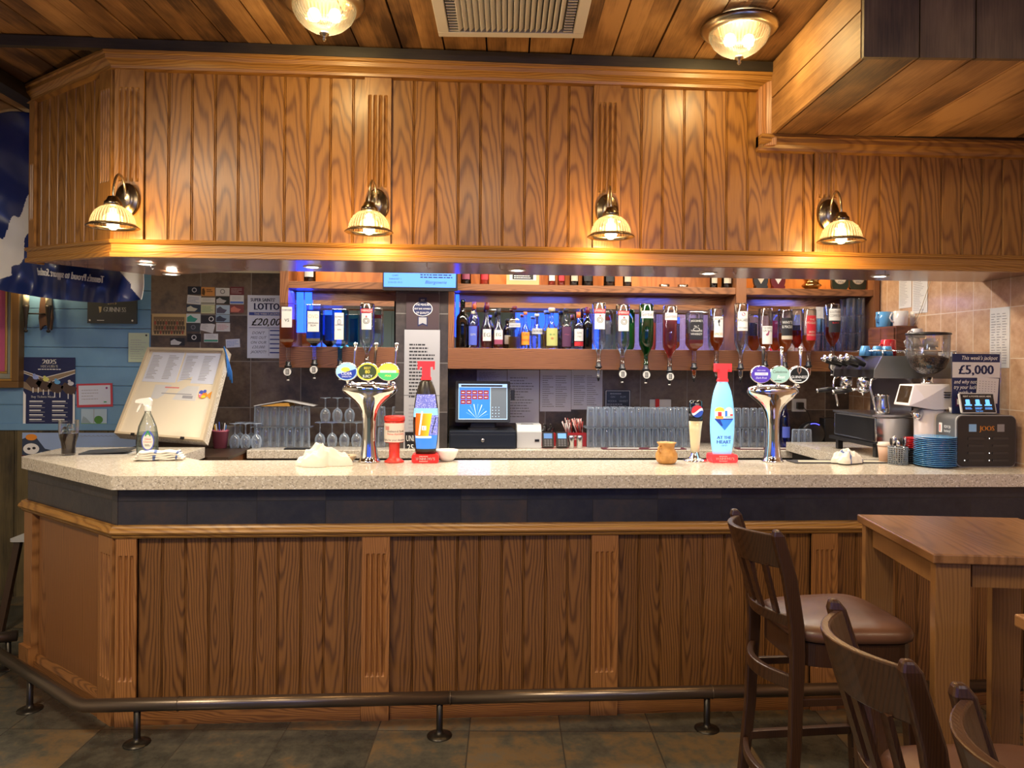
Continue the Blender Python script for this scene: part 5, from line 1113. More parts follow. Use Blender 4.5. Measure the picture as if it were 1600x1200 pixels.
# spray bottle
p = put(240, 707); SP = glass('spray_plastic', (.86, .90, .90), edge=.5)
t = thing('spray_bottle', 'clear spray bottle with white trigger head behind the folded cloth', 'spray bottle', (p.x, p.y-.08, ZC1), .1)
B().ell([(0, .052, .030), (.004, .055, .033), (.03, .056, .034), (.10, .055, .034), (.15, .046, .030), (.19, .030, .024), (.222, .016, .016), (.24, .015, .015)], SP, 28).out('body', t)
B().ell([(.003, .050, .029), (.12, .050, .029)], liq('cleaner', (.80, .86, .86), .3), 24).out('liquid', t)
b = B(); b.lathe([(.019, .232), (.019, .262), (.014, .266)], WHITE, 18); b.prism([(.018, .262), (.022, .29), (.008, .305), (-.035, .30), (-.058, .292), (-.06, .278), (-.02, .272), (-.016, .262)], -.014, .014, WHITE, 'y'); b.out('spray_head', t, bevel=.003)
b = B(); b.prism([(-.028, .274), (-.036, .274), (-.050, .245), (-.056, .228), (-.048, .228), (-.036, .25)], -.008, .008, WHITE, 'y'); b.out('trigger', t)
b = B(); b.X = T(.012, -.0335, .0); b.disc(0, .075, .032, LBL, -.001, .055); b.disc(0, .072, .027, LW, -.0016, .043); b.txt('A', 0, .10, .032, C('label_green', (.05, .35, .12), .5), -.002, bold=.05); b.txt('Glass', 0, .08, .011, LR, -.002); b.txt('Cleaner', 0, .066, .010, LR, -.002); b.lines(-.015, .015, .045, .058, 2, INK, -.002); b.out('label', t)
# glass of cola
p = put(107, 711); t = thing('cola_glass', 'ribbed waisted glass of dark cola with ice near the counter corner', 'drink', (p.x, p.y, ZC1))
GP = [(0, .001), (.032, 0), (.034, .01), (.033, .04), (.037, .07), (.045, .10), (.048, .13), (.048, .185)]
B().lathe(GP, CL, 28, cap=False).out('glass', t)
B().lathe([(0, .008)]+[(r-.003, z) for r, z in [(.032, .008), (.033, .04), (.037, .07), (.044, .098), (.046, .112)]]+[(0, .112)], C('cola', (.025, .007, .004), .08), 24).out('cola', t)
rd = random.Random(4)
for i in range(7):
    b = B(); b.X = T(rd.uniform(-.018, .018), rd.uniform(-.02, .01), .118+.018*(i//3)) @ RX(rd.random()*2) @ RY(rd.random()*2); b.rbox(-.011, .011, -.011, .011, -.011, .011, glass('ice', (.85, .93, .98), edge=.6), .004); b.out('ice_cube', t)
# menu folder
p = put(172, 708); b = B(); b.rbox(-.12, .12, -.085, .085, 0, .004, LG, .006, 'z'); b.X = T(0, 0, .0045) @ RY(-.05) @ T(0, 0, .006); b.rbox(-.12, .12, -.085, .085, 0, .006, C('folder_black', (.03, .035, .045), .45), .006, 'z')
tag(b.out('menu_folder', loc=(p.x, p.y-.02, ZC1), rot=(0, 0, .12)), 'thin black folder lying on the counter right of the cola glass', 'folder')
# bar mats
def barmat(px0, px1, Y, z, lab, m1, m2, wd=.1):
    a = at(px0, 715, Y=Y).x; c = at(px1, 715, Y=Y).x; t = thing('bar_mat', lab, 'bar mat', ((a+c)/2, Y, z)); W = (c-a)/2
    b = B(); b.rbox(-W, W, -wd/2, wd/2, 0, .004, m1, .01, 'z'); b.out('rubber_base', t)
    b = B(); b.X = T(0, 0, .0045) @ RX(-PI/2)
    for q in (-1, 1): b.poly([(q*W*.5-W*.4, -wd*.25), (q*W*.5+W*.36, -wd*.32), (q*W*.5+W*.42, wd*.2), (q*W*.5-W*.3, wd*.3)], m2, 0)
    b.X = T(0, 0, .0045); b.out('printed_top', t)
barmat(940, 1070, 1.42, WT+.001, 'maroon and white bar mat on the back worktop behind the clay pot', C('mat_maroon', (.10, .015, .03), .7), LW, .09)
barmat(1150, 1245, 1.42, WT+.001, 'maroon bar mat on the back worktop behind the second tap column', C('mat_maroon', (.10, .015, .03), .7), LW, .09)
barmat(1235, 1400, .36, ZC1, 'pale printed bar mat under the striped cloth beside the right tap column', INK, LTAN, .12)
for o in COL.objects:
    if o.get('category') == 'cloth' and 'striped bar cloth' in o['label']: o.location.z = ZC1+.0055; o.location.y = .30

# ================================================================ behind the bar, right: coffee
b = B(); b.box(2.14, 2.835, .455, 1.355, 1.06, 1.117, STONE); tag(b.out('side_worktop'), 'stone worktop return along the tiled wall under the coffee machine', 'worktop')
b = B(); b.box(2.18, 2.83, .46, 1.35, 0, 1.058, C('dark_cabinet', (.015, .013, .012), .6)); tag(b.out('side_cabinet'), 'dark cabinet under the worktop return by the tiled wall', 'cabinet')
EY0, EY1 = .56, 1.02
def P2(px, py, Y=EY0): q = at(px, py, Y=Y); return (q.x, q.z)
xf = P2(1368, 650)[0]; XR = 2.79
MG = C('machine_grey', (.20, .21, .22), .25, .6); SHN = C('polished_steel', (.7, .7, .72), .12, 1)
t = thing('espresso_machine', 'black and steel two group espresso machine with cups on top', 'coffee machine')
z0 = 1.118
b = B(); zt = P2(1368, 690)[1]; b.box(xf-.02, XR, EY0-.01, EY1+.02, zt-.03, zt-.01, BLACK)
for x in (xf+.02, XR-.05):
    for y in (EY0+.02, EY1-.03): b.box(x-.015, x+.015, y-.015, y+.015, z0, zt-.03, BLACK)
b.out('stand', t)
z1 = P2(1368, 652)[1]; zm = P2(1367, 591)[1]; zT = P2(1379, 556)[1]
b = B(); b.box(xf, XR, EY0, EY1, zt-.009, z1, SHN); b.out('base', t, bevel=.008)
b = B(); b.box(xf-.003, xf, EY0+.02, EY1-.02, zt+.005, z1-.01, BLACK); b.out('front_panel', t)
b = B(); b.box(xf-.012, xf+.22, EY0+.01, EY1-.01, z1+.001, z1+.012, STEEL); 
b.out('drip_tray', t)
b = B(); b.box(xf+.22, XR, EY0+.02, EY1-.02, z1+.0, zm+.005, SHN); b.out('back_body', t)
prf = [P2(1379, 556), (XR, zT), (XR, zm), P2(1366, 591), P2(1367, 578)]
b = B(); b.prism(prf, EY0+.012, EY1-.012, BLACK, 'y'); b.out('upper_body', t, bevel=.004)
b = B(); b.prism(prf, EY0, EY0+.011, MG, 'y'); b.out('end_panel', t, bevel=.003); b = B(); b.prism(prf, EY1-.011, EY1, MG, 'y'); b.out('end_panel', t, bevel=.003)
xu = prf[3][0]
for i, y in enumerate((EY0+.13, EY0+.32)):
    b = B(); b.lathe([(.030, 0), (.034, -.01), (.034, -.05), (.028, -.055)], CHROME, 24, c=(xu+.01, y, zm-.0)); gh = b.out('group_head', t)
    b = B(); b.lathe([(.030, -.056), (.032, -.075), (.02, -.085), (.008, -.09), (.006, -.10)], CHROME, 20, c=(xu+.01, y, zm)); b.tube([(xu-.02, y, zm-.066), (xu-.06, y, zm-.07)], .008, CHROME, 10); pf = b.out('portafilter', gh)
    b = B(); b.tube([(xu-.06, y, zm-.07), (xu-.10, y-.005, zm-.075), (xu-.17, y-.01, zm-.082)], [.010, .015, .012], BLACK, 12); b.tube([(xu-.17, y-.01, zm-.082), (xu-.178, y-.01, zm-.083)], .013, CHROME, 12); b.out('portafilter_handle', t)
    for dz, dy in ((.075, -.03), (.07, .04)):
        b = B(); b.tube([(xu+.0, y+dy, zm+dz), (xu-.05, y+dy, zm+dz+.02), (xu-.09, y+dy, zm+dz+.035)], [.014, .020, .022], BLACK, 14); b.tube([(xu-.09, y+dy, zm+dz+.035), (xu-.115, y+dy, zm+dz+.045)], .020, CHROME, 14); b.out('steam_knob', t)
for y in (EY0+.02, EY1-.03):
    b = B(); b.tube([(xu+.02, y, zm), (xu-.01, y-.01, zm-.01), (xu-.02, y-.012, zm-.05), (xu+.005, y-.012, zm-.14), (xu+.012, y-.012, zm-.18)], .006, CHROME, 10); b.out('steam_wand', t)
b = B(); b.tube([(xu+.06, EY0+.02, zT+.03), (XR-.02, EY0+.02, zT+.03), (XR-.02, EY1-.02, zT+.03), (xu+.06, EY1-.02, zT+.03)], .004, CHROME, 8, closed=True)
for x in (xu+.06, (xu+XR)/2, XR-.02): b.tube([(x, EY0+.02, zT), (x, EY0+.02, zT+.03)], .004, CHROME, 8)
b.out('cup_rail', t)
# jug on the tray
q = at(1383, 650, Y=EY0+.06); t = thing('milk_jug', 'steel milk frothing jug on the drip tray of the coffee machine', 'jug', (q.x, EY0+.09, z1+.0135))
B().lathe([(0, 0), (.040, 0), (.043, .01), (.044, .04), (.036, .075), (.036, .10), (.040, .112), (.037, .112), (.033, .09), (.0, .05)], SHN, 28, cap=False).out('body', t)
b = B(); b.tube([(-.036, -.01, .10), (-.058, -.015, .10), (-.062, -.015, .06), (-.044, -.01, .035)], .005, SHN, 8); b.out('handle', t)
# cups on the machine
CBL = C('blue_glaze', (.12, .38, .74), .15, coat=.5); CWH = C('white_glaze', (.74, .72, .70), .15, coat=.5); CRD = C('red_glaze', (.55, .02, .03), .15, coat=.5); CBK = C('black_glaze', (.03, .03, .035), .2)
def cup(lab, x, y, z, m, r=.045, h=.06, inv=False, mug=False, ha=-1.57, grp=None, cat='cup'):
    t = thing('mug' if mug else 'cup', lab, cat, (x, y, z), ha, grp); s = [(0, 0), (.62, 0), (.66, .02), (.9, .45), (1, 1), (.93, 1), (.84, .5), (.5, .12), (0, .10)] if not mug else [(0, 0), (.88, 0), (.95, .04), (1, .5), (1, 1), (.92, 1), (.9, .5), (.8, .08), (0, .07)]
    P = [(a*r, c*h) for a, c in s]
    if inv: P = [(a, h-c) for a, c in P]
    B().lathe(P, m, 28, cap=False).out('body', t)
    zz = (.30, .80) if not inv else (.7, .25)
    b = B(); b.tube([(r*.93, 0, h*zz[1]), (r*1.25, 0, h*(zz[1]+.05*(1 if not inv else -1))), (r*1.5, 0, h*.55), (r*1.25, 0, h*zz[0]), (r*.82, 0, h*zz[0])], .005, m, 8); b.out('handle', t); return t
zc = zT+.001
for i, (px, Y, z, lab) in enumerate(((1358, EY0+.19, 0, 'blue cup turned over on the coffee machine, nearest the knobs'), (1377, EY0+.16, 0, 'blue cup turned over on the coffee machine, middle of three'), (1392, EY0+.16, 0, 'blue cup turned over on the coffee machine, next to the white stack'))):
    cup(lab, at(px-6+i*3, 550, Y=Y).x, Y+.02*i, zc, CBL, .034, .058, True, ha=4.2-i*.1, grp='blue cups on the coffee machine')
xw = at(1440, 550, Y=EY0+.14).x
for k, zz in enumerate((0, .0535, .107)):
    for j, dx in enumerate((-.05, .05)):
        if k == 2 and j == 1: continue
        cup('white cup turned over on the coffee machine, %s layer, %s the grinder hopper' % (('lowest', 'middle', 'top')[k], ('farther from', 'nearer to')[j]), xw+dx+(.0 if k < 2 else .02), EY0+.14, zc+zz, CWH, .044, .052, True, ha=3.4+j*3.2, grp='white cups stacked on the coffee machine')
cup('red cup behind the stacked white cups on the coffee machine', at(1388, 530, Y=EY0+.30).x, EY0+.30, zc+.0, CRD, .044, .10, True, True, ha=3.3)
# wall cabinet with mugs
t = thing('wall_cabinet', 'small red-brown wooden drawer box behind the coffee machine with mugs on top', 'cabinet')
MAH = oak('mahogany', (.20, .075, .035), (.09, .03, .015), axis='x', pitch=.3, spacing=.01, rough=.3)
cy0, cy1 = 1.04, 1.34; ca = at(1400, 509, Y=cy0); cb = at(1400, 541, Y=cy0)
b = B(); b.box(ca.x, 2.835, cy0, cy1, cb.z-.02, ca.z, MAH); b.out('body', t, bevel=.003)
for k in (0, 1): b = B(); b.box(ca.x-.012, ca.x-.0005, cy0+.008+k*.146, cy0+.148+k*.146, cb.z-.012, ca.z-.010, MAH); b.out('drawer', t, bevel=.002)
zc = ca.z+.001
for px, Y, m, lab, ha in ((1407, cy0+.05, CWH, 'white mug on the drawer box, handle towards the shelving', 3.1), (1434, cy0+.06, CWH, 'white mug on the drawer box beside the wall, handle turned to the front', -2.0), (1380, cy0+.22, CBL, 'blue mug on the drawer box next to the tall glasses', 3.5), (1402, cy0+.23, CBL, 'blue mug behind the first white mug on the drawer box', 2.6), (1430, cy0+.24, CBL, 'blue mug behind the gap of the two white mugs on the drawer box', .6)):
    cup(lab, at(px, 500, Y=Y).x, Y, zc, m, .045, .10 if m is CBL else .094, False, True, ha, 'mugs on the drawer box')
# grinder
gx = at(1451, 640, Y=.415).x; t = thing('coffee_grinder', 'white coffee grinder with clear bean hopper beside the black charger box', 'coffee grinder', (gx, .415, ZC1))
GWH = C('grinder_white', (.72, .68, .70), .3)
zz = at(1440, 636, Y=.33).z-ZC1
b = B(); b.ell([(0, .085, .075, .01, 0), (.03, .082, .072, .01, 0), (.10, .080, .07, .01, 0), (zz-.015, .078, .075, .006, 0)], GWH, 28); b.out('column', t)
zz = at(1440, 636, Y=.33).z-ZC1; zu = at(1440, 600, Y=.33).z-ZC1
b = B(); b.add([(-.155, -.07, zz+.005), (.08, -.08, zz-.01), (.08, .08, zz-.01), (-.155, .07, zz+.005), (-.125, -.065, zu-.005), (.07, -.075, zu), (.07, .075, zu), (-.125, .065, zu-.005), (-.02, -.085, zz-.015), (-.075, -.088, zz+.045)], [(0, 3, 2, 1), (4, 5, 6, 7), (0, 4, 7, 3), (1, 2, 6, 5), (3, 7, 6, 2), (0, 8, 9), (0, 9, 4), (4, 9, 5), (9, 8, 1), (9, 1, 5)], GWH); b.out('head', t, bevel=.004)
b = B(); b.add([(-.1515, -.058, zz+.02), (-.1515, .05, zz+.02), (-.1285, .05, zu-.012), (-.1285, -.058, zu-.012)], [(0, 3, 2, 1)], C('grinder_display', (.02, .015, .01), .1, emit=.05, ecol=(.5, .2, .05))); b.out('display', t)
b = B()
for k in range(3): b.box(.03, .07, -.086, -.079, zz+.05+k*.013, zz+.054+k*.013, BLACK)
b.out('vent_slots', t)
b = B(); b.X = T(-.012, -.078, .085) @ RX(PI/2); b.lathe([(.028, -.01), (.028, .006), (.024, .008), (.022, .006)], BLACK, 26, cap=False); b.lathe([(.0, .004), (.022, .004)], C('grinder_dial', (.25, .3, .55), .2, emit=.2), 20, cap=False); b.out('dial', t)
b = B(); b.lathe([(.030, zu), (.030, zu+.008), (.026, zu+.012), (.026, zu+.035)], CHROME, 26, c=(-.008, 0, 0)); b.out('hopper_collar', t)
hz = at(1450, 585, Y=.36).z-ZC1; hl = at(1450, 523, Y=.36).z-ZC1; hm = (hz+hl)/2-.004
B().lathe([(.027, hz), (.055, hz+.012), (.082, hz+.035), (.098, hz+.068), (.105, hz+.105), (.107, hl)], glass('hopper_plastic', (.93, .90, .85), edge=.6, lit_blue=.04), 36, c=(-.006, 0, 0), cap=False).out('hopper', t)
BEAN = NT('coffee_beans'); vb = BEAN.n('ShaderNodeTexVoronoi', {'Vector': BEAN.co(), 'Scale': 110}); BEAN.set(BEAN.b.inputs['Base Color'], BEAN.ramp(vb.outputs['Distance'], [(.1, (.20, .09, .04)), (.6, (.03, .013, .007))])); BEAN.b.inputs['Roughness'].default_value = .3; BEAN.bump(BEAN.ma('MULTIPLY', vb.outputs['Distance'], -1), .006, 1); BEAN = BEAN.m
o = B().lathe([(.0, hz+.001), (.025, hz+.001), (.053, hz+.013), (.080, hz+.036), (.095, hz+.068), (.10, hz+.086), (.06, hz+.10), (0, hz+.106)], BEAN, 36, c=(-.006, 0, 0)).out('beans', t); o['kind'] = 'stuff'
B().lathe([(.0, hl+.001), (.110, hl+.001), (.112, hl+.006), (.108, hl+.012), (.05, hl+.016), (0, hl+.018)], BLACK, 36, c=(-.006, 0, 0)).out('hopper_lid', t)
b = B(); b.tube([(-.05, -.02, zz-.02), (-.085, -.03, zz-.05), (-.10, -.035, zz-.03)], [.018, .022, .024], CHROME, 14); b.out('chute', t)
b = B(); b.tube([(-.06, -.03, .10), (-.10, -.05, .10)], .010, BLACK, 8); b.lathe([(.035, .09), (.035, .098), (.0, .1)], C('tamper_wood', (.30, .10, .04), .3), 20, c=(-.12, -.055, 0)); b.out('fork', t)
# tamper standing before the grinder
q = put(1378, 715); 
t = thing('coffee_tamper', 'wooden handled coffee tamper standing before the grinder', 'tamper', (at(1412, 700, Y=.33).x, .33, ZC1))
B().lathe([(.028, 0), (.028, .02), (.012, .026)], SHN, 20).out('base', t); B().lathe([(.012, .0262), (.016, .05), (.013, .085), (.03, .098), (.028, .105), (0, .107)], C('tamper_wood', (.30, .10, .04), .3), 20).out('handle', t)
# takeaway cup, basket, saucers, plates
q = put(1383, 722); t = thing('takeaway_cup', 'takeaway paper cup with pale lid left of the cutlery basket', 'cup', (q.x, q.y, ZC1))
B().lathe([(0, 0), (.029, 0), (.037, .085)], C('cup_paper', (.55, .36, .27), .6), 26).out('cup', t); B().lathe([(.039, .0852), (.040, .092), (.036, .096), (.036, .104), (0, .104)], C('cup_lid', (.70, .60, .52), .4), 26).out('lid', t)
q = put(1409, 727); bx_, by_ = q.x, q.y+.035; t = thing('cutlery_basket', 'grey lattice basket of spoons beside the blue plates', 'basket', (bx_, by_, ZC1)); GBS = C('basket_grey', (.22, .25, .28), .4)
b = B(); r = .045
for k in range(24):
    a = 2*PI*k/24; b.tube([(r*math.cos(a), r*math.sin(a), .002), (r*math.cos(a), r*math.sin(a), .088)], .0022, GBS, 5)
for k in range(9): b.tube([(r*math.cos(2*PI*i/24), r*math.sin(2*PI*i/24), .003+k*.0105) for i in range(24)], .0022 if k < 8 else .004, GBS, 5, closed=True)
b.lathe([(0, .001), (.044, .001)], GBS, 20, cap=False); b.out('lattice', t)
for i in range(9):
    a = i*.7; x = .022*math.cos(a); y = .022*math.sin(a); hh = .115+.008*(i % 3); b = B(); m = (STEEL, BLACK, STEEL)[i % 3]
    b.tube([(x, y, .006), (x*1.4, y*1.4, .09)], .003, m, 6); b.X = T(x*1.55, y*1.55, hh-.004) @ RZ(a); b.lathe([(0, -.022), (.008, -.014), (.010, 0), (.007, .012), (0, .017)], m, 12, sx=.5)
    tag(b.out('spoon', loc=(bx_, by_, ZC1+.0)), ('steel' if m is STEEL else 'black')+' handled spoon standing in the grey lattice basket', 'spoon', 'steel spoons in the basket' if m is STEEL else 'black spoons in the basket')
xp = at(1461, 710, Y=.20).x
def saucer(name, lab, x, y, z, m, r, grp):
    b = B(); b.lathe([(0, 0), (r*.58, 0), (r*.62, .002), (r*.95, .0085), (r, .0105), (r*.985, .0122), (r*.6, .0045), (0, .004)], m, 40, cap=False); return tag(b.out(name, loc=(x, y, z)), lab, 'plate', grp)
npl = 16; s0 = None
for k in range(npl):
    z = ZC1+k*.0094; lab = 'light blue saucer, '+('topmost' if k == npl-1 else 'lowest' if k == 0 else ORD[npl-1-k]+' from the top')+' of its tall stack on the counter'
    if s0 is None: s0 = saucer('saucer', lab, xp, .20, z, CBL, .098, 'blue saucers in the tall stack')
    else: dup(s0, (xp+.001*math.sin(k*2.1), .20, z), label=lab)
xr = at(1429, 710, Y=.31).x
for k in range(14):
    red = k >= 8; z = ZC1+k*.0094; lab = ('red' if red else 'dark grey')+' saucer, '+ORD[13-k]+' from the top of the stack behind the spoon basket'
    saucer('saucer', lab, xr, .305, z, CRD if red else CBK, .055, 'red saucers behind the basket' if red else 'dark saucers behind the basket')
# charger box
a = at(1489, 728, Z=1.12); JX0, JX1, JY0, JY1 = 2.485, 2.80, .165, .325; JH = .262
t = thing('charger_box', 'black power bank rental box with two rows of slots beside the blue saucers', 'charging station', ((JX0+JX1)/2, JY0, ZC1)); W = (JX1-JX0)/2
JB = C('charger_black', (.022, .022, .025), .4); JG = C('charger_side', (.10, .10, .105), .45)
b = B(); b.rbox(-W, W, .012, JY1-JY0, 0, JH, JG, .03, 'y', 6); b.out('casing', t)
b = B(); b.rbox(-W, W, 0, .0118, 0, JH, C('charger_rim', (.3, .3, .31), .35), .03, 'y', 6); b.rbox(-W+.004, W-.004, -.004, .0, .004, JH-.004, JB, .028, 'y', 6); b.out('front_panel', t)
b = B(); JO = C('logo_orange', (.75, .30, .05), .5)
b.txt('JOOS', 0, JH-.078, .026, JO, -.0045, w=.078, bold=.04); b.rect(-.095, -.055, JH-.083, JH-.045, C('code_blue', (.25, .5, .85), .4), -.0045); b.rect(.055, .093, JH-.083, JH-.045, C('code_grey', (.25, .25, .27), .4), -.0045)
b.out('front_print', t)
for r in range(4):
    for k in (0, 1):
        sx = -.10+k*.13; z = .145-r*.037; b = B(); b.rbox(sx, sx+.085, -.0075, -.004, z-.006, z+.006, C('slot_black', (.035, .035, .04), .3), .005); sl = b.out('slot', t)
        b = B(); b.X = T(sx-.016, -.0045, z); b.disc(0, 0, .0025, C('slot_led', (1, 1, 1), .4, emit=2), 0) if (k == 1 and r != 1) or r == 3 else b.disc(0, 0, .0025, INK, 0); b.out('slot_light', sl)
b = B(); b.X = T(-W-.0006, .02, 0) @ RZ(-PI/2)
b.txt('NOW ON', -.05, .19, .016, WHT, 0, w=.05); b.txt('battery?', -.05, .17, .014, WHT, 0, w=.05); b.rbox(-.115, -.09, -.001, 0, .165, .215, WHT, .004); b.rect(-.109, -.103, .17, .205, RED, -.0015); b.disc(-.07, .09, .05, C('print_coral', (.8, .15, .10), .5), 0, .05); b.txt('Rent', -.07, .10, .018, WHT, -.001)
b.out('side_print', t)
# tilted tablet on the box
t = thing('tablet_screen', 'small tilted tablet showing blue icons, reading RENT A POWER BANK HERE', 'screen', (at(1531, 640, Y=.20).x, .20, ZC1+JH+.001))
b = B(); b.X = RX(math.radians(-14)); b.rbox(-.093, .093, 0, .012, .006, .112, LG, .008); b.out('casing', t)
b = B(); b.X = RX(math.radians(-14)) @ T(0, -.0006, 0); b.rect(-.088, .088, .011, .107, C('tablet_black', (.005, .008, .02), .15), 0)
IB = C('icon_blue', (.1, .35, .9), .3, emit=1.2, ecol=(.12, .4, 1)); b.txt('RENT A POWER BANK HERE', 0, .090, .009, WHT, -.001, w=.15)
for k in (-1, 0, 1): b.rbox(k*.053-.013, k*.053+.009, -.0016, -.001, .045, .078, IB, .004); b.rect(k*.053-.02, k*.053+.018, .045, .052, IB, -.0008); b.lines(k*.053-.02, k*.053+.02, .026, .038, 2, IB, -.0012, .4, .2, k+3)
b.txt('Scan here', 0, .015, .007, IB, -.001); b.out('screen', t)
b = B(); b.box(-.04, .04, .012, .05, 0, .02, BLACK); b.out('foot', t)
# jackpot poster in clear stand
a = at(1489, 552, Y=.265); c = at(1560, 640, Y=.265); W = (c.x-a.x)/2; H = a.z-(ZC1+JH+.004)
t = thing('jackpot_poster', 'navy and white poster in a clear stand, reading This week\'s jackpot £5,000', 'poster', (a.x+W, .265, ZC1+JH+.002), -.05)
b = B(); b.box(-W, W, -.002, 0, 0, H, NAVY); b.rect(-W, W, H*.60, H*.86, PAPER, -.0025); b.txt('This week\'s jackpot', W*.15, H*.90, H*.07, WHT, -.003, w=W*1.5, ital=True); b.txt('£5,000', 0, H*.66, H*.16, NAVY, -.003, w=W*1.5, bold=.05)
for i, s in enumerate(('and why not', 'try your luck', 'with a')): b.txt(s, -W*.45, H*(.50-.09*i), H*.07, WHT, -.003, w=W*.95, ital=True)
b.rect(-W*.85, W*-.05, H*.12, H*.26, C('plum_panel', (.10, .02, .10), .5), -.0028); b.rect(-W*.8, -W*.5, H*.15, H*.24, WHT, -.0032); b.out('sheet', t)
b = B(); b.box(-W-.004, W+.008, .0005, .003, 0, H+.01, SHELFG); b.box(-W-.004, W+.008, .0, .05, 0, .003, SHELFG); b.out('clear_stand', t)
b = B(); b.X = T(W*.38, -.006, H*.18) @ RY(.06); b.box(-W*.45, W*.48, -.002, 0, 0, H*.42, PAPER)
for i in range(6):
    for j in range(5): b.rect(-W*.36+i*W*.13, -W*.36+i*W*.13+.006, H*(.19+.04*j), H*(.19+.04*j)+.004, GREYI, -.0026)
b.rect(-W*.40, -W*.05, H*.12, H*.14, INK, -.0026); b.txt('Lotto', 0, H*.02, H*.06, NAVY, -.0026, ital=True)
tag(b.out('calendar_card', loc=(a.x+W, .258, ZC1+JH+.002)), 'white calendar card leaning on the navy jackpot poster', 'card')
b = B(); b.lathe([(.022, 0), (.024, .03), (.0, .03)], CWH, 20); tag(b.out('sauce_pot', loc=(at(1488, 640, Y=.31).x, .297, ZC1+JH+.001)), 'small pale pot on the charger box behind the poster', 'pot')
# papers on the tiled wall
def wallsheet(px0, py0, px1, py1, lab, seed, cols):
    a = at(px0, py0, X=2.838); c = at(px1, py1, X=2.838); y0, y1 = a.y, c.y; W = (y0-y1)/2; H = a.z-c.z
    b = B(); b.X = RZ(-PI/2); b.box(-W, W, -.0015, 0, -H/2, H/2, PAPER)
    for k in range(cols): b.lines(-W*.85+k*W*1.7/cols, -W*.85+(k+.85)*W*1.7/cols, -H*.44, H*.42, 20, GREYI, -.002, .35, .5, seed+k)
    return tag(b.out('price_list', loc=(2.839, (y0+y1)/2, (a.z+c.z)/2)), lab, 'paper', 'printed lists on the tiled wall')
wallsheet(1405, 428, 1424, 480, 'printed list taped on the tiled wall above the mugs, farther one', 21, 1); wallsheet(1426, 428, 1449, 488, 'printed list taped on the tiled wall above the mugs, nearer one', 23, 1)
wallsheet(1547, 482, 1577, 575, 'long printed list taped on the tiled wall above the jackpot poster', 25, 3)
wallsheet(1466, 548, 1488, 590, 'small printed note on the tiled wall behind the bean hopper', 31, 1)
b = B(); b.tube([at(1462, 415, X=2.825), at(1440, 480, X=2.825), at(1425, 515, X=2.825)], .0022, LTAN, 6); tag(b.out('cable'), 'thin pale cable hanging down the tiled wall past the mugs', 'cable')
# round speaker with blue ring, bottle
sx, sz = at(1268, 678, Y=1.62).x, at(1268, 678, Y=1.62).z
t = thing('round_speaker', 'round black speaker with glowing blue ring on the back worktop', 'speaker', (sx, 1.62, WT+.001))
b = B(); b.X = T(0, 0, sz-WT) @ RX(PI/2); b.lathe([(.0, -.06), (.075, -.06), (.086, -.02), (.088, .02), (.07, .035), (.0, .03)], BLACK, 36); b.out('body', t)
b = B(); RING = C('ring_blue', (.05, .05, .9), .3, emit=2.5, ecol=(.08, .08, 1))
for a0, a1 in ((60, 110), (250, 300)): b.tube([(.075*math.cos(math.radians(q)), -.037, sz-WT+.075*math.sin(math.radians(q))) for q in range(a0, a1+1, 8)], .003, RING, 6)
b.out('light_ring', t); b = B(); b.box(-.06, .06, -.03, .06, 0, .03, BLACK); b.out('foot', t)
bx2 = at(1226, 700, Y=1.5); bottle('bottle', 'cobalt blue bottle standing on the worktop left of the round speaker', (bx2.x, 1.5, WT+.001), .34, .033, 'wine', COB, None, 0, 'tall', BLACK, [(.2, .42, .9, LBL)])
q = at(1290, 680, Y=1.6); b = B(); b.rbox(-.05, .05, -.04, .04, 0, .19, BLACK, .01, 'z'); tag(b.out('storage_box', loc=(q.x+.05, 1.66, WT+.001)), 'matt black box standing beside the round speaker', 'box')
# ================================================================ left side: counter flap, wall things
def quad(BL, BR, TL, TR):
    f = lambda u, v, w=0: (BL*(1-u)+BR*u)*(1-v)+(TL*(1-u)+TR*u)*v+N*w
    N = (BR-BL).cross(TL-BL).normalized()
    if N.y > 0: N = -N
    return f
fb = quad(at(181, 679, Y=1.24), at(319, 690, Y=1.02), at(233, 545, Y=1.66), at(356, 547, Y=1.44))
CRM = C('flap_cream', (.78, .70, .56), .5); CRE = C('flap_edge', (.55, .46, .33), .5)
def qb(b, u0, u1, v0, v1, w0, w1, m):
    vs = [fb(u, v, w_) for u in (u0, u1) for v in (v0, v1) for w_ in (w0, w1)]
    return b.add(vs, [(0, 1, 3, 2), (4, 6, 7, 5), (0, 4, 5, 1), (2, 3, 7, 6), (0, 2, 6, 4), (1, 5, 7, 3)], m)
t = thing('counter_flap', 'raised counter flap leaning back, its cream underside towards the bar', 'counter flap')
b = B(); qb(b, .02, .98, .02, .98, -.004, .0, CRM); b.out('underside', t)
b = B(); qb(b, 0, 1, 0, 1, -.045, -.0045, STONE); b.out('stone_top', t)
b = B(); 
for q in ((0, 1, 0, .02), (0, 1, .975, 1), (0, .03, .02, .975), (.965, 1, .02, .975)): qb(b, *q, -.0044, .018, CRE)
b.out('rim', t)
for u in (.22, .78): b = B(); qb(b, u-.02, u+.02, -.012, .012, .019, .024, BLACK); b.out('hinge', t)
def fl(name, lab, u0, u1, v0, v1, m, cat, grp=None, pr=None):
    b = B(); qb(b, u0, u1, v0, v1, .001, .0022, m)
    if pr: pr(b)
    return tag(b.out(name), lab, cat, grp)
def q4(b, u0, u1, v0, v1, m, w_=.003): b.add([fb(u0, v0, w_), fb(u1, v0, w_), fb(u1, v1, w_), fb(u0, v1, w_)], [(0, 1, 2, 3)], m)
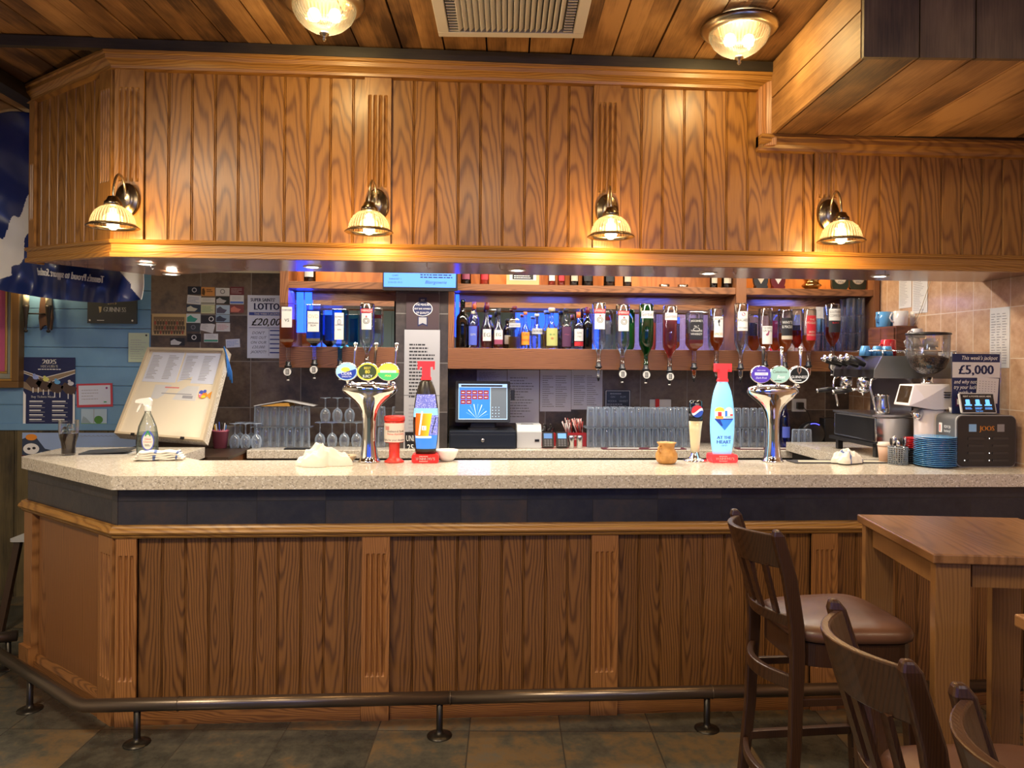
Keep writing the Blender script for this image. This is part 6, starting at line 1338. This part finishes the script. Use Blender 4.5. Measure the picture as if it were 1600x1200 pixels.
def qlines(u0, u1, v0, v1, n, seed, cols=2):
    def f(b):
        rd = random.Random(seed)
        for c_ in range(cols):
            for i in range(n):
                v = v1-(v1-v0)*(i+1)/(n+1); a = u0+(u1-u0)*(c_+.12)/cols; q4(b, a, a+(u1-u0)*rd.uniform(.35, .65)/cols, v, v+(v1-v0)*.35/n, GREYI)
    return f
PAPB = C('bluish_paper', (.66, .70, .84), .6)
fl('price_sheet', 'white printed list on the upper half of the raised flap, nearer the blue wall', .07, .48, .60, .955, PAPB, 'paper', 'lists on the counter flap', qlines(.07, .48, .62, .93, 16, 1))
fl('price_sheet', 'white printed list on the upper half of the raised flap, nearer the business cards', .50, .93, .60, .955, PAPB, 'paper', 'lists on the counter flap', qlines(.50, .93, .62, .93, 16, 2))
def ccd(b): q4(b, .38, .55, .535, .55, C('faint_red', (.7, .25, .25), .6)); q4(b, .36, .72, .47, .48, GREYI); q4(b, .62, .74, .43, .46, GREYI)
fl('voucher_card', 'white card with small red heading on the middle of the raised flap', .25, .78, .41, .57, PAPER, 'card', None, ccd)
def fishp(b):
    def E(u, v, ru, rv, m, w_, n=14): b.add([fb(u+ru*math.cos(2*PI*i/n), v+rv*math.sin(2*PI*i/n), w_) for i in range(n)], [tuple(range(n))], m)
    E(.85, .475, .050, .04, LO, .004); b.add([fb(.89, .475, .0045), fb(.96, .53, .0045), fb(.945, .475, .0045), fb(.95, .43, .0045)], [(0, 3, 2, 1)], C('fish_orange', (.85, .35, .05), .5))
    E(.825, .50, .025, .025, LBL, .005); E(.865, .515, .02, .018, LBL, .005); E(.83, .465, .02, .02, C('fish_pink', (.85, .2, .45), .5), .0055); E(.86, .455, .03, .016, C('fish_yellow', (.9, .65, .05), .5), .0055); E(.815, .48, .008, .008, WHT, .006)
b = B(); fishp(b); tag(b.out('fish_magnet'), 'colourful fish shaped magnet on the raised flap', 'magnet')
b = B(); 
for i in range(3):
    p0 = fb(.985, .99, .042)+Vector((.004, 0, 0)); b.tube([p0, p0+Vector((.02, -.02, -.04)), p0+Vector((.03+.012*i, -.02, -.12-.02*i)), p0+Vector((.035+.012*i, -.02, -.19-.02*i))], .006, C('ribbon_blue', (.05, .25, .75), .5), 6, flat=(1.5, .4))
tag(b.out('blue_ribbon'), 'blue ribbon hanging from the top corner of the raised flap', 'ribbon')
q = fb(0, 0); q2 = fb(1, 0)
t = thing('end_cabinet', 'low brown and slate cabinet under the raised counter flap', 'cabinet')
b = B(); b.prism([(q.x-.02, q.y+.06), (q2.x+.02, q2.y+.02), (-1.385, q2.y+.02), (-1.385, 1.83), (q.x-.02, 1.83)], 0, 1.045, OAKS, 'z'); b.out('carcass', t)
b = B(); b.prism([(q.x-.03, q.y+.05), (q2.x+.02, q2.y+.0), (-1.368, q2.y-.0), (-1.368, 1.84), (q.x-.03, 1.84)], 1.046, 1.0625, C('dark_wood_top', (.05, .03, .02), .4), 'z'); b.out('top', t)
# pen pot
a = at(341, 690, Y=1.43); b = B(); PKP = C('pink_plastic', (.62, .18, .25), .4)
t = thing('pen_pot', 'pink plastic pot of pens right of the raised flap', 'pot', (a.x, 1.47, WT+.001))
B().lathe([(0, .0), (.040, 0), (.052, .105), (.055, .106), (.055, .115), (.049, .115), (.037, .008), (0, .008)], PKP, 24, cap=False).out('body', t)
for i, (c_, nm) in enumerate((((.05, .25, .75), 'blue pen'), ((.8, .8, .8), 'white pen'), ((.03, .08, .45), 'navy pen'), ((.85, .5, .05), 'amber capped pen'), ((.75, .75, .8), 'pale grey pen'), ((.02, .02, .02), 'black pen'))):
    an = i*1.05; b = B(); x, y = .022*math.cos(an), .022*math.sin(an); m = C('pen%d' % i, c_, .35)
    b.tube([(x*.6, y*.6, .01), (x*1.6, y*1.6, .135+.008*(i % 3)), (x*1.65, y*1.65, .15+.008*(i % 3))], [.004, .004, .0022], m, 7)
    tag(b.out('pen', loc=(a.x, 1.47, WT+.001)), nm+' standing in the pink pot', 'pen', 'pens in the pink pot')
b = B(); b.rbox(-.05, .05, -.04, .04, 0, .13, C('khaki_box', (.22, .20, .17), .6), .004, 'z'); tag(b.out('storage_box', loc=(a.x+.045, 1.60, WT+.001)), 'grey brown box behind the pink pen pot', 'box')

YB = 1.858
# cards on the slate wall
def cpx(cx, cy): return 220+cx/8.572, 420+cy/8.572
CARDS = [(630, 235, 805, 345, (.02, .025, .04), (.5, .5, .55), 0, 'black card with white lettering, top row, nearest the team photo'), (810, 245, 990, 365, (.62, .28, .08), (.1, .05, .02), 0, 'orange card with dark swirl in the top row'), (1005, 255, 1187, 365, (.62, .62, .60), (.2, .2, .2), 0, 'pale card with a grey ring in the top row'), (1198, 240, 1383, 350, (.16, .035, .04), (.5, .4, .4), 0, 'dark maroon card ending the top row'),
 (622, 355, 805, 475, (.66, .67, .70), (.2, .25, .5), .08, 'tilted white card with a blue line drawing'), (805, 385, 995, 480, (.66, .66, .62), (.25, .25, .2), 0, 'white card with grey print and a green lower edge'), (1005, 372, 1185, 472, (.03, .035, .03), (.5, .5, .5), 0, 'black card with a pale curved end'), (1195, 352, 1380, 475, (.70, .70, .70), (.1, .2, .6), 0, 'white card with blue stripe below the maroon card'),
 (612, 480, 800, 580, (.04, .06, .10), (.6, .6, .5), 0, 'navy card with a small pale picture'), (808, 482, 992, 600, (.60, .62, .38), (.1, .3, .15), 0, 'yellow green card with small lines'), (1010, 485, 1192, 608, (.42, .56, .68), (.1, .1, .15), 0, 'light blue photo card'), (1198, 485, 1380, 590, (.24, .07, .07), (.6, .2, .15), 0, 'dull red photo card'),
 (612, 600, 800, 725, (.62, .68, .70), (.05, .35, .28), 0, 'pale card with a green leaf at one side'), (808, 620, 990, 735, (.03, .03, .04), (.8, .8, .8), 0, 'black card with a white headphone mark'), (1005, 612, 1190, 715, (.30, .42, .55), (.05, .06, .1), 0, 'seascape photo card'),
 (612, 735, 795, 840, (.05, .06, .07), (.2, .2, .25), 0, 'charcoal card with faint lettering'), (800, 720, 985, 845, (.68, .68, .70), (.05, .05, .06), .25, 'white card stuck on at a slant'), (1010, 725, 1195, 840, (.66, .66, .68), (.6, .2, .25), 0, 'white card with thin red writing'),
 (622, 868, 805, 980, (.015, .015, .02), (.7, .7, .7), 0, 'black card with a white ring emblem'), (848, 868, 1035, 985, (.70, .70, .72), (.05, .3, .2), 0, 'white card with a green band along its foot'), (392, 925, 588, 1030, (.02, .022, .03), (.6, .6, .6), 0, 'black card low down under the team photo'), (1140, 940, 1328, 1055, (.60, .64, .80), (.15, .25, .65), -.06, 'blue and white card apart from the rest, near the lotto sheet')]
for i, (x0, y0, x1, y1, c1, c2, rt, lab) in enumerate(CARDS):
    A = cpx(x0, y0); D = cpx(x1, y1); m1 = C('card_%d' % i, c1, .5); m2 = C('card_print_%d' % i, c2, .5)
    def dr(b, W, H, y, i=i, m2=m2, lab=lab):
        if 'ring' in lab or 'headphone' in lab: b.disc(W*.0 if 'ring' in lab else W*.25, H*.05, H*.30, m2, y); b.disc(W*.0 if 'ring' in lab else W*.25, H*.05, H*.2, MC['card_%d' % i], y-.0004)
        elif 'stripe' in lab or 'band' in lab or 'lower edge' in lab: b.rect(-W*.48, W*.48, -H*.42, -H*.2, m2, y); b.lines(-W*.35, W*.4, 0, H*.4, 3, GREYI, y, .3, .4, i)
        elif 'photo' in lab or 'picture' in lab or 'leaf' in lab or 'curved' in lab: b.poly([(-W*.45, -H*.4), (W*.1, -H*.4), (W*.3, -H*.05), (0, H*.1), (-W*.2, H*.35), (-W*.45, H*.1)], m2, y)
        elif 'slant' in lab: b.lines(-W*.4, W*.05, -H*.3, H*.35, 4, GREYI, y, .3, .4, i)
        elif 'swirl' in lab: b.poly([(-W*.45, -H*.3), (-W*.25, -H*.45), (-W*.2, 0), (-W*.3, H*.4), (-W*.42, H*.3)], m2, y); b.lines(-W*.1, W*.4, -H*.1, H*.3, 2, m2, y)
        else: b.lines(-W*.42, W*.42, -H*.35, H*.35, 4, m2, y, .35, .4, i)
    sheet('business_card', lab+', on the slate wall', 'card', *A, *D, YB, m1, dr, tilt=rt, grp='business cards on the slate wall', th=.001+.0005*(i % 2))
for o in COL.objects:
    if o.name.startswith('business_card'): pass
def d_team(b, W, H, y):
    PM = [C('team_a', (.10, .07, .04), .6), C('team_b', (.45, .30, .18), .6), C('team_c', (.35, .08, .05), .6)]
    b.rect(-W*.45, W*.45, -H*.36, H*.36, C('team_back', (.22, .15, .08), .6), y)
    for r in range(3):
        for k in range(11):
            x = -W*.40+k*W*.08+(.04*W if r == 1 else 0); z = H*(.20-.22*r); b.disc(x, z, W*.018, PM[1], y-.001, n=8); b.rect(x-W*.026, x+W*.026, z-H*.2, z-H*.05, PM[0] if (k+r) % 4 else PM[2], y-.0008)
A = cpx(150, 600); D = cpx(608, 895); sheet('team_photo', 'old sepia group photograph on card left of the business cards', 'photograph', *A, *D, YB, C('sepia_card', (.55, .40, .20), .6), d_team)
# lotto poster
def d_lotto(b, W, H, y):
    b.txt('SUPER SAINTS\'', -W*.12, H*.40, H*.055, NAVY, y, w=W*.6, bold=.04); b.txt('LOTTO', -W*.02, H*.27, H*.11, NAVY, y, w=W*.62, bold=.06); b.poly([(W*.33, H*.27), (W*.42, H*.32), (W*.33, H*.38)], NAVY, y)
    LB2 = C('lotto_blue', (.04, .07, .30), .5); b.rect(-W*.46, W*.5, H*.18, H*.23, LB2, y); b.txt('THIS WEEK\'S JACKPOT', 0, H*.19, H*.03, WHT, y-.0006, w=W*.8)
    b.txt('£20,000', W*.03, H*.02, H*.12, INK, y, w=W*.85, ital=True, bold=.03); b.rect(-W*.46, W*.5, -H*.02, -H*.012, LB2, y)
    for i, s in enumerate(('DON\'T', 'MISS OUT', 'ON OUR', '£20,000', 'JACKPOT!!')): b.txt(s, -W*.22, -H*(.12+.075*i), H*.045, NAVY, y, w=W*.4, ital=True)
    for i in range(6): b.rect(W*.06, W*.5, -H*(.07+.07*i), -H*(.05+.07*i), LB2, y)
    b.rect(W*.035, W*.042, -H*.46, -H*.02, LB2, y)
sheet('lottery_poster', 'blue and white poster reading LOTTO £20,000 on the slate wall', 'poster', 387, 461, 449, 560, YB-.002, PAPB, d_lotto)
# blue wall posters
def d_fix(b, W, H, y):
    GN = C('turf_tan', (.30, .22, .14), .6); b.txt('2025', 0, H*.40, H*.075, WHT, y, w=W*.5, bold=.05); b.txt('FIXTURES', 0, H*.345, H*.042, WHT, y, w=W*.5, bold=.03); b.lines(-W*.22, W*.24, H*.31, H*.33, 1, WHT, y, .6, .05)
    b.poly([(-W*.5, H*.30), (-W*.1, H*.20), (W*.5, H*.32), (W*.5, H*.26), (W*.0, H*.12), (-W*.5, H*.26)], WHT, y); b.poly([(-W*.5, H*.29), (-W*.1, H*.19), (W*.5, H*.31), (W*.5, H*.27), (W*.0, H*.13), (-W*.5, H*.27)], GN, y-.0004)
    b.poly([(-W*.5, H*.14), (-W*.2, H*.06), (W*.2, H*.0), (-W*.3, -H*.02), (-W*.5, H*.04)], GN, y-.0004)
    HB = C('horse_brown', (.08, .05, .04), .6)
    for k, (x, z, c_) in enumerate(((-.26, .20, (.35, .45, .85)), (-.06, .17, (.75, .75, .2)), (.16, .13, (.15, .45, .8)), (.42, .11, (.7, .7, .75)))):
        m = C('silks_%d' % k, c_, .5)
        b.poly([(W*(x-.20), H*(z-.06)), (W*(x-.12), H*(z+.02)), (W*x, H*(z-.03)), (W*(x+.12), H*(z-.06)), (W*(x+.06), H*(z-.17)), (W*(x-.08), H*(z-.16))], HB, y-.0008)
        b.disc(W*x, H*z, W*.06, m, y-.0014, H*.032, 10); b.disc(W*(x-.03), H*(z+.038), W*.03, m, y-.0014, H*.018, 8)
        for j in (-1, 1): b.rect(W*(x+.05*j)-.003, W*(x+.05*j)+.003, H*(z-.23), H*(z-.15), WHT, y-.0012)
    b.poly([(-W*.5, H*.0), (-W*.45, -H*.06), (-W*.45, -H*.5), (-W*.5, -H*.5)], WHT, y); b.rect(W*.46, W*.5, -H*.5, -H*.05, WHT, y)
    b.txt('Buy Tickets Now -', -W*.1, -H*.105, H*.035, WHT, y-.0006, w=W*.6, bold=.03)
    for c_ in (-.38, .06):
        for i in range(5): b.rect(W*c_, W*(c_+.26-.02*(i % 3)), -H*(.165+.068*i), -H*(.148+.068*i), WHT, y); b.rect(W*c_, W*(c_+.3), -H*(.187+.068*i), -H*(.179+.068*i), GREYI, y)
sheet('fixtures_poster', 'navy horse racing poster reading 2025 FIXTURES on the blue boards', 'poster', 37, 558, 117, 663, YB-.004, NAVY, d_fix)
def d_cert(b, W, H, y): b.rect(-W*.44, W*.44, -H*.40, H*.42, PAPB, y); b.lines(-W*.36, W*.15, -H*.2, H*.3, 4, GREYI, y-.0006, .2, .4, 3); b.disc(W*.34, H*.3, W*.03, C('seal_plum', (.3, .02, .2), .5), y-.0006); b.rect(W*.25, W*.33, -H*.32, -H*.27, C('label_green', (.05, .35, .12), .5), y-.0006)
sheet('certificate', 'white certificate with a red border on the blue boards', 'certificate', 120, 599, 176, 636, YB-.004, C('cert_red', (.55, .06, .09), .5), d_cert, tilt=-.03)
def d_post(b, W, H, y):
    b.rect(-W*.5, W*.5, -H*.5, -H*.3, C('post_green', (.15, .38, .10), .6), y); b.disc(W*.18, -H*.1, W*.17, C('post_tree', (.08, .25, .05), .6), y-.0006, H*.22); b.poly([(-W*.5, -H*.3), (-W*.1, -H*.3), (-W*.3, H*.0), (-W*.42, H*.1)], C('post_grey', (.3, .4, .45), .6), y-.0004); b.rect(-W*.012, W*.012, -H*.3, H*.5, GREYI, y-.0006)
sheet('postcard', 'small landscape postcard with green tree below the certificate', 'postcard', 127, 639, 167, 667, YB-.004, C('post_sky', (.45, .60, .72), .5), d_post)
def d_green(b, W, H, y): b.lines(-W*.4, W*.35, -H*.4, H*.3, 9, GREYI, y, .2, .5, 5); b.disc(W*.36, H*.42, W*.05, INK, y)
sheet('green_notice', 'pale green printed notice beside the raised flap on the blue boards', 'notice', 201, 520, 233, 566, YB-.004, C('mint_paper', (.52, .62, .45), .6), d_green)
def d_guin(b, W, H, y): b.txt('QUALITY APPROVED', 0, H*.34, H*.09, WHT, y, w=W*.7); b.txt('2015', 0, H*.13, H*.11, C('harp_gold', (.5, .4, .2), .5), y); b.txt('GUINNESS', W*.06, -H*.12, H*.17, WHT, y, w=W*.46, bold=.02); b.poly([(-W*.27, H*.05), (-W*.21, H*.05), (-W*.22, -H*.12), (-W*.25, -H*.16)], C('harp_gold', (.5, .4, .2), .5), y); b.disc(-W*.45, -H*.4, W*.02, STEEL, y); b.disc(W*.42, -H*.4, W*.02, STEEL, y); b.lines(-W*.3, -W*.1, -H*.42, -H*.38, 1, WHT, y)
sheet('beer_plaque', 'dark grey plaque reading QUALITY APPROVED 2015 below the flag', 'plaque', 139, 458, 215, 506, YB-.002, C('plaque_grey', (.045, .05, .05), .4), d_guin, th=.02)
# drawing on the wainscot
def d_draw(b, W, H, y):
    SK2 = C('drawn_navy', (.03, .05, .10), .6); b.poly([(-W*.5, -H*.5), (-W*.36, -H*.5), (-W*.34, -H*.1), (-W*.05, -H*.2), (.0, -H*.3), (-W*.3, 0), (-W*.4, H*.45), (-W*.5, H*.3)], SK2, y)
    b.disc(-W*.42, H*.0, W*.07, WHT, y-.0008, H*.17); b.disc(-W*.44, 0, W*.015, INK, y-.0016, H*.04); b.disc(-W*.395, H*.02, W*.015, INK, y-.0016, H*.04); b.disc(-W*.42, H*.36, W*.05, LO, y-.0008, H*.10)
    b.poly([(-W*.5, -H*.2), (-W*.47, -H*.2), (-W*.46, -H*.5), (-W*.5, -H*.5)], CAPR, y-.001)
    for i in range(16): b.tube([(-W*.1+i*W*.037, y-.001, H*.42), (-W*.08+i*W*.037, y-.001, H*.38), (-W*.063+i*W*.037, y-.001, H*.42)], .0012, GREYI, 4)
    b.lines(W*.1, W*.4, -H*.05, H*.15, 2, GREYI, y, .12, .3, 2)
sheet('drawing', 'blue hand drawn picture with a skull on the wainscot below the blue boards', 'picture', 35, 676, 212, 726, 1.857, C('drawing_blue', (.32, .45, .72), .6), d_draw)
# gilt picture frame
t = thing('picture_frame', 'gilt framed picture at the edge of the blue wall, partly beyond the view', 'picture'); GILT = C('gilt', (.50, .30, .09), .35, .7); GILD = C('gilt_dark', (.20, .11, .04), .4, .5)
a = at(31, 458, Y=1.80); c = at(31, 606, Y=1.80); X1 = a.x; X0 = X1-.75; za, zb_ = c.z, a.z+.30
def ring(name, e0, e1, y0, y1, m):
    b = B(); 
    for q in ((X0+e0, X1-e0, za+e0, za+e1), (X0+e0, X1-e0, zb_-e1, zb_-e0), (X0+e0, X0+e1, za+e1, zb_-e1), (X1-e1, X1-e0, za+e1, zb_-e1)): b.box(q[0], q[1], y0, y1, q[2], q[3], m)
    return b.out(name, t, bevel=.003)
ring('outer_moulding', 0, .045, 1.79, 1.858, GILD); ring('gilt_moulding', .045, .06, 1.80, 1.858, GILT); ring('mount', .06, .095, 1.83, 1.858, C('mount_grey', (.35, .36, .28), .6)); ring('inner_moulding', .095, .110, 1.825, 1.858, GILT)
b = B(); b.box(X0+.11, X1-.11, 1.845, 1.858, za+.11, zb_-.11, C('picture_pink', (.65, .12, .25), .5)); b.out('picture', t)
# twin candle sconce
p = at(66, 490, Y=1.80); t = thing('candle_sconce', 'dark iron wall sconce with two pale candles on the blue boards', 'wall lamp', (p.x, 1.858, p.z)); IRON = C('iron', (.035, .028, .022), .5, .4)
b = B(); b.prism([(-.035, -.11), (-.02, -.085), (0, -.075), (.02, -.085), (.035, -.11), (.045, -.03), (.04, .05), (.03, .14), (-.03, .14), (-.04, .05), (-.045, -.03)], -.02, 0, C('rust_plate', (.09, .045, .025), .6), 'y'); b.out('backplate', t)
for k, xx in enumerate((-.105, .042)):
    b = B(); b.tube([(0, -.02, .0), (xx, -.05, .0)], .005, IRON, 8); b.out('arm', t)
    b = B(); b.lathe([(0, -.13), (.012, -.125), (.013, -.115), (.005, -.108), (.008, -.09), (.012, -.02), (.020, .04), (.021, .055)], IRON, 16, c=(xx, -.06, 0)); b.out('cup', t)
    b = B(); b.lathe([(.018, .0555), (.018, .14), (0, .14)], C('candle_cream', (.75, .68, .45), .5), 16, c=(xx, -.06, 0)); b.out('candle', t)
    b = B(); b.lathe([(.004, .141), (.012, .155), (.013, .175), (0, .205)], C('candle_bulb', (1, .85, .6), .3, emit=8, ecol=(1, .8, .5)), 12, c=(xx, -.06, 0)); b.out('bulb', t)
lamp('POINT', (p.x-.03, 1.74, p.z+.22), 3.0, (1, .72, .38), .04)

# ================================================================ flag
t = thing('saltire_flag', 'large dark blue and white saltire flag hanging beyond the canopy end, its lettering reversed', 'flag')
FB = NT('flag_blue'); FB.set(FB.b.inputs['Base Color'], (.012, .028, .13)); FB.b.inputs['Roughness'].default_value = .32; FB.b.inputs['Coat Weight'].default_value = .15; FB = FB.m
FW = C('flag_white', (.72, .70, .64), .6)
def fy(x, z): return .955+.020*math.sin(x*19+z*5)+.018*math.sin(x*43-z*9)*max(0, 1-(z-1.9)/.5)+.012*math.sin(x*11+z*23)
def bot(px): # lower hem as seen
    P = [(-120, 425), (-40, 440), (0, 453), (30, 459), (60, 464), (100, 469), (140, 472), (180, 474), (205, 471), (222, 468), (235, 440)]
    for (a0, b0), (a1, b1) in zip(P, P[1:]):
        if a0 <= px <= a1: return b0+(b1-b0)*(px-a0)/(a1-a0)
    return P[-1][1]
Y0 = .955; nx, nz = 240, 260; vs = []; mats = []
for j in range(nz+1):
    for i in range(nx+1):
        px = -110+(222+110)*i/nx; pb = at(px, bot(px), Y=Y0); zt_ = 3.02 if px < 70 else 2.62
        z = pb.z+(zt_-pb.z)*(j/nz)**1.15; x = pb.x
        vs.append((x, fy(x, z), z))
def iswhite(px, py):
    # bands of the cross: upper piece near the beam, the long diagonal, the lower right corner
    if py < 190 and px > 24+(py-118)*.42 and px < 90: return True
    if px < 75:
        st_ = 8*math.sin(px*.25)
        up = 372-(px)*1.35+st_; lo = 438-(px)*.95-(28 if px > 38 else 0)+st_*.5
        if px < 18: lo = 436-px*.3
        if up < py < lo: return True
    if px > 184 and py < 470-(222-px)*1.15 - (0 if px > 205 else 6): return True
    return False
b = B(); base = [Vector(v) for v in vs]; k = nx+1; fB, fW = [], []
for j in range(nz):
    for i in range(nx):
        c_ = (base[j*k+i]+base[(j+1)*k+i+1])/2; d = CR.transposed() @ (c_-CAM); px = 800+F*d.x/-d.z; py = 565-F*d.y/-d.z
        (fW if iswhite(px, py) else fB).append((j*k+i, j*k+i+1, (j+1)*k+i+1, (j+1)*k+i))
b.add(vs, fB, FB, True); n0 = len(b.v); m_i = b.k(FW)
for f in fW: b.f.append(list(f)); b.mi.append(m_i); b.sm.append(True)
fl_ = b.out('cloth', t); sd = fl_.modifiers.new('s', 'SOLIDIFY'); sd.thickness = .002
b = B(); A = at(58, 424, Y=Y0); D = at(162, 437, Y=Y0); wd_ = D.x-A.x
vs2, fs2, w0 = glyphs('Tennent\'s Proud to support Scotland'); kx = wd_/w0; tv = []
for vx, vz in vs2:
    u = .5-vx/w0; x = A.x+wd_*u; z = A.z+(D.z-A.z)*u+vz*kx*2.4-.02; tv.append((x, fy(x, z)-.007, z))
b.add(tv, fs2, WHT); b.add([(x+.0022, y-.0004, z) for x, y, z in tv], fs2, WHT); b.add([(x-.0022, y-.0008, z) for x, y, z in tv], fs2, WHT); b.out('lettering', t)

# ================================================================ furniture
LEA = NT('brown_leather'); nn = LEA.noise(LEA.co(), 9, 3); LEA.set(LEA.b.inputs['Base Color'], LEA.ramp(nn, [(.3, (.085, .036, .020)), (.7, (.125, .055, .032))])); LEA.b.inputs['Roughness'].default_value = .36
vv = LEA.n('ShaderNodeTexVoronoi', {'Vector': LEA.co(), 'Scale': 350}); LEA.bump(vv.outputs['Distance'], .0004, .3); LEA = LEA.m
def stool(x, y, rz, lab):
    """local: sitter faces +x; origin on the floor under the seat centre"""
    t = thing('bar_stool', lab, 'bar stool', (x, y, 0), rz, 'dark wooden bar stools'); W = STAIN; hw = .165
    for s in (-1, 1):
        pts = [(-.25, s*(hw+.015), 0), (-.215, s*(hw+.005), .40), (-.205, s*hw, .70), (-.21, s*hw, .80), (-.235, s*(hw+.002), .95), (-.275, s*(hw+.004), 1.085)]
        b = B(); vs = []; n = len(pts)
        wx = [.036, .040, .046, .048, .048, .040]
        for (px, py, pz), wq in zip(pts, wx):
            for i, j in ((-1, -1), (1, -1), (1, 1), (-1, 1)): vs.append((px+i*wq/2, py+j*.013, pz))
        px, py, pz = pts[-1]
        for i, j in ((-1, -1), (1, -1), (1, 1), (-1, 1)): vs.append((px+i*.010-.006, py+j*.010, pz+.020))
        fs = [(q*4+i, q*4+(i+1) % 4, (q+1)*4+(i+1) % 4, (q+1)*4+i) for q in range(n) for i in range(4)]+[(3, 2, 1, 0), (n*4, n*4+1, n*4+2, n*4+3)]
        b.add(vs, fs, W); b.out('back_post', t, bevel=.006)
    def curved(z0, z1, xo, dep, th, name, lean=.0, nn=12):
        vs = []
        for i in range(nn+1):
            u = -1+2*i/nn; yy = u*(hw-.012); xx = xo-dep*(1-u*u)
            for z, l in ((z0, 0), (z1, lean)): vs += [(xx-l, yy, z), (xx-l-th, yy, z)]
        fs = []
        for i in range(nn):
            a_ = 4*i; c_ = 4*(i+1); fs += [(a_, c_, c_+2, a_+2), (a_+1, a_+3, c_+3, c_+1), (a_+2, c_+2, c_+3, a_+3), (a_, a_+1, c_+1, c_)]
        fs += [(0, 2, 3, 1), (4*nn, 4*nn+1, 4*nn+3, 4*nn+2)]
        B().add(vs, fs, W, False).out(name, t, bevel=.004)
    curved(.975, 1.085, -.232, .075, .022, 'crest_rail', .034)
    curved(.785, .822, -.200, .055, .020, 'lower_rail', .006)
    for k in range(4):
        yy = -.105+.07*k; u = yy/hw; b = B(); b.bar((-.205-.055*(1-u*u)-.010, yy, .822), (-.236-.075*(1-u*u)-.008, yy, .98), .036, .010, W, up=(1, 0, 0)); b.out('slat', t)
    # seat
    def sq(sx, sy, e=4.6, n=36, front=1.2):
        P = []
        for i in range(n):
            a_ = 2*PI*i/n; c_, s_ = math.cos(a_), math.sin(a_); X = math.copysign(abs(c_)**(2/e), c_)*sx; Yv = math.copysign(abs(s_)**(2/e), s_)*sy*(1+(front-1)*(X/sx)*.5+.0); P.append((X, Yv))
        return P
    b = B(); rows = [(.735, .93), (.742, 1.0), (.760, 1.015), (.775, .98), (.785, .86), (.790, .6), (.791, .25)]; vs = []
    for z, s_ in rows: vs += [(px*s_, py*s_, z) for px, py in sq(.205, .195)]
    n = 36; fs = [(j*n+i, j*n+(i+1) % n, (j+1)*n+(i+1) % n, (j+1)*n+i) for j in range(len(rows)-1) for i in range(n)]+[tuple(range(n))[::-1], tuple((len(rows)-1)*n+i for i in range(n))]
    b.add(vs, fs, LEA, True); b.out('seat', t)
    b = B(); b.prism([(px*.955, py*.955) for px, py in sq(.205, .195)], .66, .7345, W, 'z'); b.out('seat_frame', t)
    for s in (-1, 1):
        b = B(); b.bar((.165, s*.165, .66), (.205, s*.185, 0), .040, .040, W, .030, .030, up=(1, 0, 0)); b.out('leg', t, bevel=.004)
        b = B(); b.bar((-.215, s*(hw+.004), .28), (.185, s*.178, .28), .022, .030, W, up=(0, 0, 1)); b.out('side_stretcher', t, bevel=.003)
        b = B(); b.bar((-.20, s*(hw), .55), (.168, s*.168, .55), .018, .026, W, up=(0, 0, 1)); b.out('side_stretcher', t, bevel=.003)
    b = B(); b.bar((.187, -.172, .20), (.187, .172, .20), .024, .034, W, up=(0, 0, 1)); b.out('foot_rest', t, bevel=.003)
    curved(.585, .630, -.200, .060, .024, 'rear_stretcher'); curved(.25, .28, -.225, .04, .022, 'rear_stretcher')
    return t
stool(1.277, -.925, math.radians(1.7), 'dark wooden bar stool with brown leather seat standing nearest the bar counter')
stool(1.099, -1.979, math.radians(-6.4), 'dark wooden bar stool with slatted back between the two tall tables')
stool(1.085, -2.420, math.radians(-8), 'dark wooden bar stool whose curved crest rail shows in the lower corner, nearest the viewer')
def table(cx, cy, rz, lab, S=.60):
    t = thing('tall_table', lab, 'table', (cx, cy, 0), rz, 'square tall wooden tables'); h = S/2
    b = B(); b.box(-h, h, -h, h, 1.02, 1.05, TABW); b.out('tabletop', t, bevel=.004)
    for sx in (-1, 1):
        for sy in (-1, 1):
            b = B(); x0 = sx*(h-.014); y0 = sy*(h-.014); b.box(min(x0, x0-sx*.105), max(x0, x0-sx*.105), min(y0, y0-sy*.035), max(y0, y0-sy*.035), 0, 1.019, TABL)
            b.out('leg', t, bevel=.002)
    for s in (-1, 1):
        b = B(); b.box(-h+.136, h-.136, s*(h-.05)-.011, s*(h-.05)+.011, .94, 1.019, TABL); b.out('apron', t)
        b = B(); b.box(s*(h-.045)-.011, s*(h-.045)+.011, -h+.066, h-.066, .94, 1.019, TABL); b.out('apron', t)
    return t
table(1.795, -.950, math.radians(-8), 'square tall wooden table standing by the foot rail under the coffee corner')
table(1.552, -1.985, math.radians(0), 'square tall wooden table at the edge of the view, nearer the viewer', .5)
# small stool end at far left against the wainscot
ps = at(38, 836, Y=1.30); t = thing('side_stool', 'dark wooden stool with pale edged seat half hidden behind the bar end', 'stool', (ps.x+.11, 1.30, 0))
b = B(); b.rbox(-.13, .13, -.13, .13, ps.z-.012, ps.z+.004, C('seat_pale', (.5, .5, .48), .5), .03, 'z'); b.out('seat', t)
for sx in (-1, 1):
    for sy in (-1, 1): b = B(); b.bar((sx*.09, sy*.09, ps.z-.012), (sx*.16, sy*.15, 0), .035, .035, STAIN); b.out('leg', t)

# keep things from sharing a face with what carries them, and lift no label above the width limit
for o in list(COL.objects):
    if o.parent is None and o.get('category') in ('bottle', 'glass', 'wine glass', 'shaker', 'straws', 'tub', 'stirrers') and not o.get('kind') and 'upturned' not in o['label'][:8] or (o.parent is None and o.get('category') in ('trophy', 'award', 'sign', 'bowl', 'candle holder')): o.location.z += .001
